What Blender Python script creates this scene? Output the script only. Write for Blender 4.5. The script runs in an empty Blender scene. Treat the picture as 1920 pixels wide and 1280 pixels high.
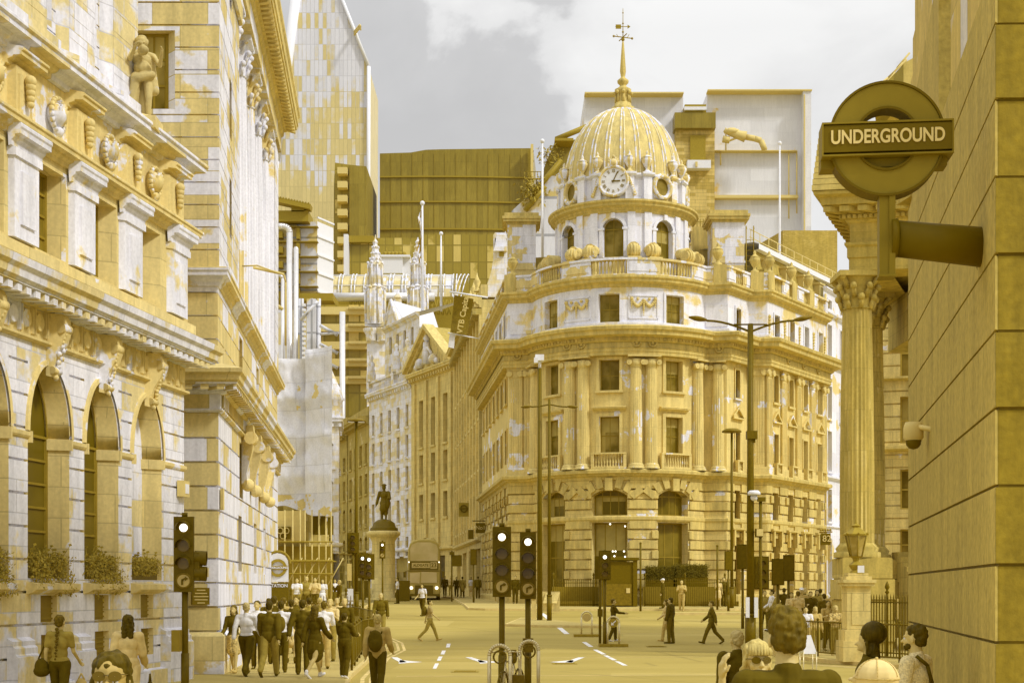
import bpy, bmesh, math, random
from mathutils import Vector, Matrix, noise as mnoise
R = math.radians
random.seed(7)
scene = bpy.context.scene
COL = scene.collection
# ------------------------------------------------------------------ camera
CAMH, HOR, FPX = 2.1, 1105.0, 2700.0
cam = bpy.data.cameras.new("camera"); camo = bpy.data.objects.new("camera", cam); COL.objects.link(camo)
camo.location = (0, 0, CAMH); camo.rotation_euler = (R(90), 0, 0)
cam.sensor_width = 36; cam.lens = FPX/1920*36; cam.shift_y = (HOR-640)/1920
cam.clip_start = .2; cam.clip_end = 3000
scene.camera = camo
def X(px, D): return (px-960)/FPX*D
def Z(py, D): return CAMH+(HOR-py)/FPX*D
# ------------------------------------------------------------------ world
w = bpy.data.worlds.new("World"); scene.world = w; w.use_nodes = True
nt = w.node_tree; nt.nodes.clear()
def N(t, **k):
    n = nt.nodes.new(t)
    for a, b in k.items(): setattr(n, a, b)
    return n
SUN_DIR = Vector((.66, -.36, .72)).normalized()
sky = N('ShaderNodeTexSky', sky_type='NISHITA', sun_disc=False)
sky.sun_elevation = math.asin(SUN_DIR.z); sky.sun_rotation = math.atan2(SUN_DIR.x, SUN_DIR.y)
bw = N('ShaderNodeRGBToBW'); nt.links.new(sky.outputs[0], bw.inputs[0])
mul = N('ShaderNodeMath', operation='MULTIPLY'); mul.inputs[1].default_value = .10; nt.links.new(bw.outputs[0], mul.inputs[0])
tc = N('ShaderNodeTexCoord')
mp = N('ShaderNodeMapping'); mp.inputs['Scale'].default_value = (1, 1, 1.7); nt.links.new(tc.outputs['Generated'], mp.inputs[0])
n1 = N('ShaderNodeTexNoise'); n1.inputs['Scale'].default_value = 5.4; n1.inputs['Detail'].default_value = 9; n1.inputs['Roughness'].default_value = .52
n1.inputs['Distortion'].default_value = .35
nt.links.new(mp.outputs[0], n1.inputs[0])
# the bank of brighter cumulus low in the sky ahead and to the right
dot = N('ShaderNodeVectorMath', operation='DOT_PRODUCT'); dot.inputs[1].default_value = Vector((.19, .93, .27)).normalized()
nt.links.new(tc.outputs['Generated'], dot.inputs[0])
mr = N('ShaderNodeMapRange'); mr.inputs[1].default_value = .955; mr.inputs[2].default_value = .998
mr.inputs[3].default_value = -.13; mr.inputs[4].default_value = .065; nt.links.new(dot.outputs['Value'], mr.inputs[0])
ad = N('ShaderNodeMath', operation='ADD'); nt.links.new(n1.outputs[0], ad.inputs[0]); nt.links.new(mr.outputs[0], ad.inputs[1])
rp = N('ShaderNodeValToRGB'); nt.links.new(ad.outputs[0], rp.inputs[0])
e = rp.color_ramp.elements; e[0].position = .36; e[0].color = (.60, .60, .605, 1); e[1].position = .66; e[1].color = (.97, .97, .965, 1)
q = e.new(.485); q.color = (.65, .65, .655, 1); q = e.new(.525); q.color = (.84, .84, .84, 1)
mx = N('ShaderNodeMix', data_type='RGBA'); mx.inputs[0].default_value = .12
nt.links.new(rp.outputs[0], mx.inputs[6]); nt.links.new(mul.outputs[0], mx.inputs[7])
bg = N('ShaderNodeBackground'); bg.inputs[1].default_value = .90; # an overcast sky is brighter towards the zenith
sx_ = N('ShaderNodeSeparateXYZ'); nt.links.new(tc.outputs['Generated'], sx_.inputs[0])
zm = N('ShaderNodeMapRange'); zm.inputs[1].default_value = .36; zm.inputs[2].default_value = .85; zm.inputs[3].default_value = .9; zm.inputs[4].default_value = 2.1; nt.links.new(sx_.outputs[2], zm.inputs[0])
nt.links.new(zm.outputs[0], bg.inputs[1]); nt.links.new(mx.outputs[2], bg.inputs[0])
out = N('ShaderNodeOutputWorld'); nt.links.new(bg.outputs[0], out.inputs[0])
# ------------------------------------------------------------------ sun
sl = bpy.data.lights.new("sun", 'SUN'); so = bpy.data.objects.new("sun", sl); COL.objects.link(so)
sl.energy = 1.9; sl.angle = R(7); sl.color = (1, .985, .96)
so.rotation_euler = (-SUN_DIR).to_track_quat('-Z', 'Y').to_euler(); so.location = (20, -5, 40)
scene.view_settings.view_transform = 'Standard'; scene.view_settings.look = 'None'
scene.view_settings.exposure = .2; scene.view_settings.gamma = 1

# ------------------------------------------------------------------ ground height
def g(Y):
    if Y < 50: return 0.0
    if Y < 90: return .027*(Y-50)
    return 1.08+.01*(Y-90)
# ------------------------------------------------------------------ materials
def newmat(name):
    m = bpy.data.materials.new(name); m.use_nodes = True
    t = m.node_tree; b = t.nodes['Principled BSDF']
    return m, t, b
def plain(name, c, rough=.7, metal=0, var=.12, scale=6, bump=0, spec=.12, detail=4, stretch=None):
    m, t, b = newmat(name)
    tcn = t.nodes.new('ShaderNodeTexCoord'); nz = t.nodes.new('ShaderNodeTexNoise')
    nz.inputs['Scale'].default_value = scale; nz.inputs['Detail'].default_value = detail
    if stretch:
        mpn = t.nodes.new('ShaderNodeMapping'); mpn.inputs['Scale'].default_value = stretch
        t.links.new(tcn.outputs['Object'], mpn.inputs[0]); t.links.new(mpn.outputs[0], nz.inputs[0])
    else: t.links.new(tcn.outputs['Object'], nz.inputs[0])
    mm = t.nodes.new('ShaderNodeMapRange'); mm.inputs[1].default_value = .3; mm.inputs[2].default_value = .7
    mm.inputs[3].default_value = 1-var; mm.inputs[4].default_value = 1+var; t.links.new(nz.outputs[0], mm.inputs[0])
    vm = t.nodes.new('ShaderNodeVectorMath'); vm.operation = 'SCALE'; vm.inputs[0].default_value = c[:3]
    t.links.new(mm.outputs[0], vm.inputs['Scale']); t.links.new(vm.outputs[0], b.inputs['Base Color'])
    b.inputs['Roughness'].default_value = rough; b.inputs['Metallic'].default_value = metal
    b.inputs['Specular IOR Level'].default_value = spec
    if bump:
        bp = t.nodes.new('ShaderNodeBump'); bp.inputs['Strength'].default_value = bump; bp.inputs['Distance'].default_value = .02
        t.links.new(nz.outputs[0], bp.inputs['Height']); t.links.new(bp.outputs[0], b.inputs['Normal'])
    return m
YE = (.78, .63, .26); PA = (.80, .80, .875); YD = (.56, .41, .09); OL = (.36, .26, .03); DK = (.165, .112, .002)  # PA: highlight tone, YE: shade tone, both put into the stone colour
def stone(name, ye=YE, pa=PA, t0=.55, bw_=1.1, bh=.55, bmix=.5, mortar=.75, ms=.012, nscale=.45, streak=.25, soft=.05, bump=.3, fine=.08, ng=1.5):
    m, t, b = newmat(name); L = t.links.new; n = t.nodes.new
    def math_(op, a, c2=None, v=None):
        q = n('ShaderNodeMath'); q.operation = op
        if hasattr(a, 'is_output'): L(a, q.inputs[0])
        else: q.inputs[0].default_value = a
        if c2 is not None:
            if hasattr(c2, 'is_output'): L(c2, q.inputs[1])
            else: q.inputs[1].default_value = c2
        return q.outputs[0]
    uv = n('ShaderNodeUVMap'); tcn = n('ShaderNodeTexCoord')
    br = n('ShaderNodeTexBrick'); L(uv.outputs[0], br.inputs[0])
    br.inputs['Color1'].default_value = (0, 0, 0, 1); br.inputs['Color2'].default_value = (1, 1, 1, 1); br.inputs['Mortar'].default_value = (.5, .5, .5, 1)
    br.inputs['Scale'].default_value = 1; br.inputs['Brick Width'].default_value = bw_; br.inputs['Row Height'].default_value = bh
    br.inputs['Mortar Size'].default_value = ms; br.inputs['Mortar Smooth'].default_value = .2
    nz = n('ShaderNodeTexNoise'); nz.inputs['Scale'].default_value = nscale; nz.inputs['Detail'].default_value = 7; nz.inputs['Roughness'].default_value = .6
    L(tcn.outputs['Object'], nz.inputs[0])
    bv = math_('MULTIPLY', math_('SUBTRACT', br.outputs[0], .5), bmix)
    v = math_('ADD', math_('MULTIPLY', math_('SUBTRACT', nz.outputs[0], .5), ng), bv); v = math_('ADD', v, .5)
    mr_ = n('ShaderNodeMapRange'); mr_.inputs[1].default_value = t0; mr_.inputs[2].default_value = t0+soft; L(v, mr_.inputs[0])
    mix = n('ShaderNodeMix'); mix.data_type = 'RGBA'; L(mr_.outputs[0], mix.inputs[0])
    mix.inputs[6].default_value = (*ye, 1); mix.inputs[7].default_value = (*pa, 1)
    # weather streaks, fine grain, joints
    mpn = n('ShaderNodeMapping'); mpn.inputs['Scale'].default_value = (2.2, 2.2, .35); L(tcn.outputs['Object'], mpn.inputs[0])
    ns = n('ShaderNodeTexNoise'); ns.inputs['Scale'].default_value = 1.6; ns.inputs['Detail'].default_value = 8; ns.inputs['Roughness'].default_value = .65; L(mpn.outputs[0], ns.inputs[0])
    ms_ = n('ShaderNodeMapRange'); ms_.inputs[1].default_value = .35; ms_.inputs[2].default_value = .72; ms_.inputs[3].default_value = 1.06; ms_.inputs[4].default_value = 1-streak; L(ns.outputs[0], ms_.inputs[0])
    nf = n('ShaderNodeTexNoise'); nf.inputs['Scale'].default_value = 14; nf.inputs['Detail'].default_value = 6; L(tcn.outputs['Object'], nf.inputs[0])
    mf = n('ShaderNodeMapRange'); mf.inputs[1].default_value = .3; mf.inputs[2].default_value = .7; mf.inputs[3].default_value = 1-fine; mf.inputs[4].default_value = 1+fine; L(nf.outputs[0], mf.inputs[0])
    bd = math_('ADD', math_('MULTIPLY', br.outputs[0], .14), .93)
    mo = math_('SUBTRACT', 1.0, math_('MULTIPLY', br.outputs['Fac'], 1-mortar))
    k = math_('MULTIPLY', math_('MULTIPLY', ms_.outputs[0], mf.outputs[0]), math_('MULTIPLY', mo, bd))
    vm = n('ShaderNodeVectorMath'); vm.operation = 'SCALE'; L(mix.outputs[2], vm.inputs[0]); L(k, vm.inputs['Scale'])
    L(vm.outputs[0], b.inputs['Base Color']); b.inputs['Roughness'].default_value = .85; b.inputs['Specular IOR Level'].default_value = .2
    bp = n('ShaderNodeBump'); bp.inputs['Strength'].default_value = bump; bp.inputs['Distance'].default_value = .03
    hh = math_('SUBTRACT', math_('MULTIPLY', nf.outputs[0], .3), br.outputs['Fac']); L(hh, bp.inputs['Height']); L(bp.outputs[0], b.inputs['Normal'])
    return m
def emis(name, c, s):
    m, t, b = newmat(name); b.inputs['Base Color'].default_value = (*c, 1)
    b.inputs['Emission Color'].default_value = (*c, 1); b.inputs['Emission Strength'].default_value = s
    nz = t.nodes.new('ShaderNodeTexNoise'); nz.inputs['Scale'].default_value = 30
    mm = t.nodes.new('ShaderNodeMapRange'); mm.inputs[3].default_value = s*.85; mm.inputs[4].default_value = s*1.1
    t.links.new(nz.outputs[0], mm.inputs[0]); t.links.new(mm.outputs[0], b.inputs['Emission Strength'])
    return m
def glassmat(name, c, c2, rough=.12, scale=.9, spec=.5):
    m, t, b = newmat(name); n = t.nodes.new
    tcn = n('ShaderNodeTexCoord'); nz = n('ShaderNodeTexNoise'); nz.inputs['Scale'].default_value = scale; nz.inputs['Detail'].default_value = 3
    t.links.new(tcn.outputs['Object'], nz.inputs[0])
    rp_ = n('ShaderNodeValToRGB'); rp_.color_ramp.elements[0].position = .42; rp_.color_ramp.elements[1].position = .62
    rp_.color_ramp.elements[0].color = (*c, 1); rp_.color_ramp.elements[1].color = (*c2, 1)
    t.links.new(nz.outputs[0], rp_.inputs[0]); t.links.new(rp_.outputs[0], b.inputs['Base Color'])
    b.inputs['Roughness'].default_value = rough; b.inputs['Specular IOR Level'].default_value = spec
    return m
M = {}
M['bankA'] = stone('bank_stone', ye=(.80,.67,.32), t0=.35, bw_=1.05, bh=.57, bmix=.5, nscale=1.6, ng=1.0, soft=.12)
M['bankshade'] = stone('bank_stone_shade_tone', ye=(.74,.60,.25), t0=.78, bw_=1.05, bh=.57, bmix=.3, nscale=1.2, streak=.2)  # yellower copy of the bank stone: shade of the reveals painted in
M['banklit'] = stone('bank_stone_lit_tone', ye=(.80,.67,.32), t0=.30, bw_=3, bh=4, bmix=.1, ms=.004, nscale=1.3, soft=.1)  # paler copy: sunlit tone of the pier fronts painted in
M['bankAtrim'] = stone('bank_trim_stone', t0=.58, bw_=3, bh=4, bmix=.1, ms=.004, nscale=1.1)
M['bankBlit'] = stone('bank_side_stone_lit', ye=(.76,.62,.26), t0=.34, bw_=1.3, bh=.57, bmix=.5, nscale=1.6, ng=1.0, soft=.12)  # paler copy: sunlight on the street side put into the colour
M['bankB'] = stone('bank_stone_shade_yellow', ye=(.76,.62,.26), t0=.60, bw_=1.3, bh=.57, bmix=.7, nscale=.9, ng=1.0)  # yellower copy: the front wall's shade put into the colour; trim shares it
M['domelow'] = stone('portland_weathered', ye=(.75,.595,.21), t0=.76, bw_=1.6, bh=.62, bmix=.45, nscale=.6, streak=.35)
M['domeband'] = stone('portland_band', ye=(.69,.54,.17), t0=.95, bw_=4, bh=8, bmix=.1, ms=.004, nscale=.6, streak=.4)
M['domemid'] = stone('portland_column_stone', ye=(.77,.615,.225), t0=.70, bw_=2.2, bh=1.1, bmix=.3, ms=.006, nscale=.8, streak=.28)
M['domehi'] = stone('portland_highlight_tone', soft=.12, t0=.33, bw_=2.2, bh=1.0, bmix=.2, ms=.006, nscale=.5, streak=.16)  # bright highlight tone of the upper storeys put into the stone colour
M['domehi2'] = stone('portland_highlight_patchy', t0=.50, bw_=1.4, bh=.6, bmix=.5, ms=.008, nscale=.9, streak=.25)  # same painted highlight tone, broken into patches
M['lead'] = stone('dome_lead', ye=(.72,.58,.22), t0=.80, bw_=9, bh=1.8, bmix=.1, ms=.006, nscale=1.6, streak=.35)
M['leadrib'] = stone('dome_rib_lead', ye=(.80,.68,.36), t0=.48, bw_=9, bh=9, bmix=0, ms=.001, nscale=2.2, streak=.2)
M['whiteb'] = stone('white_render', t0=.36, bw_=6, bh=3, bmix=.1, ms=.004, nscale=.4, streak=.12)
M['rowstone'] = stone('street_stone', ye=(.76,.61,.22), t0=.92, bw_=1.4, bh=.5, bmix=.3, nscale=.4, streak=.35)
M['rowpale'] = stone('pale_street_stone', ye=(.80,.68,.36), t0=.36, bw_=1.4, bh=.5, bmix=.25, nscale=.8, streak=.2, soft=.2, ng=1.1)
M['rowdark'] = stone('sooty_and_shaded_stone', ye=(.54,.42,.11), pa=(.66,.55,.25), t0=.72, bw_=1.2, bh=.5, bmix=.4, nscale=.7, streak=.4)  # sooty street fronts; also paints shade on the portico's rear column and ceiling
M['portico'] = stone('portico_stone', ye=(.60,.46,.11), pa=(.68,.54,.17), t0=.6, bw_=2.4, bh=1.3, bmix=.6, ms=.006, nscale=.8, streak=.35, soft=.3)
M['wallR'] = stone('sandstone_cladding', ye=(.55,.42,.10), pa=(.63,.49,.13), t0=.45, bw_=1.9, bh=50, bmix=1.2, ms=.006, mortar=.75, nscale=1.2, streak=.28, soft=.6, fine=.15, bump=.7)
M['wallRshade'] = stone('shaded_sandstone_cladding', ye=(.33,.235,.02), pa=(.38,.275,.03), t0=.45, bw_=1.9, bh=50, bmix=1.2, ms=.006, mortar=.75, nscale=2.2, streak=.35, soft=.6, fine=.15, bump=.7)  # darker copy of the cladding: shade of the front face painted in
M['brick'] = stone('olive_brick', ye=(.50,.36,.07), pa=(.58,.43,.11), t0=.55, bw_=.225, bh=.075, bmix=.6, mortar=1.15, ms=.008, nscale=.8, soft=.4)
M['panel'] = stone('pale_concrete_panel', ye=(.80,.60,.18), pa=(.76,.76,.79), t0=.22, bw_=3.5, bh=1.6, bmix=.12, ms=.02, mortar=.95, nscale=.12, streak=.06)
M['slate'] = plain('slate', (.46,.35,.08), .6, var=.2, scale=3, bump=.3)
M['roofy'] = plain('lead_roof', (.64,.51,.18), .6, var=.15, scale=1.5)
M['glass'] = glassmat('window_glass', (.17,.12,.008), (.34,.25,.05), rough=.35, spec=.12)
M['glassbig'] = glassmat('shop_glass', (.15,.105,.004), (.25,.18,.02), scale=.5, rough=.3, spec=.12)
M['frame'] = plain('window_frame_paint', (.48,.36,.07), .5, var=.1)
M['framed'] = plain('dark_window_frame', (.30,.21,.02), .5, var=.1)
M['dark'] = plain('black_paint', DK, .45, var=.12, scale=12)
M['darkm'] = plain('dark_bronze', (.22,.15,.01), .5, var=.2, scale=9)
M['olive'] = plain('olive_paint', OL, .5, var=.1)
M['white'] = plain('white_paint', (.82,.82,.84), .5, var=.05)
M['yellowp'] = plain('ochre_paint', (.72,.575,.21), .6, var=.06)
M['steel'] = plain('brushed_steel', (.74,.64,.36), .32, metal=.45, var=.1, scale=18)
M['pipe'] = plain('polished_duct', (.82,.80,.78), .3, metal=.4, var=.06, scale=2)
M['blind'] = plain('window_blind', (.42,.325,.085), .7, var=.12, scale=2)
# ------------------------------------------------------------------ objects
def tag(o, label=None, cat=None, group=None, kind=None):
    if label: o['label'] = label
    if cat: o['category'] = cat
    if group: o['group'] = group
    if kind: o['kind'] = kind
    return o
def thing(name, label, cat, loc=(0,0,0), rz=0, group=None):
    o = bpy.data.objects.new(name, None); COL.objects.link(o)
    o.empty_display_size = .2; o.location = loc; o.rotation_euler = (0, 0, rz)
    return tag(o, label, cat, group)
def dup(o, parent=None, data=False):
    c = o.copy(); COL.objects.link(c)
    if parent is not None: c.parent = parent
    for ch in list(o.children): dup(ch, c)
    return c
def rootloc(p):
    while p.parent: p = p.parent
    return p.location
class MB:
    def __init__(s): s.v = []; s.f = []; s.uv = []; s.smooth = []
    def face(s, pts, uvs=None, sm=False):
        i = len(s.v); s.v.extend([tuple(p) for p in pts]); s.f.append(tuple(range(i, i+len(pts)))); s.smooth.append(sm)
        if uvs is None:
            P = [Vector(p) for p in pts]; nn = (P[1]-P[0]).cross(P[-1]-P[0])
            if nn.length < 1e-12: nn = Vector((0,0,1))
            nn.normalize()
            if abs(nn.z) > .75: uvs = [(p.x, p.y) for p in P]
            else:
                t = Vector((-nn.y, nn.x, 0))
                if t.length < 1e-6: t = Vector((1,0,0))
                t.normalize(); uvs = [(p.dot(t), p.z) for p in P]
        s.uv.append(uvs)
    def grid(s, rows, closed=False, sm=True):
        for a in range(len(rows)-1):
            r0, r1 = rows[a], rows[a+1]; m = len(r0); k = m if closed else m-1
            for i in range(k):
                j = (i+1) % m
                s.face([r0[i], r0[j], r1[j], r1[i]], sm=sm)
    def box(s, x0, x1, y0, y1, z0, z1, mat=None):
        c = [Vector((x, y, z)) for z in (z0, z1) for y in (y0, y1) for x in (x0, x1)]
        if mat: c = [mat @ p for p in c]
        for f in ((0,2,3,1),(4,5,7,6),(0,1,5,4),(1,3,7,5),(3,2,6,7),(2,0,4,6)): s.face([c[i] for i in f])
    def cyl(s, p0, p1, r0, r1=None, n=10, cap=True, sm=True):
        p0 = Vector(p0); p1 = Vector(p1); r1 = r0 if r1 is None else r1
        d = (p1-p0).normalized(); a = d.orthogonal().normalized(); b = d.cross(a)
        A = [p0+(a*math.cos(t)+b*math.sin(t))*r0 for t in [2*math.pi*i/n for i in range(n)]]
        B = [p1+(a*math.cos(t)+b*math.sin(t))*r1 for t in [2*math.pi*i/n for i in range(n)]]
        for i in range(n):
            j = (i+1) % n; s.face([A[i], A[j], B[j], B[i]], sm=sm)
        if cap: s.face(A[::-1]); s.face(B)
    def tube(s, pts, r, n=8):
        for a, b in zip(pts[:-1], pts[1:]): s.cyl(a, b, r, n=n)
    def lathe(s, prof, c=(0,0,0), n=16, a0=0, a1=360, sm=True, mat=None):
        rows = []; full = abs(a1-a0) >= 360; k = n if full else n+1
        for r, z in prof:
            row = []
            for i in range(k):
                t = R(a0+(a1-a0)*i/n); p = Vector((r*math.cos(t), r*math.sin(t), z))
                if mat: p = mat @ p
                row.append(p+Vector(c))
            rows.append(row)
        s.grid(rows, closed=full, sm=sm)
    def ball(s, c, r, n=10, sc=(1,1,1)):
        prof = [(math.sin(math.pi*i/n), -math.cos(math.pi*i/n)) for i in range(n+1)]
        rows = []
        for rr, z in prof: rows.append([Vector((c[0]+r*sc[0]*rr*math.cos(2*math.pi*j/n), c[1]+r*sc[1]*rr*math.sin(2*math.pi*j/n), c[2]+r*sc[2]*z)) for j in range(n)])
        s.grid(rows, closed=True)
    # --- along a plan path
    def pcuts(s, path, s0, s1): return [s0]+[q for q in path.S if s0+1e-4 < q < s1-1e-4]+[s1]
    def pbox(s, path, s0, s1, n0, n1, z0, z1):
        cu = s.pcuts(path, s0, s1)
        for a, b in zip(cu[:-1], cu[1:]):
            P = lambda q, n_, z: path.pt(q, n_, z)
            s.face([P(a,n1,z0),P(b,n1,z0),P(b,n1,z1),P(a,n1,z1)], [(a,z0),(b,z0),(b,z1),(a,z1)])
            s.face([P(a,n1,z1),P(b,n1,z1),P(b,n0,z1),P(a,n0,z1)], [(a,0),(b,0),(b,n1-n0),(a,n1-n0)])
            s.face([P(a,n0,z0),P(b,n0,z0),P(b,n1,z0),P(a,n1,z0)], [(a,0),(b,0),(b,n1-n0),(a,n1-n0)])
            s.face([P(b,n0,z0),P(a,n0,z0),P(a,n0,z1),P(b,n0,z1)])
        for q, fl in ((s0, 0), (s1, 1)):
            f = [path.pt(q,n0,z0),path.pt(q,n1,z0),path.pt(q,n1,z1),path.pt(q,n0,z1)]
            s.face(f[::-1] if fl else f)
    def sweep(s, path, prof, s0=None, s1=None, caps=True):
        s0 = 0 if s0 is None else s0; s1 = path.L if s1 is None else s1
        cu = s.pcuts(path, s0, s1)
        for a, b in zip(cu[:-1], cu[1:]):
            v = 0
            for (na, za), (nb, zb) in zip(prof[:-1], prof[1:]):
                dv = math.hypot(nb-na, zb-za)
                s.face([path.pt(a,na,za),path.pt(b,na,za),path.pt(b,nb,zb),path.pt(a,nb,zb)], [(a,v),(b,v),(b,v+dv),(a,v+dv)]); v += dv
        if caps:
            s.face([path.pt(s0,n_,z) for n_, z in prof][::-1]); s.face([path.pt(s1,n_,z) for n_, z in prof])
    def wall(s, path, s0, s1, z0, z1, ops=(), n=0, gro=(), gd=.05, gh=.05, depth=.35, rev=True, face=True):
        S = sorted(set([round(q, 4) for q in s.pcuts(path, s0, s1)]+[round(q, 4) for o in ops for q in (o['s0'], o['s1']) if s0 < q < s1]))
        gz = [(q, q+gh) for q in gro if z0+.02 < q < z1-.02-gh]
        Zs = sorted(set([z0, z1]+[q for o in ops for q in (o['z0'], o['z1']) if z0 < q < z1]+[q for p in gz for q in p]))
        for a, b in (zip(S[:-1], S[1:]) if face else ()):
            cs = (a+b)/2
            for c, d in zip(Zs[:-1], Zs[1:]):
                cz = (c+d)/2
                if any(o['s0'] < cs < o['s1'] and o['z0'] < cz < o['z1'] for o in ops): continue
                isg = any(p[0] < cz < p[1] for p in gz); m_ = n-gd if isg else n
                s.face([path.pt(a,m_,c),path.pt(b,m_,c),path.pt(b,m_,d),path.pt(a,m_,d)], [(a,c),(b,c),(b,d),(a,d)])
                if isg:
                    s.face([path.pt(a,n,c),path.pt(b,n,c),path.pt(b,m_,c),path.pt(a,m_,c)])
                    s.face([path.pt(a,m_,d),path.pt(b,m_,d),path.pt(b,n,d),path.pt(a,n,d)])
        for o in ops:
            d = o.get('depth', depth); a, b = o['s0'], o['s1']; zb, zt = o['z0'], o['z1']; rise = o.get('rise', 0); zs = zt-rise
            if rev: s.face([path.pt(a,n-d,zb),path.pt(a,n,zb),path.pt(a,n,zs),path.pt(a,n-d,zs)][::-1])
            if rev: s.face([path.pt(b,n-d,zb),path.pt(b,n,zb),path.pt(b,n,zs),path.pt(b,n-d,zs)])
            if rev: s.face([path.pt(a,n-d,zb),path.pt(b,n-d,zb),path.pt(b,n,zb),path.pt(a,n,zb)][::-1])
            cv = archpts(a, b, zs, rise)
            for (sa, za), (sb, zb2) in zip(cv[:-1], cv[1:]):
                if rev: s.face([path.pt(sa,n,za),path.pt(sb,n,zb2),path.pt(sb,n-d,zb2),path.pt(sa,n-d,za)], sm=rise > 0)
                if rise > 0 and face: s.face([path.pt(sa,n,za),path.pt(sa,n,zt),path.pt(sb,n,zt),path.pt(sb,n,zb2)][::-1], [(sa,za),(sa,zt),(sb,zt),(sb,zb2)][::-1])
    def build(s, name, mat, parent=None, smooth=None):
        off = Vector((0,0,0)) if parent is None else rootloc(parent)
        me = bpy.data.meshes.new(name)
        me.from_pydata([(x-off.x, y-off.y, z-off.z) for x, y, z in s.v] if off.length > 0 else s.v, [], s.f)
        uvl = me.uv_layers.new(name='UVMap'); k = 0; fl = []
        for u in s.uv:
            for p in u: fl.extend(p)
        uvl.data.foreach_set('uv', fl)
        me.polygons.foreach_set('use_smooth', s.smooth if smooth is None else [smooth]*len(s.f))
        me.validate()
        if any(s.smooth):
            bm = bmesh.new(); bm.from_mesh(me); bmesh.ops.remove_doubles(bm, verts=bm.verts, dist=1e-4); bm.to_mesh(me); bm.free()
        me.materials.append(mat)
        o = bpy.data.objects.new(name, me); COL.objects.link(o)
        if parent is not None: o.parent = parent
        return o
def archpts(a, b, zs, rise, k=12):
    if rise <= 0: return [(a, zs), (b, zs)]
    r = []; c = (a+b)/2; h = (b-a)/2
    if rise >= h*.75:
        for i in range(k+1):
            t = math.pi*(1-i/k); r.append((c+h*math.cos(t), zs+rise*math.sin(t)))
    else:
        Rr = (h*h+rise*rise)/(2*rise); th = math.asin(h/Rr)
        for i in range(k+1):
            t = -th+2*th*i/k; r.append((c+Rr*math.sin(t), zs+rise-Rr+Rr*math.cos(t)))
    return r
class Path:
    def __init__(s, pts, closed=False):
        s.P = [Vector((p[0], p[1])) for p in pts]; s.S = [0]
        for a, b in zip(s.P[:-1], s.P[1:]): s.S.append(s.S[-1]+(b-a).length)
        s.L = s.S[-1]; s.M = []
        k = len(s.P)
        for i in range(k):
            ns = []
            if i > 0: d = (s.P[i]-s.P[i-1]).normalized(); ns.append(Vector((d.y, -d.x)))
            if i < k-1: d = (s.P[i+1]-s.P[i]).normalized(); ns.append(Vector((d.y, -d.x)))
            if len(ns) == 1: s.M.append(ns[0])
            else:
                m = (ns[0]+ns[1]).normalized(); s.M.append(m/max(.3, m.dot(ns[0])))
    def pt(s, q, n=0, z=0):
        i = 0
        while i < len(s.S)-2 and q > s.S[i+1]: i += 1
        t = (q-s.S[i])/(s.S[i+1]-s.S[i])
        a = s.P[i]+s.M[i]*n; b = s.P[i+1]+s.M[i+1]*n; p = a+(b-a)*t
        return Vector((p.x, p.y, z))
    def nrm(s, q):
        i = 0
        while i < len(s.S)-2 and q > s.S[i+1]: i += 1
        d = (s.P[i+1]-s.P[i]).normalized(); return Vector((d.y, -d.x, 0))
    def at(s, px, n=0, i=0):
        """arc length where the line of segment i offset by n is seen at photo column px"""
        a = s.P[i]; d = (s.P[i+1]-a).normalized(); nn = Vector((d.y, -d.x)); a = a+nn*n; k = (px-960)/FPX
        t = (k*a.y-a.x)/(d.x-k*d.y); return s.S[i]+t
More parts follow.
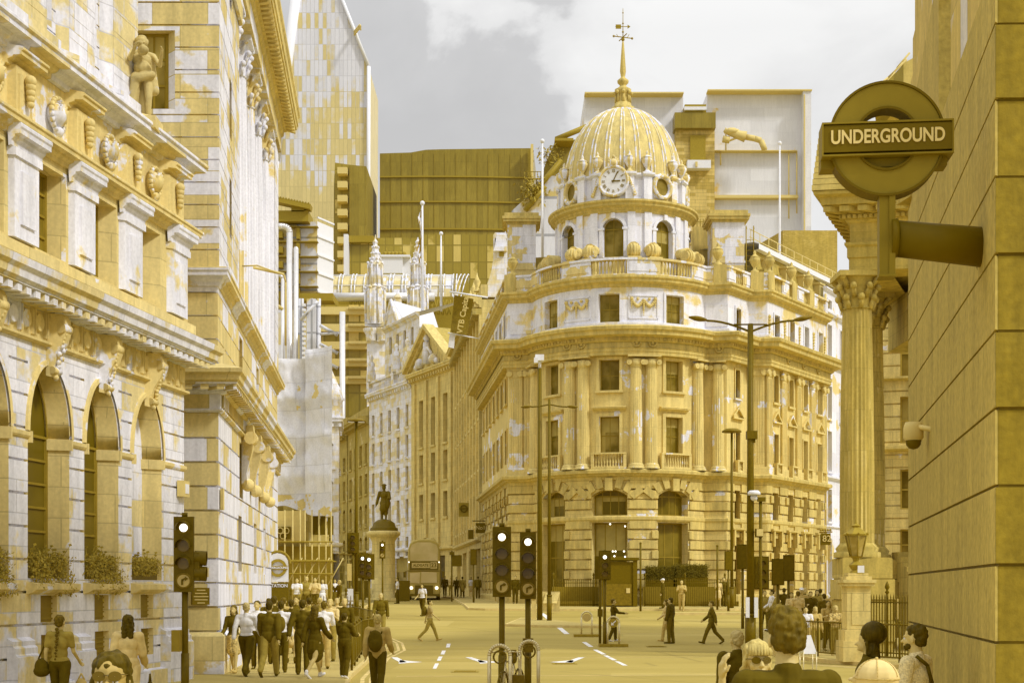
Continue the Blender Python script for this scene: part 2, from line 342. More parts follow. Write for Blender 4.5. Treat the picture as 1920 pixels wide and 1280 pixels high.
def window(path, o, root, n=0, depth=.35, glass='glass', frame='frame', bars=(1, 1), fw=.07, name='window', blinds=True):
    d = o.get('depth', depth); a, b, z0, z1, rise = o['s0'], o['s1'], o['z0'], o['z1'], o.get('rise', 0); zs = z1-rise
    f = MB(); nb = n-d+.002; nf = n-d+.07
    f.pbox(path, a, a+fw, nb, nf, z0, zs); f.pbox(path, b-fw, b, nb, nf, z0, zs); f.pbox(path, a+fw, b-fw, nb, nf, z0, z0+fw)
    if rise > 0:
        o1 = archpts(a, b, zs, rise); i1 = archpts(a+fw, b-fw, zs, rise-fw)
        for q in range(len(o1)-1):
            f.face([path.pt(i1[q][0],nf,i1[q][1]),path.pt(i1[q+1][0],nf,i1[q+1][1]),path.pt(o1[q+1][0],nf,o1[q+1][1]),path.pt(o1[q][0],nf,o1[q][1])])
        f.pbox(path, a+fw, b-fw, nb, nf, zs-fw/2, zs+fw/2)
    else: f.pbox(path, a+fw, b-fw, nb, nf, z1-fw, z1)
    top = (z1-.02) if rise > 0 else z1-fw
    for i in range(bars[0]):
        c = a+(b-a)*(i+1)/(bars[0]+1); f.pbox(path, c-fw*.35, c+fw*.35, nb, nf-.02, z0+fw, (zs+rise*.93 if rise > 0 else top))
    for i in range(bars[1]):
        c = z0+(zs-z0)*(i+1)/(bars[1]+1); f.pbox(path, a+fw, b-fw, nb, nf-.01, c-fw*.45, c+fw*.45)
    w_ = f.build(name, M[frame], root)
    p = MB(); ng = n-d+.03; cu = p.pcuts(path, a, b)
    if rise > 0:
        cv = archpts(a, b, zs, rise)
        for (sa, za), (sb, zb) in zip(cv[:-1], cv[1:]):
            p.face([path.pt(sa,ng,z0),path.pt(sb,ng,z0),path.pt(sb,ng,zb),path.pt(sa,ng,za)])
    else:
        for sa, sb in zip(cu[:-1], cu[1:]): p.face([path.pt(sa,ng,z0),path.pt(sb,ng,z0),path.pt(sb,ng,z1),path.pt(sa,ng,z1)])
    pn_ = p.build('pane', M[glass], w_)
    if blinds and random.random() < .55 and (b-a) > .6:
        q = MB(); f_ = random.choice((.25, .4, .5)); zt_ = zs-.02; q.pbox(path, a+fw+.01, b-fw-.01, ng+.004, ng+.012, zt_-(zt_-z0)*f_, zt_)
        if random.random() < .5:
            q2 = (b-a)*.2; q.pbox(path, a+fw+.01, a+fw+q2, ng+.004, ng+.011, z0+.05, zt_-(zt_-z0)*f_)
        q.build('blind', M['blind'], pn_)
    return w_
def cornice(z, h, p, base=0):
    """profile for a projecting moulding between z and z+h, projecting p"""
    return [(base,z),(base+p*.18,z+h*.05),(base+p*.22,z+h*.25),(base+p*.45,z+h*.38),(base+p*.5,z+h*.5),(base+p*.9,z+h*.54),(base+p*.9,z+h*.74),(base+p,z+h*.82),(base+p,z+h*.94),(base+p*.94,z+h),(base-.02,z+h+.04)]
def string(z, h, p, base=0): return [(base,z),(base+p*.6,z+h*.15),(base+p,z+h*.4),(base+p,z+h*.85),(base-.01,z+h)]
def blocks(mb, path, s0, s1, step, wd, n0, n1, z0, z1):
    q = s0+step/2
    while q < s1-wd/2: mb.pbox(path, q-wd/2, q+wd/2, n0, n1, z0, z1); q += step
def surround(mb, path, o, n=0, t=.18, p=.06, hood=0, sill=True):
    a, b, z0, z1 = o['s0'], o['s1'], o['z0'], o['z1']
    mb.pbox(path, a-t, a, n, n+p, z0, z1); mb.pbox(path, b, b+t, n, n+p, z0, z1); mb.pbox(path, a-t, b+t, n, n+p, z1, z1+t)
    if sill: mb.pbox(path, a-t-.05, b+t+.05, n, n+p+.1, z0-.14, z0)
    if hood: mb.sweep(path, cornice(z1+t+.12, .26, hood, n), a-t-.2, b+t+.2)
def baluster_run(mb, path, s0, s1, n0, n1, z0, z1, step=.26, segs=6):
    nm = (n0+n1)/2; q = s0+step/2; h = z1-z0; r = min(.085, step*.36)
    while q < s1:
        c = path.pt(q, nm, z0)
        mb.lathe([(r*.9,0),(r*.9,h*.06),(r*.45,h*.12),(r,h*.38),(r*.4,h*.68),(r*.45,h*.85),(r*.9,h*.92),(r*.9,h)], c, segs)
        q += step
def text_mesh(s, size, depth, mat, parent, matrix, name='lettering', font_shear=0, bold=0):
    cu = bpy.data.curves.new('t', 'FONT'); cu.body = s; cu.size = size; cu.extrude = depth; cu.align_x = 'CENTER'; cu.align_y = 'CENTER'; cu.offset = bold
    o = bpy.data.objects.new('t', cu); COL.objects.link(o)
    me = bpy.data.meshes.new_from_object(o.evaluated_get(bpy.context.evaluated_depsgraph_get()))
    bpy.data.objects.remove(o); me.name = name; me.transform(matrix)
    me.materials.clear(); me.materials.append(mat)
    r = bpy.data.objects.new(name, me); COL.objects.link(r); r.parent = parent
    return r
FACE = Matrix.Rotation(R(90), 4, 'X')      # text in XZ plane, read from -Y
# ------------------------------------------------------------------ ground
def sheet(name, pts, off, mat, thick=0, kind='structure', parent=None, grid=False):
    bm = bmesh.new(); vs = [bm.verts.new((x, y, 0)) for x, y in pts]; f = bm.faces.new(vs)
    if f.normal.z < 0: f.normal_flip()
    if thick:
        r = bmesh.ops.extrude_face_region(bm, geom=[f]); up = [e_ for e_ in r['geom'] if isinstance(e_, bmesh.types.BMVert)]
        for v in up: v.co.z = thick
    for yy in (50, 90):
        bmesh.ops.bisect_plane(bm, geom=bm.verts[:]+bm.edges[:]+bm.faces[:], plane_co=(0, yy, 0), plane_no=(0, 1, 0))
    for v in bm.verts: v.co.z += g(v.co.y)+off-thick
    bmesh.ops.recalc_face_normals(bm, faces=bm.faces[:])
    me = bpy.data.meshes.new(name); bm.to_mesh(me); bm.free(); me.materials.append(mat)
    o = bpy.data.objects.new(name, me); COL.objects.link(o)
    if kind: o['kind'] = kind
    if parent: o.parent = parent
    return o
def asphalt(name, c, c2, sc=1.0):
    m, t, b = newmat(name); n = t.nodes.new; L = t.links.new
    tcn = n('ShaderNodeTexCoord'); mpn = n('ShaderNodeMapping'); mpn.inputs['Scale'].default_value = (.35, 1.0, 1); L(tcn.outputs['Object'], mpn.inputs[0])
    a = n('ShaderNodeTexNoise'); a.inputs['Scale'].default_value = .35*sc; a.inputs['Detail'].default_value = 8; a.inputs['Roughness'].default_value = .6; L(mpn.outputs[0], a.inputs[0])
    f = n('ShaderNodeTexNoise'); f.inputs['Scale'].default_value = 60; f.inputs['Detail'].default_value = 3; L(tcn.outputs['Object'], f.inputs[0])
    r = n('ShaderNodeValToRGB'); r.color_ramp.elements[0].position = .35; r.color_ramp.elements[1].position = .65
    r.color_ramp.elements[0].color = (*c, 1); r.color_ramp.elements[1].color = (*c2, 1); L(a.outputs[0], r.inputs[0])
    mm = n('ShaderNodeMapRange'); mm.inputs[3].default_value = .82; mm.inputs[4].default_value = 1.16; L(f.outputs[0], mm.inputs[0])
    # long patches and crack lines
    wv = n('ShaderNodeTexVoronoi'); wv.feature = 'DISTANCE_TO_EDGE'; wv.inputs['Scale'].default_value = .16; wv.inputs['Randomness'].default_value = .9; L(mpn.outputs[0], wv.inputs[0])
    wm = n('ShaderNodeMapRange'); wm.inputs[1].default_value = 0; wm.inputs[2].default_value = .006; wm.inputs[3].default_value = .8; wm.inputs[4].default_value = 1; L(wv.outputs[0], wm.inputs[0])
    mu = n('ShaderNodeMath'); mu.operation = 'MULTIPLY'; L(mm.outputs[0], mu.inputs[0]); L(wm.outputs[0], mu.inputs[1])
    vm = n('ShaderNodeVectorMath'); vm.operation = 'SCALE'; L(r.outputs[0], vm.inputs[0]); L(mu.outputs[0], vm.inputs['Scale']); L(vm.outputs[0], b.inputs['Base Color'])
    b.inputs['Roughness'].default_value = .8; b.inputs['Specular IOR Level'].default_value = .25
    bp = n('ShaderNodeBump'); bp.inputs['Strength'].default_value = .25; bp.inputs['Distance'].default_value = .01; L(f.outputs[0], bp.inputs['Height']); L(bp.outputs[0], b.inputs['Normal'])
    return m
M['ground'] = asphalt('earth_and_paving', (.40,.31,.07), (.46,.36,.09))
M['road'] = asphalt('worn_asphalt', (.375,.285,.055), (.46,.355,.082))
M['pave'] = asphalt('york_stone_paving', (.46,.36,.10), (.56,.44,.14), 2)  # darker stone than the front column, painting in its shade
M['kerb'] = plain('granite_kerb', (.68,.54,.21), .8, var=.12, scale=4)
M['mark'] = plain('worn_road_paint', (.80,.78,.74), .7, var=.22, scale=3)
M['marky'] = plain('worn_yellow_road_paint', (.68,.53,.2), .7, var=.22, scale=2)
sheet('ground', [(-900,-60),(900,-60),(900,1500),(-900,1500)], -.004, M['ground'])
sheet('road', [(-60,-20),(60,-20),(60,75),(14,84),(-1,200),(-34,220),(-10,110),(-14,62),(-60,62)], 0, M['road'])
def pavement(name, pts, kerb_idx=None):
    sheet(name, pts, .12, M['pave'], .16)
    # kerb stones along the edge
    c = Vector((sum(p[0] for p in pts)/len(pts), sum(p[1] for p in pts)/len(pts)))
    pk = [c+(Vector(p)-c)*(1+.16/max(1.5, (Vector(p)-c).length)) for p in pts]
    sheet(name.replace('pavement', 'kerb').replace('island', 'island_kerb'), [tuple(p) for p in pk], .112, M['kerb'], .14)
LP = [(-30,-5),(-2.2,-5),(-2.5,20),(-3.2,27),(-3.9,34),(-4.35,44),(-4.3,50),(-4.7,54),(-5.6,58),(-7.2,62),(-10,64),(-30,66)]
pavement('pavement_by_the_bank', LP)
pavement('pavement_by_the_station', [(-30,72),(-9.6,72),(-8.4,76),(-9.4,100),(-13,140),(-30,190),(-60,190)])
pavement('pavement_by_the_dome', [(-2.5,84.5),(-1.5,83.6),(4,83.2),(12.6,83.2),(18,85),(26,92),(40,110),(20,130),(0,125),(-6.5,150),(-12,150),(-4.8,118)])
pavement('pavement_by_the_portico', [(16,29.5),(11.4,36.5),(9.2,41),(8.5,45),(8.6,50),(10.5,60),(17,75),(40,95),(60,60),(60,20),(30,22)])
pavement('pavement_by_the_cladding', [(3.4,-5),(2.9,8),(4.3,15.5),(5.0,19.6),(6.2,20.4),(40,14),(40,-5)])
pavement('pavement_underfoot', [(-1.9,-5),(3.1,-5),(3.3,12),(2.4,14.5),(-1.0,14.5),(-1.9,13)])
pavement('traffic_island', [(-.2,66),(1.2,65),(3.9,64.4),(4.1,65),(2.6,68),(1.3,72),(.5,72)])
pavement('statue_island', [(-12.2,86),(-9.8,84.8),(-9.0,88),(-9.2,112),(-11,116),(-13,112)])
pavement('crossing_island', [(8.4,77.6),(12.6,77.6),(12.6,79),(8.4,79)])
# road markings
def mark(pts, mat='mark', nm='road_marking'): return sheet(nm, pts, .005, M[mat])
def P2(px, py):
    Y = 5670/(py-HOR)
    for _ in range(20): Y = (CAMH-g(Y))*FPX/(py-HOR)
    return (X(px, Y), Y)
def quadpx(a, b, c, d, mat='mark'): mark([P2(*a), P2(*b), P2(*c), P2(*d)], mat)
for a, b in (((1091,1203),(1104,1212)), ((1112,1217),(1128,1226)), ((1131,1228),(1148,1237)), ((1152,1239),(1168,1247))):
    quadpx(a, (a[0]+8,a[1]), (b[0]+9,b[1]), b)
for a, b in (((838,1206),(836,1213)), ((829,1219),(826,1226)), ((823,1230),(819,1238)), ((816,1243),(811,1253))):
    quadpx((a[0],a[1]), (a[0]+7,a[1]), (b[0]+7,b[1]), b)
quadpx((722,1138.2),(868,1138.2),(868,1140.6),(722,1140.6))
quadpx((1012,1176),(1020,1176),(1068,1189),(1058,1189))
for (cx, cy, s_) in ((757,1237,-1), (903,1237,-1), (1068,1237,1)):     # lane arrows, foreshortened
    c = P2(cx, cy); k = s_
    mark([(c[0]+k*.55, c[1]+1.9), (c[0]+k*.35, c[1]+1.9), (c[0]-k*.18, c[1]-1.2), (c[0]+k*.0, c[1]-1.4)])
    mark([(c[0]+k*.0, c[1]-2.0), (c[0]-k*.62, c[1]-1.1), (c[0]+k*.12, c[1]+.1)])
for (x0, y0, x1, y1, wd) in ((-3.0,31.5,8,27,.14),(-3.2,27,6,32.5,.14),(-2.6,23.4,5.8,29.5,.14),(-2.8,34.9,5.6,35.6,.12),(-3.2,29.5,5.6,25,.14),(-1.4,20.5,5.5,21.6,.16),(-2.4,25.6,5.7,23.4,.14),(-2.6,21.6,5.6,27.0,.14),(-3.1,44,6,45,.10),(-4,61,7.5,60,.1)):
    d = Vector((x1-x0, y1-y0)).normalized(); q = Vector((-d.y, d.x))*wd/2
    mark([(x0+q.x,y0+q.y),(x1+q.x,y1+q.y),(x1-q.x,y1-q.y),(x0-q.x,y0-q.y)], 'marky')
for off in (.22, .42):      # double line along the left kerb
    pts = [(-3.2,27),(-3.9,34),(-4.35,44),(-4.3,50),(-4.7,54),(-5.6,58)]
    for a, b in zip(pts[:-1], pts[1:]):
        mark([(a[0]+off+.1,a[1]),(b[0]+off+.1,b[1]),(b[0]+off+.2,b[1]),(a[0]+off+.2,a[1])], 'marky')
for off in (.3, .5):
    mark([(8.9-off,40.8-off),(15.6-off,29.2-off),(15.5-off,29.1-off),(8.8-off,40.7-off)], 'marky')
# repaired patches of newer and older asphalt
M['patchd'] = asphalt('newer_asphalt_patch', (.33,.25,.045), (.38,.29,.06), 2); M['patchl'] = asphalt('older_asphalt_patch', (.44,.34,.08), (.50,.39,.10), 2)
for (xa_, ya_, xb_, yb_, m_) in ((-1.5,30,1.9,32.5,'patchd'),(2.4,35,7.2,36.6,'patchl'),(-3.2,38,-.4,42,'patchl'),(3.0,46,8,49.5,'patchd'),(-4,50,1,51.2,'patchd'),(-8,66,-3,71,'patchl'),(4.5,58,11,60,'patchl'),(3.4,26.2,6.6,29,'patchd'),(-4,74,6,76.5,'patchd'),(8,68,14,73,'patchl')):
    sheet('road_patch', [(xa_,ya_),(xb_,ya_+.3),(xb_+.2,yb_),(xa_+.1,yb_-.2)], .002, M[m_])
# manhole covers
for (mx_, my_) in ((1.5,41),(5.2,52),(-1.2,37)):
    mb = MB(); mb.box(mx_-.35,mx_+.35,my_-.35,my_+.35,g(my_)+.004,g(my_)+.012)
    for i in range(5): mb.box(mx_-.28,mx_+.28,my_-.26+i*.12,my_-.22+i*.12,g(my_)+.012,g(my_)+.018)
    o = mb.build('manhole_cover', M['olive']); tag(o, {1.5:'square iron cover in the middle of the near carriageway',5.2:'square iron cover in the far right of the junction',-1.2:'square iron cover left of the middle in the near lanes'}[mx_], 'manhole cover', 'covers in the road')

# ================================================================== A: the near left bank building
def yA(x0): return x0
PA0 = Vector((-7.29-.163*12, 20)); PA1 = Vector((-7.29, 32))
A = Path([PA0, PA1, (-16, 33.4)])
sA = A.S[1]
rA = thing('bank_building', 'pale stone bank with deep arched windows and a bracketed cornice, filling the left edge', 'building', (PA1.x, PA1.y, .12))
ar = [(A.at(52), A.at(130)), (A.at(158), A.at(222)), (A.at(247), A.at(303))]
sp = ar[1][0]-ar[0][0]; wA = ar[0][1]-ar[0][0]
ar = [(ar[0][0]-2*sp-.1, ar[0][1]-2*sp-.1), (ar[0][0]-sp-.05, ar[0][1]-sp-.05)]+ar
ops = []
for i, (a, b) in enumerate(ar):
    ops.append(dict(s0=a, s1=b, z0=2.3, z1=6.12, rise=1.25, depth=.40 if i < 4 else .32))
    c = (a+b)/2; ops.append(dict(s0=c-.32, s1=c+.30, z0=1.52, z1=2.0, depth=.12)); ops.append(dict(s0=c-.30, s1=c+.32, z0=.75, z1=1.3, depth=.15))
gro = [.9+.57*i for i in range(10)]
mb = MB(); mb.wall(A, 0, A.L, 0, 6.5, ops, gro=gro, gd=.06, gh=.045, rev=False)
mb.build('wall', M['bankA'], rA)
for o in ops: mb = MB(); mb.wall(A, 0, A.L, 0, 6.5, [o], rev=True, face=False); mb.build('reveal', M['bankshade'], rA)
for i, (a, b) in enumerate(ar):
    o = ops[3*i]
    if i < 4: window(A, o, rA, glass='glassbig', frame='framed', bars=(1, 5), fw=.05, blinds=False)
    else:
        nb = MB(); cv = archpts(o['s0'], o['s1'], o['z1']-o['rise'], o['rise'])
        for (sa, za), (sb, zb) in zip(cv[:-1], cv[1:]): nb.face([A.pt(sa,-.32,o['z0']),A.pt(sb,-.32,o['z0']),A.pt(sb,-.32,zb),A.pt(sa,-.32,za)], [(sa,o['z0']),(sb,o['z0']),(sb,zb),(sa,za)])
        tag(nb.build('niche', M['bankA'], rA))
    for k in (1, 2):
        p = ops[3*i+k]; gb = MB(); gb.pbox(A, p['s0'], p['s1'], -.12, -.09, p['z0'], p['z1'])
        for q in range(5): gb.pbox(A, p['s0'], p['s1'], -.09, -.07, p['z0']+.05+q*.09, p['z0']+.08+q*.09)
        gb.build('cellar_grille', M['framed'], rA)
# stepped imposts, pier strips, plinths
edges = [0]+[q for ab in ar for q in ab]+[sA]
for i in range(0, len(edges), 2):
    a, b = edges[i], edges[i+1]
    if b-a < .2: continue
    mb = MB(); mb.sweep(A, string(4.72, .14, .05), a+.01, b-.01); mb.build('impost_band', M['bankAtrim'], rA)
for (a, b) in ar:
    mb = MB()
    mb.pbox(A, b-.05, b+.0, -.33, .06, 4.66, 4.86); mb.build('impost_return', M['bankshade'], rA); mb = MB(); mb.pbox(A, a, a+.05, -.33, .06, 4.66, 4.86); mb.build('impost_return', M['bankshade'], rA); mb = MB()
    mb.sweep(A, string(2.02, .22, .16), a-.05, b+.05)
    mb.build('sill', M['bankAtrim'], rA)
mb = MB()
for i in range(0, len(edges), 2):
    a, b = edges[i], edges[i+1]
    e1 = min(b+.06, sA); a1 = max(0, a-.06)
    mb.sweep(A, [(0,.0),(.17,.0),(.17,.95),(.13,1.0),(.13,1.1),(.09,1.14),(.09,1.22),(0,1.28)], a1, e1)
mb.sweep(A, [(0,0),(.12,0),(.12,.42),(0,.46)])
mb.build('plinth', M['bankA'], rA)
# plain moulded arch rings
for (a, b) in ar:
    mb = MB(); cv = archpts(a-.09, b+.09, 4.87, 1.34, 20); ci = archpts(a+.0, b-.0, 4.87, 1.25, 20)
    for (p0, p1, q0, q1) in zip(cv[:-1], cv[1:], ci[:-1], ci[1:]):
        mb.face([A.pt(q0[0],.04,q0[1]),A.pt(q1[0],.04,q1[1]),A.pt(p1[0],.04,p1[1]),A.pt(p0[0],.04,p0[1])]); mb.face([A.pt(p0[0],.04,p0[1]),A.pt(p1[0],.04,p1[1]),A.pt(p1[0],0,p1[1]),A.pt(p0[0],0,p0[1])])
    mb.build('arch_ring', M['bankAtrim'], rA)
# console brackets carved, above every arch
for (a, b) in ar:
    c = (a+b)/2; mb = MB()
    prof = [(0,5.92),(.08,5.90),(.12,5.96),(.10,6.1),(.15,6.3),(.24,6.5),(.30,6.72),(.28,6.95),(.24,7.03),(0,7.03)]
    mb.sweep(A, prof, c-.12, c+.12)
    mb.cyl(A.pt(c-.15,.23,6.78), A.pt(c+.15,.23,6.78), .10, n=12); mb.cyl(A.pt(c-.14,.1,6.02), A.pt(c+.14,.1,6.02), .07, n=10)
    for k in range(9): mb.ball(A.pt(c+random.uniform(-.07,.07), .14+k*.014, 6.1+k*.072), .05, 6)
    mb.ball(A.pt(c,.1,5.9), .06, 8)
    mb.build('console_bracket', M['bankAtrim'], rA)
# frieze with flutes
mb = MB(); mb.wall(A, 0, A.L, 6.5, 7.2, (), n=.02)
q = .1
while q < sA-.1:
    mb.pbox(A, q, q+.03, .02, .07, 6.56, 7.02); mb.pbox(A, q+.08, q+.11, .02, .07, 6.56, 7.02)
    c_ = A.pt(q+.27, .02, 6.8)
    nn = A.nrm(q)
    mb.cyl(c_, c_+nn*.05, .17, .15, n=14); q += .46
mb.sweep(A, string(6.42, .1, .1, .0))
mb.build('frieze', M['bankAtrim'], rA)
mb = MB()
mb.sweep(A, [(.02,7.02),(.10,7.05),(.14,7.12),(.52,7.16),(.54,7.22),(.59,7.24),(.61,7.36),(.68,7.42),(.70,7.54),(.25,7.66)])
blocks(mb, A, 0, sA, .30, .15, .14, .50, 7.03, 7.15)
mb.build('cornice', M['bankA'], rA)
# attic storey
aops = []
for (a, b) in ar:
    c = (a+b)/2-.06; aops.append(dict(s0=c-.55, s1=c+.55, z0=8.08, z1=9.62, depth=.36))
mb = MB(); mb.wall(A, 0, A.L, 7.6, 10.0, aops, n=.06)
mb.sweep(A, string(7.62, .42, .14, .06)); mb.build('attic_wall', M['bankshade'], rA)  # attic wall takes the painted shade tone along with its reveals
for o in aops: window(A, dict(o, depth=.30), rA, glass='glassbig', frame='framed', bars=(1, 3), fw=.05, blinds=False)
ae = [0]+[q for o in aops for q in (o['s0'], o['s1'])]+[sA]
for i in range(0, len(ae), 2):
    a, b = ae[i]+.03, ae[i+1]-.03
    if b-a < .25: continue
    mb = MB(); m_ = (a+b)/2; wq = min(.42, (b-a)/2-.02)
    mb.pbox(A, m_-wq, m_+wq, .06, .16, 8.06, 9.5); mb.pbox(A, m_-wq*.55, m_+wq*.55, .16, .2, 8.3, 9.2)
    mb.sweep(A, cornice(9.55, .40, .20, .12), m_-wq-.12, m_+wq+.12)
    mb.pbox(A, m_-wq-.04, m_+wq+.04, .06, .2, 9.42, 9.56)
    mb.build('attic_pier', M['banklit'], rA)
mb = MB(); mb.sweep(A, cornice(9.78, .32, .28, .06)); mb.wall(A, 0, A.L, 10.05, 11.5, (), n=.0); mb.build('parapet_wall', M['bankAtrim'], rA)
# medallions with shells, and little raking pediments between them
for i, (a, b) in enumerate(ar):
    c = (a+b)/2+.05; mb = MB(); nn = A.nrm(c); ce = A.pt(c, .12, 10.62)
    for k in range(20):
        t = 2*math.pi*k/20; t2 = 2*math.pi*(k+1)/20
        d = Vector((nn.y, -nn.x, 0))*-1
        mb.cyl(ce+d*.25*math.cos(t)+Vector((0,0,.3*math.sin(t))), ce+d*.25*math.cos(t2)+Vector((0,0,.3*math.sin(t2))), .05, n=6)
    mb.ball(ce-nn*.05, .22, 10); mb.ball(ce+Vector((0,0,-.3)), .1, 8)
    for k in range(5): mb.cyl(ce+Vector((0,0,-.2)), ce+d*.16*math.sin((k-2)*.5)+Vector((0,0,.2*math.cos((k-2)*.5)))+nn*.12, .03, n=5)
    mb.build('medallion', M['bankAtrim'], rA)
    mb = MB(); w1 = .62
    m0 = c+.98
    if m0+.3 < sA:
        mb.sweep(A, cornice(10.95, .3, .32, 0), m0-.45, m0+.45); mb.pbox(A, m0-.3, m0+.3, 0, .14, 10.1, 10.98)
        for sg in (-1, 1):
            mb.pbox(A, m0+sg*.2-.05, m0+sg*.2+.05, .14, .18, 10.2, 10.85)
        for k in range(5): mb.ball(A.pt(m0,.22,10.4+.1*k), .07+.01*k, 6)
        mb.build('scroll_block', M['bankAtrim'], rA)
mb = MB(); mb.sweep(A, cornice(11.2, .42, .42, 0)); mb.build('upper_cornice', M['bankA'], rA)
# set back upper storey
su = A.at(240, n=-.25)
A2 = Path([A.pt(0,-.25), A.pt(su,-.25), A.pt(su,-4)])
uo = [dict(s0=A.at(158,-.25)-.02, s1=A.at(176,-.25)+.12, z0=12.4, z1=15, depth=.4), dict(s0=A.at(70,-.25), s1=A.at(92,-.25)+.1, z0=12.4, z1=15, depth=.4)]
mb = MB(); mb.wall(A2, 0, A2.L, 11.5, 19.5, uo, gro=[11.9+.42*i for i in range(18)], gd=.05, gh=.03); mb.build('upper_wall', M['bankA'], rA)
for o in uo: window(A2, o, rA, bars=(0, 3), fw=.05)
mb = MB()
for (a, b) in ((0, uo[1]['s0']-.15), (uo[1]['s1']+.15, uo[0]['s0']-.12), (uo[0]['s1']+.12, su-.02)):
    if b-a > .3:
        mb.wall(A2, a, b, 12.1, 19.5, (), n=.16, gro=[12.35+.42*i for i in range(18)], gd=.05, gh=.03)
        mb.pbox(A2, a, b, 0, .155, 12.0, 19.4); mb.sweep(A2, string(11.7, .42, .3), a-.08, b+.08)
mb.build('pilaster', M['bankA'], rA)
mb = MB(); mb.face([A.pt(0,.0,11.64), A.pt(sA,.0,11.64), A.pt(A.L,.0,11.64), A.pt(0,-9,11.64)]); mb.build('roof', M['roofy'], rA)
mb = MB(); mb.face([A2.pt(0,0,19.5), A2.pt(su,0,19.5), A2.pt(A2.L,0,19.5), A2.pt(0,-6,19.5)]); mb.build('upper_roof', M['roofy'], rA)
# small square sign box on the corner pier
mb = MB(); mb.pbox(A, sA-.46, sA-.16, .02, .14, 4.15, 4.5); bx = mb.build('alarm_box', M['yellowp'], rA)
mb = MB(); mb.pbox(A, sA-.40, sA-.22, .14, .15, 4.22, 4.43); mb.build('panel', M['white'], bx)

# flower boxes
def foliage(mb, c, rx, ry, rz, n, s=.06, droop=0):
    for i in range(n):
        u = Vector((random.gauss(0,.45)*rx, random.gauss(0,.45)*ry, random.uniform(-.5,.5)*rz))
        p = Vector(c)+u; a = Vector((random.gauss(0,1), random.gauss(0,1), random.gauss(0,1)-droop)).normalized(); b_ = a.orthogonal().normalized()
        l = s*random.uniform(.6,1.6)
        mb.face([p, p+a*l*.5+b_*l*.22, p+a*l, p+a*l*.5-b_*l*.22])
M['leaf'] = plain('leaves', (.40,.30,.04), .6, var=.5, scale=14)
M['leafd'] = plain('dark_leaves', (.20,.14,.006), .6, var=.4, scale=14)
for i in range(5):
    o = ops[3*i]; a, b = o['s0'], o['s1']
    lab = {4:'square-trimmed window box in the blank niche nearest the corner of the bank', 3:'full window box under the second arch from the bank corner', 2:'straggly window box with two trailing clumps at the third arch from the corner', 1:'window box under the arch cut by the left edge of the picture', 0:'window box beyond the left edge'}[i]
    if i == 0: continue
    r = thing('window_box', lab, 'window box', A.pt((a+b)/2, 0, o['z0']), 0, 'window boxes on the bank')
    mb = MB(); mb.pbox(A, a+.08, b-.08, -.3, -.05, o['z0']+.003, o['z0']+.2); mb.build('trough', M['dark'], r)
    mb = MB()
    for k in range(10):
        q = a+.14+(b-a-.28)*k/9
        if i == 2 and 4 <= k <= 5: continue
        hh = (.34 if i != 4 else .32)+random.uniform(-.08,.08)
        foliage(mb, A.pt(q, -.08, o['z0']+.28), .2, .16, hh, 260, .05)
        if i != 4: foliage(mb, A.pt(q, .06, o['z0']+.02-random.uniform(0,.15)), .14, .08, .3+random.uniform(0,.2), 130, .05, 1)
    for k in range(14):
        q = a+.15+random.random()*(b-a-.3); p = A.pt(q, -.05, o['z0']+.35); t = p+Vector((random.uniform(-.15,.2), random.uniform(-.1,.1), random.uniform(.08,.26)))
        mb.cyl(p, t, .006, n=4); mb.face([t, t+Vector((.05,0,.02)), t+Vector((.03,.0,.05)), t+Vector((-.02,0,.04))])
    mb.build('foliage', M['leaf'], r)

# ================================================================== B: the second bank block
B = Path([(-15,34),(-6.93,34),(-8.62,53),(-16,53.6)])
c1, c2 = B.S[1], B.S[2]
rB = thing('corner_bank_block', 'taller pale stone block with giant columns and a far-projecting eaves cornice behind the arched bank', 'building', (-6.93, 34, .12))
bo = []
for px in (449, 478, 496): bo.append(dict(s0=B.at(px,0,1), s1=B.at(px,0,1)+.9, z0=4.6, z1=6.1, depth=.3))
for px in (447, 476, 494): bo.append(dict(s0=B.at(px,0,1), s1=B.at(px,0,1)+.9, z0=2.6, z1=4.1, depth=.3))
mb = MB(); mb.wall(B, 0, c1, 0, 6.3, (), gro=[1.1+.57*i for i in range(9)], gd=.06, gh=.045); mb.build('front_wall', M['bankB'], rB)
mb = MB(); mb.wall(B, c1, B.L, 0, 6.3, bo, gro=[1.1+.57*i for i in range(9)], gd=.06, gh=.045); mb.build('street_wall', M['bankBlit'], rB)
for o in bo: window(B, o, rB, bars=(0, 2), fw=.06)
mb = MB(); mb.sweep(B, [(0,0),(.14,0),(.14,1.0),(.08,1.08),(0,1.1)]); mb.build('plinth', M['bankB'], rB)
mb = MB(); mb.wall(B, 0, B.L, 6.3, 6.95, (), n=.05); mb.sweep(B, string(6.28, .1, .1, 0))
q = c1+.3
while q < c2: mb.pbox(B, q, q+.12, .05, .11, 6.42, 6.75); q += .3
mb.build('frieze', M['bankB'], rB)
mb = MB(); mb.sweep(B, [(.05,6.7),(.18,6.74),(.22,6.86),(.48,6.9),(.50,6.97),(.54,6.99),(.56,7.1),(.62,7.15),(.63,7.24),(.1,7.42)])
blocks(mb, B, 0, c2, .36, .18, .2, .46, 6.77, 6.89); mb.build('lower_cornice', M['bankB'], rB)
for px in (475, 489, 504, 514):
    q = B.at(px, .3, 1); mb = MB()
    mb.sweep(B, [(0,5.0),(.16,4.98),(.14,5.3),(.3,5.9),(.36,6.3),(.32,6.6),(0,6.6)], q-.2, q+.2); mb.cyl(B.pt(q-.24,.26,6.25), B.pt(q+.24,.26,6.25), .18, n=10); mb.ball(B.pt(q,.16,4.98), .18, 8)
    mb.build('console_bracket', M['bankAtrim'], rB)
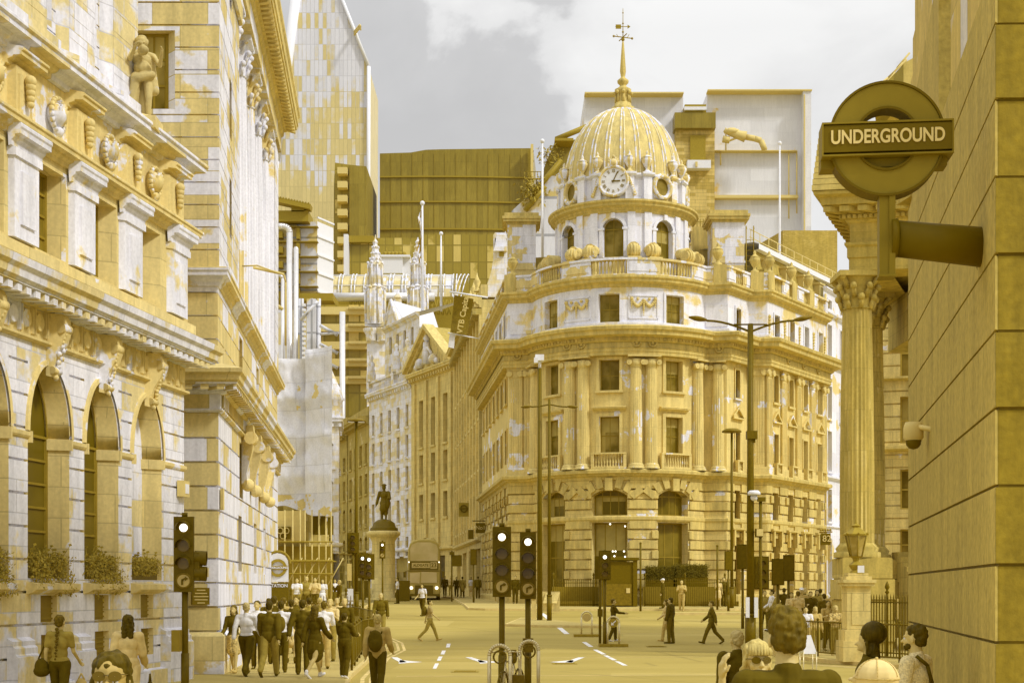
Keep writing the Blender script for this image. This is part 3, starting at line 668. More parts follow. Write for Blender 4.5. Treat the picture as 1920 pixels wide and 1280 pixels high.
mb = MB(); mb.wall(B, 0, B.L, 7.2, 9.5, [dict(s0=B.at(450,0,1), s1=B.at(450,0,1)+.9, z0=7.9, z1=9.0, depth=.3), dict(s0=B.at(482,0,1), s1=B.at(482,0,1)+.9, z0=7.9, z1=9.0, depth=.3)], n=-.02, gro=[7.45+.55*i for i in range(4)], gd=.05, gh=.035)
mb.build('mezzanine_wall', M['bankB'], rB)
for px in (450, 482): window(B, dict(s0=B.at(px,0,1), s1=B.at(px,0,1)+.9, z0=7.9, z1=9.0, depth=.3), rB, n=-.02, bars=(1,1), fw=.05)
mb = MB(); mb.sweep(B, cornice(9.25, .42, .28, -.02)); mb.build('string_course', M['bankB'], rB)
# upper storeys: corner pavilion then columns in a recess
sC = B.at(447, 0, 1)
wo = dict(s0=B.at(247), s1=B.at(327), z0=Z(205,34), z1=Z(58,34), depth=.28)
GB = [10.1+.53*i for i in range(22)]
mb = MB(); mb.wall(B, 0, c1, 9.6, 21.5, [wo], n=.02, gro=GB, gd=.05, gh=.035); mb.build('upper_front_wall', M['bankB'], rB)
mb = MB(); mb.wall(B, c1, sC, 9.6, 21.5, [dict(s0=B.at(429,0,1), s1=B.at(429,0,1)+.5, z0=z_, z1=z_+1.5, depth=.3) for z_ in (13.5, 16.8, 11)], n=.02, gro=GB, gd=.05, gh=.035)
mb.build('upper_street_wall', M['bankBlit'], rB)
window(B, wo, rB, n=.02, bars=(2, 2), fw=.07, frame='framed')
for z_ in (13.5, 16.8, 11): window(B, dict(s0=B.at(429,0,1), s1=B.at(429,0,1)+.5, z0=z_, z1=z_+1.5, depth=.3), rB, n=.02, bars=(0,1), fw=.05)
mb = MB(); ro = [dict(s0=q, s1=q+1.1, z0=z_, z1=z_+2.2, depth=.25) for q in (sC+1.6, sC+4.3, sC+7.0) for z_ in (10.6, 14.6)]
mb.wall(B, sC, c2-1.6, 9.6, 18.2, ro, n=-.9); mb.wall(B, c2-1.6, B.L, 9.6, 18.2, (), n=.02, gro=[10.1+.53*i for i in range(15)], gd=.05, gh=.035)
mb.pbox(B, sC-.05, sC+.0, -.9, .0, 9.6, 18.2); mb.pbox(B, c2-1.6, c2-1.55, -.9, .0, 9.6, 18.2); mb.build('recessed_wall', M['whiteb'], rB)
for o in ro: window(B, o, rB, n=-.9, bars=(1,2), fw=.06)
def column(mb, c, r, z0, z1, cap=.9, n=20, flutes=True, corinth=True, volutes=False, nn=None):
    b_ = [(r*1.38,0),(r*1.38,r*.3),(r*1.2,r*.36),(r*1.28,r*.55),(r*1.1,r*.75),(r*1.02,r*.85)]
    mb.lathe(b_, (c.x,c.y,z0), 16); h = z1-z0-cap; k = n*2 if flutes else n; rows = []
    for (f, tp) in ((0,1),(.33,1),(.66,.94),(1,.85)):
        row = []
        for i in range(k):
            t = 2*math.pi*i/k; rr = r*tp*(.93 if (flutes and i % 2) else 1)
            row.append(Vector((c.x+rr*math.cos(t), c.y+rr*math.sin(t), z0+r*.8+(h-r*.8)*f)))
        rows.append(row)
    mb.grid(rows, closed=True, sm=not flutes)
    zc = z0+h; mb.lathe([(r*.85,0),(r*.95,.03),(r*.88,.06)], (c.x,c.y,zc), 16)
    if corinth:
        mb.lathe([(r*.85,.05),(r*.9,cap*.45),(r*1.15,cap*.85),(r*1.25,cap*.9)], (c.x,c.y,zc), 16)
        for ring, (hh, rr, m_) in enumerate(((.30,1.12,8),(.60,1.22,8),(.86,1.5,4))):
            for i in range(m_):
                t = 2*math.pi*(i+(ring % 2)*.5)/m_+(math.pi/4 if ring == 2 else 0)
                mb.ball((c.x+r*rr*math.cos(t), c.y+r*rr*math.sin(t), zc+cap*hh), r*.2, 6, (1,1,1.1))
                mb.cyl((c.x+r*.85*math.cos(t), c.y+r*.85*math.sin(t), zc+cap*(hh-.28)), (c.x+r*rr*math.cos(t), c.y+r*rr*math.sin(t), zc+cap*hh), r*.17, r*.12, n=5)
    a = r*1.32
    if nn is not None:
        t_ = Vector((-nn.y, nn.x, 0))
        if volutes:
            for sg in (-1, 1):
                for f_ in (-.9, .9):
                    p = Vector((c.x, c.y, zc+cap*.42))+t_*sg*r*1.08+nn*r*f_*.75
                    mb.cyl(p-nn*r*.3, p+nn*r*.3, r*.42, n=12); mb.cyl(p-nn*r*.36, p+nn*r*.36, r*.14, n=8)
            mb.cyl(Vector((c.x,c.y,zc+.04)), Vector((c.x,c.y,zc+cap*.7)), r*.9, r*1.05, n=14)
        c3 = Vector((c.x, c.y, 0))
        F = lambda u, v, z: c3+t_*u+nn*v+Vector((0,0,z))
        for z0_, z1_, q in ((zc+cap*.86, zc+cap, a),):
            P_ = [F(-q,-q,z0_),F(q,-q,z0_),F(q,q,z0_),F(-q,q,z0_)]; Q_ = [p+Vector((0,0,z1_-z0_)) for p in P_]
            mb.face(P_[::-1]); mb.face(Q_)
            for i in range(4): j = (i+1) % 4; mb.face([P_[i],P_[j],Q_[j],Q_[i]])
for i in range(5):
    q = sC+.7+i*(c2-1.6-sC-1.2)/4; mb = MB(); column(mb, B.pt(q, -.50, 0), .42, 9.72, 18.2, 1.1, nn=B.nrm(q)); mb.build('column', M['whiteb'], rB)
mb = MB(); mb.pbox(B, 0, sC, .03, .12, 17.2, 18.2); mb.wall(B, 0, B.L, 18.2, 19.1, (), n=.12); mb.face([B.pt(sC,.12,18.2),B.pt(c2-1.6,.12,18.2),B.pt(c2-1.6,-.9,18.2),B.pt(sC,-.9,18.2)])
mb.build('entablature', M['bankB'], rB)
mb = MB(); mb.sweep(B, [(.12,18.75),(.2,18.82),(.22,18.98),(.3,19.0),(.32,19.12),(.66,19.18),(.67,19.3),(.71,19.34),(.72,19.6),(.78,19.7),(.78,19.85),(.2,20.1)])
blocks(mb, B, 0, c2, .34, .17, .3, .62, 19.02, 19.17); mb.build('eaves_cornice', M['rowstone'], rB)
mb = MB(); mb.face([B.pt(0,0,20.1), B.pt(c1,0,20.1), B.pt(c2,0,20.1), B.pt(B.L,0,20.1)]); mb.build('roof', M['roofy'], rB)
mb = MB(); mb.pbox(B, B.at(357), B.at(389), .02, .06, 1.75, 2.15); s1 = mb.build('brass_plaque', M['darkm'], rB)
mb = MB()
for r_ in range(5): w_2 = (.10,.14,.17,.15,.09)[r_]; c_ = B.at(373); mb.pbox(B, c_-w_2, c_+w_2, .06, .064, 2.08-r_*.075, 2.105-r_*.075)
mb.build('engraved_lines', M['yellowp'], s1)
mb = MB(); mb.pbox(B, B.at(360), B.at(388), .02, .05, 2.4, 2.62); mb.build('notice_plate', M['yellowp'], rB)
mb = MB(); mb.pbox(B, c1+.2, c1+.45, .02, .1, 4.0, 4.5); mb.build('alarm_box', M['yellowp'], rB)
# ================================================================== the domed corner building
C0 = Vector((7.32, 95)); A0 = R(12.5)     # axis of the dome; its front looks a little to the left of the camera
def ang(rel, r): t = R(rel)-A0; return (C0.x+r*math.sin(t), C0.y-r*math.cos(t))
RB = 6.0
arc = [ang(-67+134*i/16, RB) for i in range(17)]
Dp = Path([(-2.4,116),(-.17,94.25)]+arc+[(13.6,91.2),(15.3,93.5),(16.5,93.4),(22.1,101.9),(21,112)])
iA = 2; iE = 18
def sr(rel): return Dp.S[iA]+(rel+67)/134*(Dp.S[iE]-Dp.S[iA])
def z9(py): return Z(py, 89.4)
g0 = g(90)
rD = thing('domed_office_building', 'stone corner block with bowed front, paired columns, ribbed dome, clock and spire', 'building', (C0.x, C0.y, g0))
LW0, LW1 = 0, Dp.S[1]; RW0, RW1 = Dp.S[21+0], Dp.S[22]
# vertex indices: 0 left wing end, 1 left corner, 2..18 arc, 19 (13.6,91.2), 20 (15.3,93.5), 21 (16.5,93.4), 22 right wing end, 23
RW0, RW1 = Dp.S[21], Dp.S[22]; LF0, LF1 = Dp.S[1], Dp.S[2]; RF0, RF1 = Dp.S[18], Dp.S[19]; FC0, FC1 = Dp.S[19], Dp.S[20]
def op(c, wd, z0, z1, rise=0, depth=.45): return dict(s0=c-wd/2, s1=c+wd/2, z0=z0, z1=z1, rise=rise, depth=depth)
bays = [sr(-40), sr(0), sr(40)]
rw = [RW0+1.5+i*(RW1-RW0-2.6)/3 for i in range(4)]
lw = [2.0+i*3.0 for i in range(7)]
go, mo, f1, f2, at_ = [], [], [], [], []
for c in bays:
    go.append(op(c, 2.25, g0+.9, z9(979), 0, .6)); mo.append(op(c, 2.25, z9(966), z9(917), .42, .6))
    f1.append(op(c, 1.25, z9(852), z9(781), 0, .4)); f2.append(op(c, 1.25, z9(733), z9(675), 0, .4)); at_.append(op(c, 1.28, z9(609), z9(553), 0, .4))
fc = (FC0+FC1)/2
for c, wd in [(fc, .75)]+[(q, .95) for q in rw]:
    go.append(op(c, wd*1.15, g0+.7, z9(1003), 0, .5)); mo.append(op(c, wd, z9(968), z9(913), 0, .5))
    f1.append(op(c, wd*.8, z9(858), z9(797), 0, .35)); f2.append(op(c, wd*.8, z9(735), z9(680), 0, .35)); at_.append(op(c, wd*.85, z9(612), z9(562), 0, .35))
for c in lw:
    go.append(op(c, 1.3, g0+.7, z9(1003), 0, .5)); mo.append(op(c, 1.3, z9(968), z9(920), .3, .5))
    f1.append(op(c, 1.1, z9(852), z9(785), 0, .35)); f2.append(op(c, 1.1, z9(733), z9(680), 0, .35)); at_.append(op(c, 1.1, z9(609), z9(553), 0, .35))
zS = z9(900)
mb = MB(); mb.wall(Dp, 0, Dp.L, g0-.4, zS, go+mo, gro=[g0+1.0+.62*i for i in range(13)], gd=.10, gh=.07); mb.build('ground_floor_wall', M['domelow'], rD)
for o in go: window(Dp, o, rD, glass='glassbig', frame='framed', bars=(2 if o['s1']-o['s0'] > 1.5 else 1, 1), fw=.1)
for o in mo: window(Dp, o, rD, glass='glassbig', frame='framed', bars=(3 if o['s1']-o['s0'] > 1.5 else 0, 0), fw=.09)
# alternating projecting courses on the piers
mb = MB(); allc = sorted([(o['s0'], o['s1']) for o in mo]); edge = [0]+[q for p in allc for q in p]+[Dp.S[22]]
for i in range(0, len(edge)-1, 2):
    a, b = edge[i], edge[i+1]
    if b-a < .5: continue
    k = 0
    for zc in [g0+1.07+.62*j for j in range(12)]:
        if zc < z9(983) or zc > z9(968):
            if k % 2 == 0 and b-a > 1.2: mb.pbox(Dp, a+.12, b-.12, 0, .09, zc+.02, zc+.52)
            if k % 2 == 1 and b-a > .6: mb.pbox(Dp, a+.01, a+.42, 0, .13, zc+.03, zc+.5); mb.pbox(Dp, b-.42, b-.01, 0, .13, zc+.03, zc+.5)
        k += 1
mb.build('rusticated_course', M['domeband'], rD)
for c in bays:      # fan
    mb = MB()
    for k in range(7):
        t = R(-48+96*k/6); zc = z9(917)-1.75; r0, r1 = 1.88, 2.5+(.18 if k % 2 == 0 else 0)
        def Q(r_, tt): return (c+r_*math.sin(tt), zc+r_*math.cos(tt)*1.0)
        dt = R(5.6); P_ = [Q(r0,t-dt),Q(r0,t+dt),Q(r1,t+dt*.9),Q(r1,t-dt*.9)]
        F = [Dp.pt(s_, .16, z_) for s_, z_ in P_]; mb.face(F[::-1]); Bk = [Dp.pt(s_, 0, z_) for s_, z_ in P_]
        for i in range(4): j = (i+1) % 4; mb.face([F[i],F[j],Bk[j],Bk[i]])
    mb.pbox(Dp, c-.22, c+.22, 0, .3, z9(920), z9(897))
    mb.build('voussoir_fan', M['domeband'], rD)
mb = MB(); mb.sweep(Dp, string(z9(978), .36, .14), 0, Dp.S[22])
for c in rw+[fc]:
    for sg in (-1, 1): mb.pbox(Dp, c+sg*.62-.1, c+sg*.62+.1, 0, .3, z9(1020), z9(990))
    mb.sweep(Dp, string(z9(992), .25, .3), c-.85, c+.85)
mb.build('transom_band', M['domeband'], rD)
mb = MB(); mb.sweep(Dp, [(0,g0-.4),(.22,g0-.4),(.22,g0+.6),(.16,g0+.7),(0,g0+.75)]); mb.build('plinth', M['domeband'], rD)
mb = MB(); mb.sweep(Dp, [(0,zS-.02),(.1,zS),(.12,zS+.18),(.3,zS+.26),(.32,zS+.34),(.52,zS+.4),(.54,zS+.58),(.46,zS+.66),(-.02,zS+.7)]); mb.build('string_course', M['domeband'], rD)
zC0 = zS+.68; zC1 = z9(669)
mb = MB(); mb.wall(Dp, 0, Dp.L, zS+.6, zC1, f1+f2); mb.build('upper_wall', M['domemid'], rD)
for o in f1: window(Dp, o, rD, bars=(1, 1), fw=.06, frame='framed')
for o in f2: window(Dp, o, rD, bars=(1, 1), fw=.06, frame='framed')
for i, o in enumerate(f1):
    mb = MB(); big = i < 3; surround(mb, Dp, o, t=.2 if big else .1, p=.08, hood=.34 if big else 0, sill=False)
    if 3 <= i < 8:      # triangular / curved pediments on the wing
        c = (o['s0']+o['s1'])/2; zt = o['z1']+.75; hw = .72
        mb.pbox(Dp, c-hw, c+hw, 0, .22, zt-.05, zt+.05)
        for a_, b_ in ((-hw, 0), (0, hw)):
            za, zb = (zt, zt+.62) if a_ < 0 else (zt+.62, zt)
            F = [Dp.pt(c+a_,.22,za),Dp.pt(c+b_,.22,zb),Dp.pt(c+b_,.22,zb+.14),Dp.pt(c+a_,.22,za+.14)]; G = [Dp.pt(c+a_,0,za),Dp.pt(c+b_,0,zb),Dp.pt(c+b_,0,zb+.14),Dp.pt(c+a_,0,za+.14)]
            mb.face(F)
            for q in range(4): j = (q+1) % 4; mb.face([F[j],F[q],G[q],G[j]])
    mb.build('window_surround', M['domemid'], rD)
for i, o in enumerate(f2): mb = MB(); surround(mb, Dp, o, t=.18 if i < 3 else .1, p=.08); mb.build('window_surround', M['domemid'], rD)
for i, o in enumerate(f1):
    if i >= 8: continue
    mb = MB(); e_ = .42 if i < 3 else .12; a, b = o['s0']-e_, o['s1']+e_; zt = o['z0']+.08
    mb.pbox(Dp, a, b, 0, .42, zC0, zC0+.14); mb.pbox(Dp, a, b, .1, .44, zt-.1, zt)
    mb.pbox(Dp, a, a+.18, .1, .42, zC0+.14, zt-.1); mb.pbox(Dp, b-.18, b, .1, .42, zC0+.14, zt-.1)
    baluster_run(mb, Dp, a+.2, b-.2, .2, .36, zC0+.14, zt-.1, .17, 6)
    mb.build('window_balustrade', M['domemid'], rD)
cols = [sr(q) for q in (-59,-24.6,-15.6,15.6,24.6,58)]+[(RF0+RF1)/2+.1]
for q in cols:
    mb = MB(); nn = Dp.nrm(q); column(mb, Dp.pt(q, .12, 0), .40, zC0, zC1, .75, corinth=False, volutes=True, nn=nn); mb.build('column', M['domemid'], rD)
pil = [LF0+.55, LF0+1.55, FC1+.55]+[RW0+.35]+[(rw[i]+rw[i+1])/2 for i in range(3)]+[RW1-.3]
for q in pil:
    mb = MB(); hw = .42
    mb.pbox(Dp, q-hw, q+hw, 0, .16, zC0+.5, zC1-.6)
    for k in range(5): mb.pbox(Dp, q-hw+.08+k*.155, q-hw+.15+k*.155, .16, .185, zC0+.7, zC1-.75)
    mb.pbox(Dp, q-hw-.08, q+hw+.08, 0, .24, zC0, zC0+.5); nn = Dp.nrm(q)
    for sg in (-1, 1):
        p = Dp.pt(q+sg*hw*.85, .2, zC1-.38); mb.cyl(p-nn*.15, p+nn*.12, .2, n=10)
    mb.pbox(Dp, q-hw-.08, q+hw+.08, 0, .26, zC1-.18, zC1); mb.pbox(Dp, q-hw, q+hw, 0, .2, zC1-.6, zC1-.18)
    mb.build('pilaster', M['domemid'], rD)
# entablature
zE = zC1; mb = MB()
mb.sweep(Dp, [(-.2,zE),(.46,zE),(.46,zE+.2),(.5,zE+.22),(.5,zE+.38),(.54,zE+.42),(.42,zE+.44),(.42,zE+1.08),(.5,zE+1.12)]); mb.build('entablature', M['domeband'], rD)
for q in [LF0+.9]+[sr(v) for v in (-24.6,-15.6,15.6,24.6)]+[(RF0+RF1)/2]+[(rw[i]+rw[i+1])/2 for i in range(3)]:
    mb = MB(); nn = Dp.nrm(q); p = Dp.pt(q, .42, zE+.76); d = Vector((-nn.y, nn.x, 0))
    for k in range(12):
        t, t2 = 2*math.pi*k/12, 2*math.pi*(k+1)/12
        mb.cyl(p+nn*.04+d*.24*math.cos(t)+Vector((0,0,.24*math.sin(t))), p+nn*.04+d*.24*math.cos(t2)+Vector((0,0,.24*math.sin(t2))), .07, n=6)
    mb.ball(p, .12, 8); mb.build('rosette', M['domeband'], rD)
zK = z9(643)
mb = MB(); mb.sweep(Dp, [(.5,zK-.06),(.62,zK),(.64,zK+.2),(.72,zK+.24),(1.15,zK+.3),(1.17,zK+.52),(1.3,zK+.6),(1.34,zK+.78),(1.2,zK+.86),(.0,z9(611))])
blocks(mb, Dp, 0, Dp.S[22], .24, .12, .55, .70, zK+.04, zK+.19); mb.build('cornice', M['domeband'], rD)
# attic
zT0, zT1 = z9(613), z9(541)
mb = MB(); mb.wall(Dp, 0, Dp.L, zT0, zT1, at_, n=.1); mb.build('attic_wall', M['domehi'], rD)
for o in at_: window(Dp, o, rD, n=.1, bars=(1, 1), fw=.06, frame='framed')
mb = MB()
for o in at_: surround(mb, Dp, o, n=.1, t=.14, p=.06, sill=False)
for q in (sr(-20), sr(20)):
    hw, za, zb = .92, z9(600), z9(556)
    mb.pbox(Dp, q-hw, q+hw, .1, .15, zb-.07, zb); mb.pbox(Dp, q-hw, q+hw, .1, .15, za, za+.07); mb.pbox(Dp, q-hw, q-hw+.07, .1, .15, za, zb); mb.pbox(Dp, q+hw-.07, q+hw, .1, .15, za, zb)
for q in [LF0+.9, (RF0+RF1)/2]: mb.pbox(Dp, q-.7, q+.7, .1, .16, z9(602), z9(560))
mb.sweep(Dp, string(zT0-.05, .3, .16, .1)); mb.build('attic_panel', M['domehi'], rD)
for q in (sr(-20), sr(20)):      # carved swags
    mb = MB(); zc = z9(565)
    for sg in (-1, 1):
        for k in range(9):
            u = k/8; mb.ball(Dp.pt(q+sg*(.06+.62*u), .2, zc-.42*math.sin(math.pi*u)*.8-.05), .085+.03*math.sin(math.pi*u), 6)
        for k in range(5): mb.ball(Dp.pt(q+sg*.72, .2, zc-.12*k), .09-.012*k, 6)
        mb.ball(Dp.pt(q+sg*.35, .2, zc+.05), .1, 6); mb.ball(Dp.pt(q+sg*.72, .2, zc+.06), .12, 6)
    for k in range(8): mb.ball(Dp.pt(q, .2, zc-.03-.13*k), .11-.01*k, 6)
    mb.build('carved_swag', M['domemid'], rD)
for q in [RW0+.25]+[(rw[i]+rw[i+1])/2 for i in range(3)]+[RW1-.35]:
    mb = MB()
    for k in range(7): mb.ball(Dp.pt(q, .12, z9(570)-.2*k), .13-.008*k, 6)
    mb.build('carved_drop', M['domeband'], rD)
zU = z9(541); mb = MB(); mb.sweep(Dp, [(.1,zU),(.2,zU+.04),(.22,zU+.2),(.5,zU+.3),(.52,zU+.46),(.62,zU+.52),(.62,zU+.66),(-.3,zU+.72)]); mb.build('attic_cornice', M['domeband'], rD)
# parapet with balustrades
zP0, zP1 = z9(521), z9(487)
mb = MB(); runs = [(sr(-52),sr(-30)),(sr(-10.5),sr(10.5)),(sr(30),sr(52))]+[(q-.7,q+.7) for q in rw]+[(fc-.5,fc+.5)]+[(q-.9,q+.9) for q in lw]
runs.sort(); cur = 0
mb.pbox(Dp, 0, Dp.S[22], -.15, .3, zP0-.3, zP0+.14); mb.pbox(Dp, 0, Dp.S[22], -.1, .32, zP1-.13, zP1)
for a, b in runs+[(Dp.S[22], Dp.S[22])]:
    if a-cur > .1: mb.pbox(Dp, cur, a, -.08, .24, zP0+.14, zP1-.13); mb.pbox(Dp, cur+.12, a-.12, .24, .28, zP0+.3, zP1-.25)
    cur = b
mb.build('parapet', M['domehi2'], rD)
for a, b in runs:
    mb = MB(); baluster_run(mb, Dp, a+.03, b-.03, -.02, .18, zP0+.14, zP1-.13, .23, 7); mb.build('balustrade', M['domeband'], rD)
# urns on the parapet
def urn(mb, c, s=1, n=12):
    mb.lathe([(.30*s,0),(.30*s,.1*s),(.14*s,.2*s),(.1*s,.34*s),(.22*s,.5*s),(.36*s,.78*s),(.38*s,.92*s),(.30*s,1.0*s),(.36*s,1.06*s),(.2*s,1.16*s),(.08*s,1.28*s),(.11*s,1.38*s),(.04*s,1.5*s),(0,1.55*s)], c, n)
for q in (LF0+.3, RF1-.6, FC1+.4, RW0+.3, RW0+4.0, RW0+7.0):
    mb = MB(); mb.pbox(Dp, q-.4, q+.4, -.2, .36, zP0, zP1+.06); urn(mb, Dp.pt(q, .08, zP1+.06), .95); mb.build('urn', M['domeband'], rD)
# roofs
mb = MB(); zr = zP0-.1; mb.face([Dp.pt(q, -.1, zr) for q in Dp.S]); mb.build('flat_roof', M['roofy'], rD)
def frustum(mb, base, top, z0, z1):
    k = len(base)
    for i in range(k): j = (i+1) % k; mb.face([(*base[i],z0),(*base[j],z0),(*top[j],z1),(*top[i],z1)])
    mb.face([(*p,z1) for p in top])
mb = MB()
Pi = lambda px, D: (X(px, D), D)
frustum(mb, [(.5,96.5),(3.2,96),(3.6,118),(-1,118)], [(1.2,98),(2.9,97.5),(3,117),(.3,117)], zr, z9(430)+.2)
frustum(mb, [(11.2,96),(14.2,95.2),(22,107),(20,114),(8,114)], [(11.5,98),(14.2,97),(21,108.5),(19,113),(9,113)], zr, z9(448))
mb.build('mansard_roof', M['slate'], rD)
mb = MB()
for i in range(4):
    q = RW0+1.6+i*2.5; c = Dp.pt(q, -1.3, zr+1.0); mb.pbox(Dp, q-.38, q+.38, -1.6, -.85, zr, zr+2.0)
mb.build('dormer', M['slate'], rD)
for (px, D, w2, ytop, wy) in ((978, 96.6, .95, 400, 2.2), (1366, 94.6, 1.05, 395, 2.4)):
    mb = MB(); x = X(px, D); zt = Z(ytop, D)
    mb.box(x-w2, x+w2, D, D+wy, zr, zt-.75); mb.box(x-w2-.05, x+w2+.05, D-.05, D+wy+.05, zr+2.2, zr+2.35)
    mb.build('chimney_stack', M['domehi2'], rD)
    mb = MB()
    for k, (e_, h0, h1) in enumerate(((.1,.75,.6),(.28,.6,.42),(.34,.42,.25),(.2,.25,0))): mb.box(x-w2-e_, x+w2+e_, D-e_, D+wy+e_, zt-h0, zt-h1)
    mb.build('chimney_cap', M['domeband'], rD)
mb = MB()       # dark pot cage on the right of the drum
x, D = X(1320, 98), 98; mb.box(x-.7,x+.7,D,D+1.2,zr,Z(425,98))
mb.build('roof_vent', M['domeband'], rD)
mb = MB()
for k in range(5): mb.tube([(x-.45+.22*k,D+.2,Z(424,98)),(x-.45+.22*k,D+.2,Z(412,98)),(x-.3+.15*k,D+.4,Z(407,98))], .03, 5)
mb.tube([(x-.5,D+.2,Z(415,98)),(x+.5,D+.2,Z(415,98))], .03, 5); mb.build('cage', M['framed'], rD)
# ---- drum
zd0, zd1 = zr, Z(395, 90.7)
RD = 4.35
K = 64
dr = []
def arcpath(r, a0, a1, n, cx=C0.x, cy=C0.y):
    return Path([(cx+r*math.sin(R(a0+(a1-a0)*i/n)-A0), cy-r*math.cos(R(a0+(a1-a0)*i/n)-A0)) for i in range(n+1)])
Dr = arcpath(RD, -180, 180, 48)
def sd(rel, P=None): P = P or Dr; return (rel+180)/360*P.L
dops = [op(sd(a), 1.30, Z(483,91), Z(412,91), .62, .35) for a in (-135,-90,-45,0,45,90,135)]
mb = MB(); mb.wall(Dr, 0, Dr.L, zd0, zd1+.1, dops); mb.build('drum_wall', M['domehi'], rD)
for o in dops: window(Dr, o, rD, bars=(1, 0), fw=.07, frame='framed')
for o in dops:
    mb = MB(); a, b = o['s0'], o['s1']; zs = o['z1']-.62
    cv = archpts(a-.22, b+.22, zs, .84); ci = archpts(a-.02, b+.02, zs, .64)
    for (p0, p1, q0, q1) in zip(cv[:-1], cv[1:], ci[:-1], ci[1:]):
        mb.face([Dr.pt(q0[0],.1,q0[1]),Dr.pt(q1[0],.1,q1[1]),Dr.pt(p1[0],.1,p1[1]),Dr.pt(p0[0],.1,p0[1])]); mb.face([Dr.pt(p0[0],.1,p0[1]),Dr.pt(p1[0],.1,p1[1]),Dr.pt(p1[0],0,p1[1]),Dr.pt(p0[0],0,p0[1])])
    for sg, q in ((-1, a-.12), (1, b+.12)): mb.pbox(Dr, q-.12, q+.12, 0, .1, o['z0'], zs); mb.pbox(Dr, q-.2, q+.2, 0, .14, zs-.08, zs+.06)
    c = (a+b)/2; mb.pbox(Dr, c-.12, c+.12, 0, .2, o['z1'], o['z1']+.34)
    mb.build('window_surround', M['domehi'], rD)
mb = MB()
for a in range(-158, 180, 45):
    for off in (-7, 7): q = sd(a+off); mb.pbox(Dr, q-.24, q+.24, 0, .14, zd0, zd1-.1)
mb.build('drum_pilaster', M['domehi'], rD)
mb = MB(); mb.sweep(Dr, [(0,zd1-.14),(.1,zd1-.1),(.12,zd1),(.2,zd1+.06),(.22,zd1+.16),(.46,zd1+.26),(.48,zd1+.4),(.6,zd1+.48),(.6,zd1+.6),(.0,zd1+.7)]); mb.build('drum_cornice', M['domeband'], rD)
# scrolls between the windows
for a in (-112.5,-67.5,-22.5,22.5,67.5,112.5):
    for off in ((-7, 7) if abs(a) < 90 else (0,)):
        t = R(a+off)-A0; nn = Vector((math.sin(t), -math.cos(t), 0)); d = Vector((-nn.y, nn.x, 0)); mb = MB()
        p = Vector((C0.x, C0.y, 0))+nn*(RD+.85); zc = Z(471,90)
        for k, (u, rr) in enumerate(((-.3,.32),(-.15,.42),(0,.46),(.15,.42),(.3,.32))):
            c = p+d*u+Vector((0,0,zc)); mb.cyl(c-d*.09, c+d*.09, rr, n=16); mb.cyl(c-d*.1, c+d*.1, rr*.35, n=8)
        mb.cyl(p-nn*.9+Vector((0,0,zc+.25)), p+Vector((0,0,zc+.15)), .32, .42, n=10)
        mb.box(-.42,.42,-.5,.5,zd0,zc-.45, Matrix.Translation((p.x,p.y,0)) @ Matrix.Rotation(t, 4, 'Z'))
        mb.build('scroll_buttress', M['domemid'], rD)
# upper ring with clock and round windows
zr0, zr1 = zd1+.68, Z(328,91); RU = 4.0
Ur = arcpath(RU, -180, 180, 48)
mb = MB(); mb.wall(Ur, 0, Ur.L, zr0, zr1); mb.sweep(Ur, string(zr1-.12,.24,.24)); mb.sweep(Ur, string(zr0,.2,.1))
for a in range(-158, 180, 45):
    for off in (-8, 8): q = (a+off+180)/360*Ur.L; mb.pbox(Ur, q-.26, q+.26, 0, .28, zr0, zr1+.02); mb.sweep(Ur, string(zr1-.1,.26,.16,.28), q-.36, q+.36)
mb.build('upper_ring', M['domehi'], rD)
for a in range(-158, 180, 45):
    for off in (-8, 8):
        t = R(a+off)-A0
        if math.cos(t) < -.35: continue
        mb = MB(); urn(mb, (C0.x+math.sin(t)*(RU+.1), C0.y-math.cos(t)*(RU+.1), zr1+.1), .95); mb.build('urn', M['domehi2'], rD)
def ringdisc(name, rel, rad, zc, rin, mats, P=(RU, .12)):
    t = R(rel)-A0; Mx = Matrix.Translation((C0.x+math.sin(t)*(P[0]+P[1]), C0.y-math.cos(t)*(P[0]+P[1]), zc)) @ Matrix.Rotation(t, 4, 'Z')
    return Mx, t
for a in (-90, -45, 45, 90):
    Mx, t = ringdisc('o', a, .7, 0, .5, None); Mx = Matrix.Translation((0,0,Z(347,91))) @ Mx
    mb = MB(); rows = []
    for rr, yy in ((.85,.25),(.85,-.12),(.72,-.2),(.58,-.14),(.55,.2)): rows.append([Mx @ Vector((rr*.92*math.cos(2*math.pi*i/24), yy, rr*math.sin(2*math.pi*i/24))) for i in range(24)])
    mb.grid(rows, closed=True); r_ = mb.build('round_window', M['domehi2'], rD)
    mb = MB(); mb.face([Mx @ Vector((.56*.92*math.cos(2*math.pi*i/24), .05, .56*math.sin(2*math.pi*i/24))) for i in range(24)]); mb.build('pane', M['glass'], r_)
Mx, t = ringdisc('c', 0, 1, 0, 0, None); Mx = Matrix.Translation((0,0,Z(341,91))) @ Mx
mb = MB(); rows = []
for rr, yy in ((1.02,.4),(1.02,-.16),(.93,-.26),(.84,-.22),(.82,-.14)): rows.append([Mx @ Vector((rr*math.cos(2*math.pi*i/32), yy, rr*math.sin(2*math.pi*i/32))) for i in range(32)])
mb.grid(rows, closed=True)
for sg in (-1, 1):
    for k in range(8): u = k/7; mb.ball(Mx @ Vector((sg*(1.0+.35*u), -.05, .15-1.0*u)), .12, 6)
cl = mb.build('clock', M['domehi2'], rD)
mb = MB(); mb.face([Mx @ Vector((.84*math.cos(2*math.pi*i/32), -.15, .84*math.sin(2*math.pi*i/32))) for i in range(32)]); mb.build('dial', M['white'], cl)
rom = ['XII','I','II','III','IIII','V','VI','VII','VIII','IX','X','XI']; mb = MB()
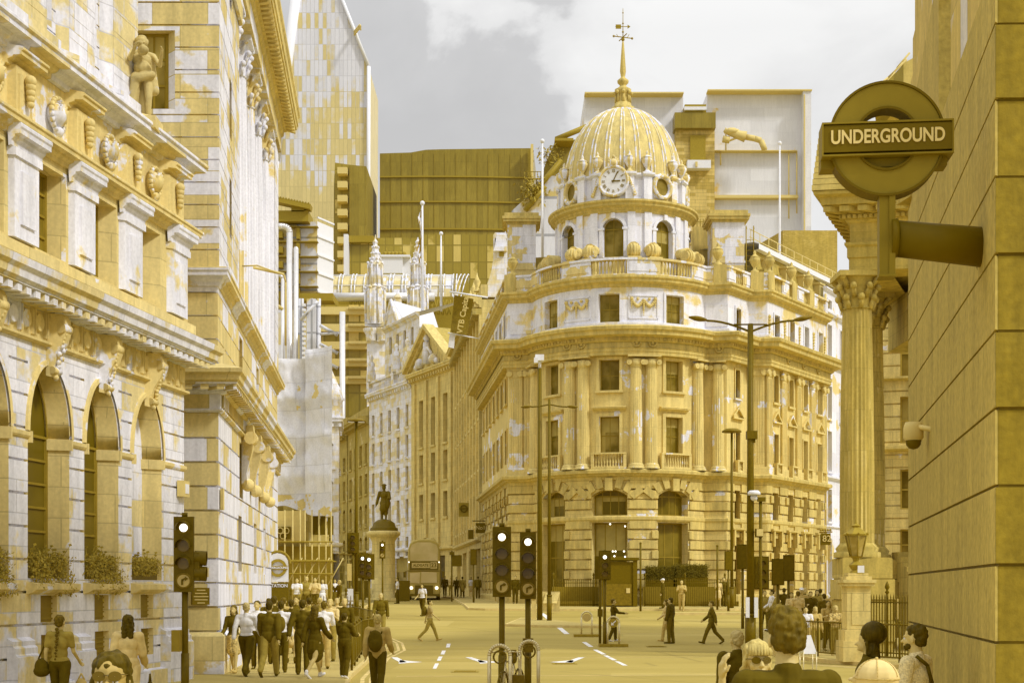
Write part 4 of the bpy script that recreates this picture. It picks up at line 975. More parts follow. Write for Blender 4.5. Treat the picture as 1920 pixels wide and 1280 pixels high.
for h in range(12):
    th = R(90-30*h); Mh = Mx @ Matrix.Rotation(-(th-math.pi/2), 4, 'Y'); s_ = rom[h]; wd = {'I':.05,'V':.11,'X':.11}
    tw = sum(wd[c] for c in s_); u = -tw/2
    for ch in s_:
        if ch == 'I': mb.box(u+.012,u+.04,-.165,-.155,.54,.74, Mh)
        else:
            for k_ in (0, 1):
                x0, x1 = (u+.01, u+.08) if k_ == 0 else (u+.08, u+.01)
                if ch == 'V': x0, x1 = ((u+.045, u+.005) if k_ == 0 else (u+.045, u+.085))
                P_ = [Mh @ Vector(q) for q in ((x0,-.165,.54),(x0+.028,-.165,.54),(x1+.028,-.165,.74),(x1,-.165,.74))]; mb.face(P_)
        u += wd[ch]
mb.build('numerals', M['framed'], cl)
mb = MB()
for (an, ln, wd) in ((25, .66, .06), (92, .44, .09)):      # minute hand near one, hour hand at three
    Mh = Mx @ Matrix.Rotation(R(an), 4, 'Y'); mb.box(-wd/2, wd/2, -.19, -.175, -.12, ln, Mh)
mb.build('clock_hands', M['dark'], cl)
mb = MB(); p = Mx @ Vector((0,-.1,1.15))
for k in range(7): u = (k-3)*.42; mb.cyl(p+Vector((0,0,-.1)), p+Vector((math.sin(u)*.38,0,.05+math.cos(u)*.36)), .1, .06, n=6)
mb.ball(p, .26, 8); mb.ball(p+Vector((0,0,.4)), .12, 6); mb.build('shell_crest', M['domehi2'], cl)
# ---- dome
zB = zr1+.02; zTp = Z(203, 94.5); HD = zTp-zB; Rd = 3.92
prof = []
for i in range(17):
    u = i/16; th = u*math.pi/2*.955; prof.append((Rd*math.cos(th)**.93, zB+HD*math.sin(th)/math.sin(math.pi/2*.955)))
mb = MB(); mb.lathe(prof, (C0.x, C0.y, 0), 72); mb.build('dome', M['lead'], rD)
mb = MB()
for k in range(24):
    for off in (-1.9, 1.9):
        t = R(15*k+off+7.5)-A0
        for (r0, z0), (r1, z1) in zip(prof[:-1], prof[1:]):
            sc = .035+.025*(r0/Rd)
            mb.cyl((C0.x+r0*math.sin(t), C0.y-r0*math.cos(t), z0), (C0.x+r1*math.sin(t), C0.y-r1*math.cos(t), z1), sc, n=5, cap=False)
mb.build('dome_rib', M['leadrib'], rD)
D94 = 94.6; zl = lambda py: Z(py, D94); c = (C0.x, C0.y, 0)
mb = MB(); mb.lathe([(.75,zl(206)),(.78,zl(200)),(.58,zl(197)),(.55,zl(192)),(.42,zl(188)),(.40,zl(174)),(.52,zl(170)),(.55,zl(165)),(.36,zl(162)),(.2,zl(158)),(.22,zl(156)),(.36,zl(152)),(.38,zl(148)),(.22,zl(144)),(.13,zl(141)),(.16,zl(137)),(.20,zl(130)),(.13,zl(100)),(.07,zl(78)),(.05,zl(74)),(.0,zl(73))], c, 16)
for k in range(8): t = R(45*k); mb.cyl((C0.x+.48*math.cos(t), C0.y+.48*math.sin(t), zl(190)), (C0.x+.44*math.cos(t), C0.y+.44*math.sin(t), zl(172)), .08, n=6); mb.ball((C0.x+.55*math.cos(t), C0.y+.55*math.sin(t), zl(172)), .13, 6)
mb.build('spire', M['domeband'], rD)
mb = MB(); mb.cyl((c[0],c[1],zl(80)), (c[0],c[1],zl(12)), .035, .018, n=6)
for (y_, r_) in ((70,.12),(56,.07),(40,.06),(20,.05)): mb.ball((c[0],c[1],zl(y_)), r_, 8)
for (y_, l) in ((66,.62),): mb.cyl((c[0]-l,c[1]-.2,zl(y_)), (c[0]+l,c[1]+.2,zl(y_)), .035, n=5); mb.cyl((c[0]-.2,c[1]+l,zl(y_)), (c[0]+.2,c[1]-l,zl(y_)), .035, n=5)
for sg in (-1, 1): mb.ball((c[0]+sg*.62,c[1]+sg*.2,zl(66)), .08, 6); mb.cyl((c[0]+sg*.3,c[1],zl(66)), (c[0]+sg*.42,c[1],zl(60)), .02, n=4)
mb.box(c[0]-.48, c[0]-.12, c[1]-.015, c[1]+.015, zl(50), zl(42)); mb.cyl((c[0]-.5,c[1],zl(46)), (c[0]+.45,c[1],zl(46)), .025, n=5)
mb.face([(c[0]+.3,c[1],zl(50)),(c[0]+.5,c[1],zl(46)),(c[0]+.3,c[1],zl(42))]); mb.build('weather_vane', M['olive'], rD)
# lit pendant lamps seen through the ground floor glass
M['bulb'] = emis('lamp_glow', (1, .95, .8), 2.2)
mb = MB()
for (px, py) in ((1144,982),(1172,986),(1149,1033),(1152,1042),(1154,1033),(1170,1033),(1172,1043),(1259,985),(1273,985)):
    mb.ball((X(px, 89.25), 89.25 if px < 1200 else 90.6, Z(py, 89.25)), .055, 6)
o = mb.build('pendant_lamps', M['bulb'], rD)
# area railings and hedges, portico kiosk in front
def spiked_railing(root, p0, p1, h, step=.16, z0=None, post=2.4, finial=True, mat='dark'):
    a, b = Vector(p0), Vector(p1); L_ = (b-a).length; d = (b-a)/L_; k = int(L_/step); mb = MB()
    for i in range(k+1):
        p = a+d*(i*step); zz = (z0 if z0 is not None else g(p.y)+.12)
        mb.cyl((p.x,p.y,zz), (p.x,p.y,zz+h), .021, n=4, cap=False); mb.cyl((p.x,p.y,zz+h), (p.x,p.y,zz+h+.11), .028, .003, n=4, cap=False)
    mb.build('bars', M[mat], root)
    mb = MB(); q = Vector((-d.y, d.x))*.02
    for hh in (.12, h-.14):
        z_a = (z0 if z0 is not None else g(a.y)+.12)+hh; z_b = (z0 if z0 is not None else g(b.y)+.12)+hh
        mb.cyl((a.x,a.y,z_a), (b.x,b.y,z_b), .022, n=6)
    mb.build('rail', M[mat], root)
    i = 0
    while i*post <= L_+.01:
        p = a+d*(i*post); zz = (z0 if z0 is not None else g(p.y)+.12); mb = MB(); mb.cyl((p.x,p.y,zz), (p.x,p.y,zz+h+.12), .035, n=6)
        mb.lathe([(.03,0),(.07,.06),(.03,.12),(.075,.2),(.05,.3),(0,.4)], (p.x,p.y,zz+h+.1), 8); mb.build('post', M[mat], root); i += 1
for (x0, x1, lab) in ((2.5, 5.3, 'tall spiked black railings left of the dark kiosk, under the bowed front'), (8.0, 13.6, 'tall spiked black railings right of the dark kiosk, below the dark planters')):
    rr = thing('area_railing', lab, 'railing', (x0, 86.6, g(86.6)+.12), 0, 'railings before the domed building')
    spiked_railing(rr, (x0, 86.6), (x1, 86.6), 1.55, .13)
    mb = MB(); mb.box(x0-.05, x1+.05, 86.62, 86.8, g(86.6)+.1, g(86.6)+.42); mb.box(x0-.05, x1+.05, 87.6, 87.7, g(86.6)-.1, g(86.6)+1.3); mb.build('kerb_stone', M['framed'], rr)
mb = MB(); x0, x1 = X(1122,86.5), X(1195,86.5)
zb = g(86.5)+.12
rk = thing('subway_kiosk', 'dark boarded kiosk with poster case in front of the bowed building', 'kiosk', ((x0+x1)/2, 86.5, zb))
mb.box(x0+.1, x1-.1, 86.0, 88.0, zb, Z(1053,86.5)); mb.box(x0-.05, x1+.05, 85.85, 88.1, Z(1050,86.5), Z(1045,86.5)); mb.box(x0+.05,x0+.3,85.92,86.05,zb,Z(1050,86.5)); mb.box(x1-.3,x1-.05,85.92,86.05,zb,Z(1050,86.5)); mb.build('body', M['dark'], rk)
mb = MB(); mb.box(x0+.4, x1-.4, 85.9, 86.0, Z(1134,86), Z(1094,86)); mb.build('counter_front', M['darkm'], rk)
mb = MB(); mb.box(X(1174,86), X(1181,86), 85.87, 85.9, Z(1111,86), Z(1102,86)); mb.build('poster', M['yellowp'], rk)
M['hedge'] = plain('dark_hedge_leaves', (.13,.095,.004), .7, var=.5, scale=10)
for (pa, pb, y0, y1, lab) in ((1210,1268,1086,1060,'lower dark hedge planter just right of the kiosk'), (1262,1327,1082,1057,'taller dark hedge planter between the kiosk and the corner')):
    r_ = thing('hedge_planter', lab, 'planter', (X((pa+pb)/2,88), 88, Z(y0,88)), 0, 'hedge planters')
    mb = MB(); mb.box(X(pa,88), X(pb,88), 87.8, 88.4, g0, Z(y0,88)); mb.build('trough', M['dark'], r_)
    mb = MB(); mb.box(X(pa,88)+.04, X(pb,88)-.04, 87.84, 88.36, Z(y0,88), Z(y1,88)-.08)
    for k in range(14): foliage(mb, (X(pa,88)+(X(pb,88)-X(pa,88))*(k+.5)/14, 88, (Z(y0,88)+Z(y1,88))/2), .2, .5, Z(y1,88)-Z(y0,88), 220, .08)
    mb.build('foliage', M['hedge'], r_)
# white building to the right of the wing
W = Path([(22.1,102.2),(25.3,107.8),(34,123),(34,135)])
rW = thing('white_office_building', 'plain white four storey frontage with slim sash windows, between the domed block and the portico', 'building', (22.1, 102.2, g0))
wops = []
wc = [W.at(px) for px in (1555, 1578)]; stp = wc[1]-wc[0]; wc += [wc[1]+stp*k for k in range(1, 5)]
ZW = lambda py: Z(py, 104)
for i, c in enumerate(wc):
    for (ya, yb) in ((675,612),(787,726),(885,810),(978,918)): wops.append(op(c, .95, ZW(ya), ZW(yb), 0, .3))
    wops.append(op(c, .9, ZW(584), ZW(566), 0, .2)); wops.append(op(c, 1.0, g0+.7, ZW(1010), .3, .3))
mb = MB(); mb.wall(W, 0, W.L, g0-.5, ZW(548), wops); mb.build('wall', M['whiteb'], rW)
for o in wops: window(W, o, rW, bars=(0, 1), fw=.06)
mb = MB()
for y_, h, p in ((596,.3,.3),(688,.35,.4),(900,.3,.25),(990,.2,.15),(552,.25,.25)): mb.sweep(W, string(ZW(y_), h, p))
for o in wops: surround(mb, W, o, t=.1, p=.05)
mb.build('string_course', M['whiteb'], rW)
mb = MB(); mb.tube([W.pt(.12,.12,g0),W.pt(.12,.12,ZW(560))], .08); mb.build('drainpipe', M['yellowp'], rW)
# mansard storey running over wing and white building
Mn = Path([Dp.pt(RW0+1.2,-1.2), Dp.pt(RW1,-1.2), (26.4,110.6),(33,122.4)])
mb = MB(); z0 = zr; z1 = Z(470, 97)
mb.sweep(Mn, [(0.2,z0),(-.5,z1-.2)], caps=False)
mb.build('mansard_slope', M['slate'], rW)
mb = MB(); mb.sweep(Mn, [(-.45,z1-.25),(-.1,z1-.2),(-.1,z1+.15),(-.5,z1+.3),(-6,z1+.3)], caps=False); mb.build('roof_edge', M['white'], rW)
for i in range(6):
    q = 1.4+i*3.1
    if q > Mn.L-1: break
    mb = MB(); mb.pbox(Mn, q-.42, q+.42, -.6, .12, z0+.35, z1-.75); mb.pbox(Mn, q-.52, q+.52, -.6, .2, z1-.75, z1-.62); d_ = mb.build('dormer', M['roofy'], rW)
    mb = MB(); mb.pbox(Mn, q-.3, q+.3, .12, .125, z0+.5, z1-.9); mb.build('pane', M['glass'], d_)
mb = MB()
for i in range(14):
    q = .5+i*1.5
    if q < Mn.L: mb.cyl(Mn.pt(q,-.9,z1+.3), Mn.pt(q,-.9,z1+1.3), .03, n=4)
for hh in (.75, 1.28):
    for a, b in zip(Mn.S[:-1], Mn.S[1:]): mb.cyl(Mn.pt(a+.3,-.9,z1+hh), Mn.pt(b,-.9,z1+hh), .03, n=4)
mb.build('roof_handrail', M['yellowp'], rW)
mb = MB(); xl = X(1406, 96)
for sg in (-.25, .25): mb.tube([(xl+sg,96,zr),(xl+sg,96,Z(424,96)),(xl+sg+.2,97,Z(422,96))], .04, 5)
for k in range(12): mb.cyl((xl-.25,96,zr+.35*k+.2), (xl+.25,96,zr+.35*k+.2), .025, n=4)
mb.build('roof_ladder', M['olive'], rD)
mb = MB(); frustum(mb, [Pi(1468,122), Pi(1570,122), (30,134), (20,134)], [Pi(1468,122), Pi(1570,122), (30,134), (20,134)], 18, Z(432,122)); 
ob = mb.build('brick_plant_room', M['brick']); tag(ob, 'plain olive brick roof block behind the white frontage and the portico', 'building')
# ================================================================== right-hand row up the street
def rowbuilding(name, label, pts, floors, nb, zt, mat, wfrac=.5, ground=True, corn=.8, glass='glass', frame='frame', pil=False, sm=.0, bars=(0,1), depth=.3, parapet=.9, back=10, roofmat='roofy', z0=None):
    P = Path(pts); z0 = g(P.P[0].y) if z0 is None else z0
    r = thing(name, label, 'building', (P.P[0].x, P.P[0].y, z0)); o_ = []; bw_ = (P.L-sm*2)/nb
    for (za, zb_, rise) in floors:
        for i in range(nb):
            c = sm+bw_*(i+.5); o_.append(op(c, bw_*wfrac, za, zb_, rise, depth))
    if ground:
        for i in range(max(1, nb//2)):
            b2 = (P.L-sm*2)/max(1, nb//2); o_.append(op(sm+b2*(i+.5), b2*.66, z0+.6, z0+3.9, 0, .5))
    mb = MB(); mb.wall(P, 0, P.L, z0-.5, zt, o_)
    a, b = P.pt(0,0,0), P.pt(P.L,0,0); n_ = -P.nrm(P.L/2)*back
    for q in (a, b): f = [(q.x,q.y,z0-.5),(q.x+n_.x,q.y+n_.y,z0-.5),(q.x+n_.x,q.y+n_.y,zt),(q.x,q.y,zt)]; mb.face(f)
    mb.build('wall', M[mat], r)
    for o in o_: window(P, o, r, glass=glass, frame=frame, bars=bars, fw=.08)
    mb = MB()
    for (za, zb_, rise) in floors:
        for i in range(nb):
            c = sm+bw_*(i+.5); mb.pbox(P, c-bw_*wfrac/2-.15, c+bw_*wfrac/2+.15, 0, .16, za-.22, za)
    if pil:
        for i in range(nb+1):
            q = min(max(.3, sm+bw_*i), P.L-.3); mb.pbox(P, q-.28, q+.28, 0, .22, z0+4.9, zt-.9)
    mb.sweep(P, string(z0+4.4, .45, .35)); mb.build('trim', M[mat], r)
    mb = MB(); mb.sweep(P, cornice(zt-.7, .95, corn)); blocks(mb, P, 0, P.L, .7, .3, 0, corn*.6, zt-.62, zt-.32)
    if parapet: mb.pbox(P, 0, P.L, -.5, .05, zt+.2, zt+.2+parapet)
    mb.build('cornice', M[mat], r)
    mb = MB(); mb.face([(a.x,a.y,zt+.2),(b.x,b.y,zt+.2),(b.x+n_.x,b.y+n_.y,zt+.2),(a.x+n_.x,a.y+n_.y,zt+.2)]); mb.build('roof', M[roofmat], r)
    return r, P
# direction along the path: from far to near keeps the outward side to the left
pV0, pV1 = (-5.6,144.3), (-2.45,116.6)
zz = lambda y, D: Z(y, D)
rV, PV = rowbuilding('colonnaded_office', 'stone office with heavy bracketed cornice and long banner, next left of the domed block', [pV0, pV1], [(7.5,10,0),(12,14.6,0),(16.2,18.6,0),(20.2,22.4,0)], 9, 25.6, 'rowstone', .42, pil=True, corn=1.0, parapet=1.0)
for i in range(30): mb = MB(); q = .5+i*.93; mb.pbox(PV, q, q+.4, 0, .75, 24.35, 24.85); mb.build('cornice_bracket', M['rowdark'], rV)
for i in range(9): mb = MB(); q = 1.5+i*3.05; mb.lathe([(.3,0),(.12,.3),(.3,.8),(.1,1.2),(0,1.6)], PV.pt(q,.2,26.6), 8); mb.build('finial', M['rowstone'], rV)
# pedimented building
pp0, pp1 = (-10.9,155.8), (-5.6,144.6)
rP, PP = rowbuilding('pedimented_office', 'weathered stone office front with a sculpted triangular gable over three tall window bays', [pp0, pp1], [(9.6,12.2,0),(13.4,16.4,0),(17.2,22.2,0)], 3, 25.0, 'rowstone', .34, pil=True, corn=.7, sm=1.2, parapet=0, depth=.5, frame='framed')
mb = MB(); zt = 25.4; mid = PP.L/2; H_ = 4.0
def tri(n_, e_, zb_, h): return [PP.pt(-e_,n_,zb_), PP.pt(PP.L*.86+e_,n_,zb_), PP.pt(PP.L*.43,n_,zb_+h)]
T0 = tri(.1,0,zt,H_-.6); mb.face(T0)
for (a, b) in (((-.7,zt),(PP.L*.43,zt+H_)), ((PP.L*.43,zt+H_),(PP.L*.86+.7,zt))):
    for dz0, dz1, n0, n1 in ((-.0,.5,-.4,.8),(-.4,0,-.4,.4)):
        F = [PP.pt(a[0],n1,a[1]+dz0),PP.pt(b[0],n1,b[1]+dz0),PP.pt(b[0],n1,b[1]+dz1),PP.pt(a[0],n1,a[1]+dz1)]; G = [PP.pt(a[0],n0,a[1]+dz0),PP.pt(b[0],n0,b[1]+dz0),PP.pt(b[0],n0,b[1]+dz1),PP.pt(a[0],n0,a[1]+dz1)]
        mb.face(F)
        for q in range(4): j = (q+1) % 4; mb.face([F[j],F[q],G[q],G[j]])
mb.build('gable', M['rowstone'], rP)
mb = MB(); a_, b_, c_ = PP.pt(-.5,.3,zt+.2), PP.pt(PP.L*.43,.3,zt+H_+.25), PP.pt(PP.L*.86+.5,.3,zt+.2); n_ = -PP.nrm(1)*9; mb.face([a_,b_,b_+n_,a_+n_]); mb.face([b_,c_,c_+n_,b_+n_]); mb.build('gable_roof', M['slate'], rP)
mb = MB(); c = PP.pt(PP.L*.43,.35,zt)
mb.cyl(c+Vector((0,0,.3)), c+Vector((0,0,2.6)), .55, .35, n=8); mb.ball(c+Vector((0,0,3.0)), .35, 8)
for sg in (-1, 1):
    d = (PP.P[1]-PP.P[0]).normalized(); d = Vector((d.x, d.y, 0))
    mb.cyl(c+Vector((0,0,2.3)), c+d*sg*1.3+Vector((0,0,1.2)), .22, .16, n=6); mb.ball(c+d*sg*1.9+Vector((0,0,.6)), .55, 8); mb.ball(c+d*sg*2.8+Vector((0,0,.3)), .35, 8)
mb.build('gable_sculpture', M['rowpale'], rP)
mb = MB(); c = PP.pt(PP.L*.5, .0, 0); Mz = Path([PP.pt(PP.L*.30,.02),PP.pt(PP.L*.70,.02)])
rows = []; d = (PP.P[1]-PP.P[0]).normalized()
for k in range(11):
    t = math.pi*k/10; rows.append([PP.pt(PP.L*.5+1.3*math.cos(t), n_, 6.2+1.3*math.sin(t)) for n_ in (0, .9)])
mb.grid(rows); mb.sweep(PP, string(5.9,.4,.8), PP.L*.5-1.9, PP.L*.5+1.9)
for sg in (-1.5, 1.5): mb.pbox(PP, PP.L*.5+sg-.3, PP.L*.5+sg+.3, 0, .6, 1.6, 5.9)
mb.build('doorway_hood', M['rowdark'], rP)
# white building
pw0, pw1 = (-16.7,168.4), (-10.9,156.0)
rWh, PW = rowbuilding('pale_office', 'pale stone frontage with five narrow window columns, immediately left of the pedimented office', [pw0, pw1], [(5.8,7.9,0),(9.5,12.0,0),(13.2,15.6,0),(16.6,19.0,0),(19.9,22.3,0)], 5, 24.6, 'rowpale', .32, corn=.6, parapet=0, bars=(0,1))
mb = MB(); baluster_run(mb, PW, .6, PW.L*.6, -.1, .15, 24.9, 26.0, .35, 5); mb.pbox(PW, 0, PW.L, -.15, .25, 26.0, 26.25)
for q in (.3, PW.L*.62, PW.L-.5): mb.pbox(PW, q-.4, q+.4, -.2, .3, 24.8, 27.3)
mb.build('roof_balustrade', M['rowpale'], rWh)
for q in (1.0, PW.L*.68, PW.L-1.0):
    mb = MB(); c = PW.pt(q, .1, 26.2); mb.lathe([(.5,0),(.55,.8),(.35,1.6),(.45,2.1),(.15,2.5),(.28,2.8),(.2,3.1),(0,3.25)], c, 8); mb.build('roof_statue', M['rowpale'], rWh)
# upper set-back storeys with slate gable
Ps = Path([(-14.9,169),(-10.2,158.6)]); so_ = [op(1.9+i*2.4, .9, 29.4, 31.4, 0, .3) for i in range(4)]+[op(1.9+i*2.4, .9, 26.4, 28.0, 0, .3) for i in range(4)]
mb = MB(); mb.wall(Ps, 0, Ps.L, 24.7, 32.6, so_); mb.face([(-14.9,169,24),(-13,178,24),(-13,178,32.6),(-14.9,169,32.6)]); mb.build('set_back_wall', M['rowpale'], rWh)
for o in so_: window(Ps, o, rWh, fw=.08)
mb = MB(); mb.sweep(Ps, cornice(32.1,.6,.5)); F = [Ps.pt(.2,.1,32.7), Ps.pt(4.6,.1,32.7), Ps.pt(2.4,.1,35.6)]; mb.face(F)
for a_, b_ in ((F[0],F[2]),(F[2],F[1])): mb.cyl(a_, b_, .22, n=6)
mb.build('upper_gable', M['rowpale'], rWh)
mb = MB(); bk_ = Vector((4.5,7,0)); mb.face([F[0],F[2],F[2]+bk_,F[0]+bk_]); mb.face([F[2],F[1],F[1]+bk_,F[2]+bk_]); mb.face([Ps.pt(4.4,.1,32.7),Ps.pt(Ps.L,.1,32.7),Ps.pt(Ps.L,-6,34.6),Ps.pt(3,-6,34.9)]); mb.build('slate_roof', M['panel'], rWh)
# far Victorian buildings
r3, P3 = rowbuilding('victorian_shop_building', 'sooty narrow building with carved bay windows, far up the street behind the lamp post', [(-20.6,181),(-16.8,168.8)], [(6.0,8.4,.4),(9.6,12.2,.4),(13.4,15.8,0),(17,19.4,0)], 4, 22.2, 'rowdark', .5, corn=1.2, parapet=1.2)
r4, P4 = rowbuilding('far_victorian_building', 'sooty far building with stepped roofline at the end of the street view', [(-26,196),(-20.8,181.4)], [(6.0,8.4,.4),(9.6,12.2,.4),(13.4,15.8,0),(17,18.8,0)], 5, 21.6, 'rowdark', .45, corn=1.0, parapet=2.0)
r5, P5 = rowbuilding('turreted_corner_building', 'slim pale corner turret building beside the sheeted scaffold', [(-17.2,128),(-15.4,128),(-16.3,136)], [(5.8,8.0,.3),(9.4,11.8,.3),(13,15.2,.3)], 5, 17.2, 'rowpale', .35, corn=.4, parapet=.6, back=1)
mb = MB(); mb.lathe([(1.0,0),(1.0,1.6),(1.2,1.8),(.8,2.8),(.3,3.9),(0,4.6)], (-16.2,129.2,17.3), 10); mb.build('turret', M['rowpale'], r5)
# left of street beyond, closes the view
r6, P6 = rowbuilding('street_end_building', 'dark building closing the far end of the street', [(-42,203),(-26.2,203)], [(7,10,0),(12,15,0),(17,20,0)], 6, 23, 'rowdark', .45)
# banner
rb = thing('hanging_banner', 'long dark banner reading VTB Capital hung from poles over the street', 'banner', (-4.6, 128, 22))
DB = 112.5
def bp(px, py, D=DB): return Vector((X(px, D), D, Z(py, D)))
mb = MB(); a, b, c, d = bp(852,553), bp(888,560), bp(875,628), bp(844,623)
nseg = 8; rows = []
for i in range(nseg+1):
    u = i/nseg; w_ = math.sin(u*3.1)*.25; rows.append([a.lerp(d,u)+Vector((0,w_,0)), b.lerp(c,u)+Vector((0,w_+.1,0))])
mb.grid(rows); mb.build('cloth', M['darkm'], rb)
mb = MB(); mb.face([bp(843,624)+Vector((0,.3,0)), bp(853,626)+Vector((0,.3,0)), bp(851,652)+Vector((0,.3,0)), bp(840,649)+Vector((0,.3,0))]); mb.build('second_cloth', M['white'], rb)
mb = MB(); mb.tube([bp(843,547),bp(914,553)+Vector((0,1,0))], .07, 6); mb.tube([bp(840,624),bp(914,634)+Vector((0,1,0))], .05, 6); mb.build('pole', M['white'], rb)
th = math.atan2((bp(882,562)-bp(872,622)).z, (bp(882,562)-bp(872,622)).x)
text_mesh('VTB Capital', .62, .01, M['yellowp'], rb, Matrix.Translation(bp(868.5,590)+Vector((0,-.25,0))-rb.location) @ Matrix.Rotation(-R(80), 4, 'Y') @ FACE, bold=.008)
# flagpoles
def flagpole(x, y, z0, z1, r, label, flag=False):
    t = thing('flagpole', label, 'flagpole', (x, y, z0), 0, 'rooftop flagpoles'); mb = MB(); mb.cyl((x,y,z0),(x,y,z1), r, r*.6, n=8); mb.ball((x,y,z1+.12), r*1.6, 8); mb.build('pole', M['white'], t)
    if flag:
        mb = MB(); rows = []
        for i in range(14):
            u = i/13; rows.append([Vector((x-.1-v*(.35+.25*math.sin(u*9+v*3)), y+.22*math.sin(u*11+v*5), z1-.3-u*(7.0-v*.5)-v*1.6)) for v in (0,.25,.5,.75,1)])
        mb.grid(rows); mb.build('furled_flag', M['flag'], t)
M['flag'] = stone('flag_cloth', ye=(.45,.3,.05), pa=(.85,.85,.9), t0=.5, bw_=.7, bh=.8, bmix=1.4, ms=.001, nscale=1.2)
flagpole(X(792,165), 165, 34, Z(383,165), .17, 'tall white flagpole with a drooping patterned flag, between the church pinnacles', True)
flagpole(X(827,160), 160, 33, Z(440,160), .14, 'thin white flagpole with no flag right of the drooping flag')
flagpole(X(1017,100), 100, zr, Z(268,100), .10, 'white flagpole left of the ribbed dome')
flagpole(X(1462,101), 101, zr, Z(272,101), .09, 'white flagpole rising in front of the pale slab block, right of the dome')
# ================================================================== sheeted scaffold, left of the street
M['sheet'] = stone('monoflex_sheeting', ye=(.74,.59,.22), pa=(.76,.76,.81), t0=.28, bw_=3.0, bh=1.35, bmix=.5, mortar=.9, ms=.025, nscale=.9, streak=.10, soft=.02, bump=.5)
rS = thing('scaffolded_building', 'building wrapped in white scaffold sheeting with hoarding and bare tubes below', 'building', (X(570,70), 70, g(70)))
xa, xb, xc = X(490,70), X(573,70), X(622,68.6)
def crumple(pA, pB, z0, z1, nx, nz, amp, sag=0):
    rows = []
    for j in range(nz+1):
        row = []
        for i in range(nx+1):
            u, v = i/nx, j/nz; p = Vector(pA).lerp(Vector(pB), u); z = z0+(z1-z0)*v
            if j == 0: z -= sag*(math.sin(u*9)*.15+.5*u)
            q = mnoise.noise(Vector((p.x*1.1, z*.5+p.x*.7, p.y)))*amp+mnoise.noise(Vector((p.x*3+z*1.5, z*1.3-p.x, 5)))*amp*.45
            fr = (z/1.9) % 1; q -= .16*math.sin(math.pi*fr)
            row.append(Vector((p.x, p.y-q, z)))
        rows.append(row)
    return rows
for (pA, pB, z0, z1) in (((xa,70.0),(xb,70.0),Z(945,70),Z(672,70)), ((xb+.02,69.7),(xc,68.6),Z(958,69),Z(650,69))):
    mb = MB(); rows = crumple(pA, pB, z0, z1, 22, 60, .22, .5); 
    rr = [[(p) for p in row] for row in rows]
    for a in range(len(rr)-1):
        for i in range(len(rr[0])-1):
            f = [rr[a][i],rr[a][i+1],rr[a+1][i+1],rr[a+1][i]]; mb.face([(p.x,p.y,p.z) for p in f], [(p.x,p.z) for p in f], sm=True)
    mb.build('sheeting', M['sheet'], rS)
mb = MB(); rows = crumple((xc,68.6), (X(619,80),80), Z(958,69), Z(650,69), 12, 40, .15); mb.grid(rows); mb.build('side_sheeting', M['sheet'], rS)
mb = MB(); mb.face([(xa,70.2,Z(672,70)),(xb,70.2,Z(672,70)),(xb,80,Z(672,70)),(xa,80,Z(672,70))]); mb.face([(xb,70,Z(650,69)),(xc,68.8,Z(650,69)),(X(619,80),80,Z(650,69)),(xb,80,Z(650,69))]); mb.build('sheeting_top', M['sheet'], rS)
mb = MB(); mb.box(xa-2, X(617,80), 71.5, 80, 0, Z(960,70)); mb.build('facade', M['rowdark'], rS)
mb = MB(); mb.box(xa-1, X(572,70), 70, 70.3, Z(1013,70), Z(957,70)); mb.build('hoarding', M['yellowp'], rS)
mb = MB(); mb.box(X(516,69.9), X(545,69.9), 69.8, 69.99, Z(1010,70), Z(987,70)); sg_ = mb.build('round_emblem_sign', M['dark'], rS)
for k in range(3):
    t0 = 2*math.pi*k/3+.5; ce = Vector((X(531,69.8)+.17*math.cos(t0), 69.76, Z(998,70)+.17*math.sin(t0))); mb = MB()
    for q in range(16): t1, t2 = q*math.pi/8, (q+1)*math.pi/8; mb.cyl(ce+Vector((.14*math.cos(t1),0,.14*math.sin(t1))), ce+Vector((.14*math.cos(t2),0,.14*math.sin(t2))), .025, n=5)
    mb.build('interlaced_ring', M['yellowp'], sg_)
mb = MB()
for k in range(1):
    for i in range(3): mb.box(X(577+i*14,69.5), X(588+i*14,69.5), 71.3, 71.45, Z(1000,70)+k*0, Z(964,70))
mb.build('dark_window', M['glassbig'], rS)
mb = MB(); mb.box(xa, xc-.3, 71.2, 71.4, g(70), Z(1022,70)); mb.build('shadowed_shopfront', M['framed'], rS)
for i, px in enumerate((520,534,549,563,572,585,598,611,621)):
    x = X(px, 69.2); mb = MB(); mb.cyl((x,69.2,g(69)+.1),(x,69.2,Z(955,69)), .035, n=6)
    if i % 2: mb.cyl((x+.05,69.15,Z(1100,69)),(x+.85,69.15,Z(1045,69)), .03, n=5)
    mb.build('scaffold_pole', M['roofy'], rS)
mb = MB()
for y_ in (1050,1075,1015): mb.cyl((xa,69.15,Z(y_,69)),(xc,69.15,Z(y_,69)), .035, n=6)
mb.box(xa, xc, 69.0, 70.4, Z(1052,69), Z(1050,69)); mb.build('scaffold_deck', M['olive'], rS)
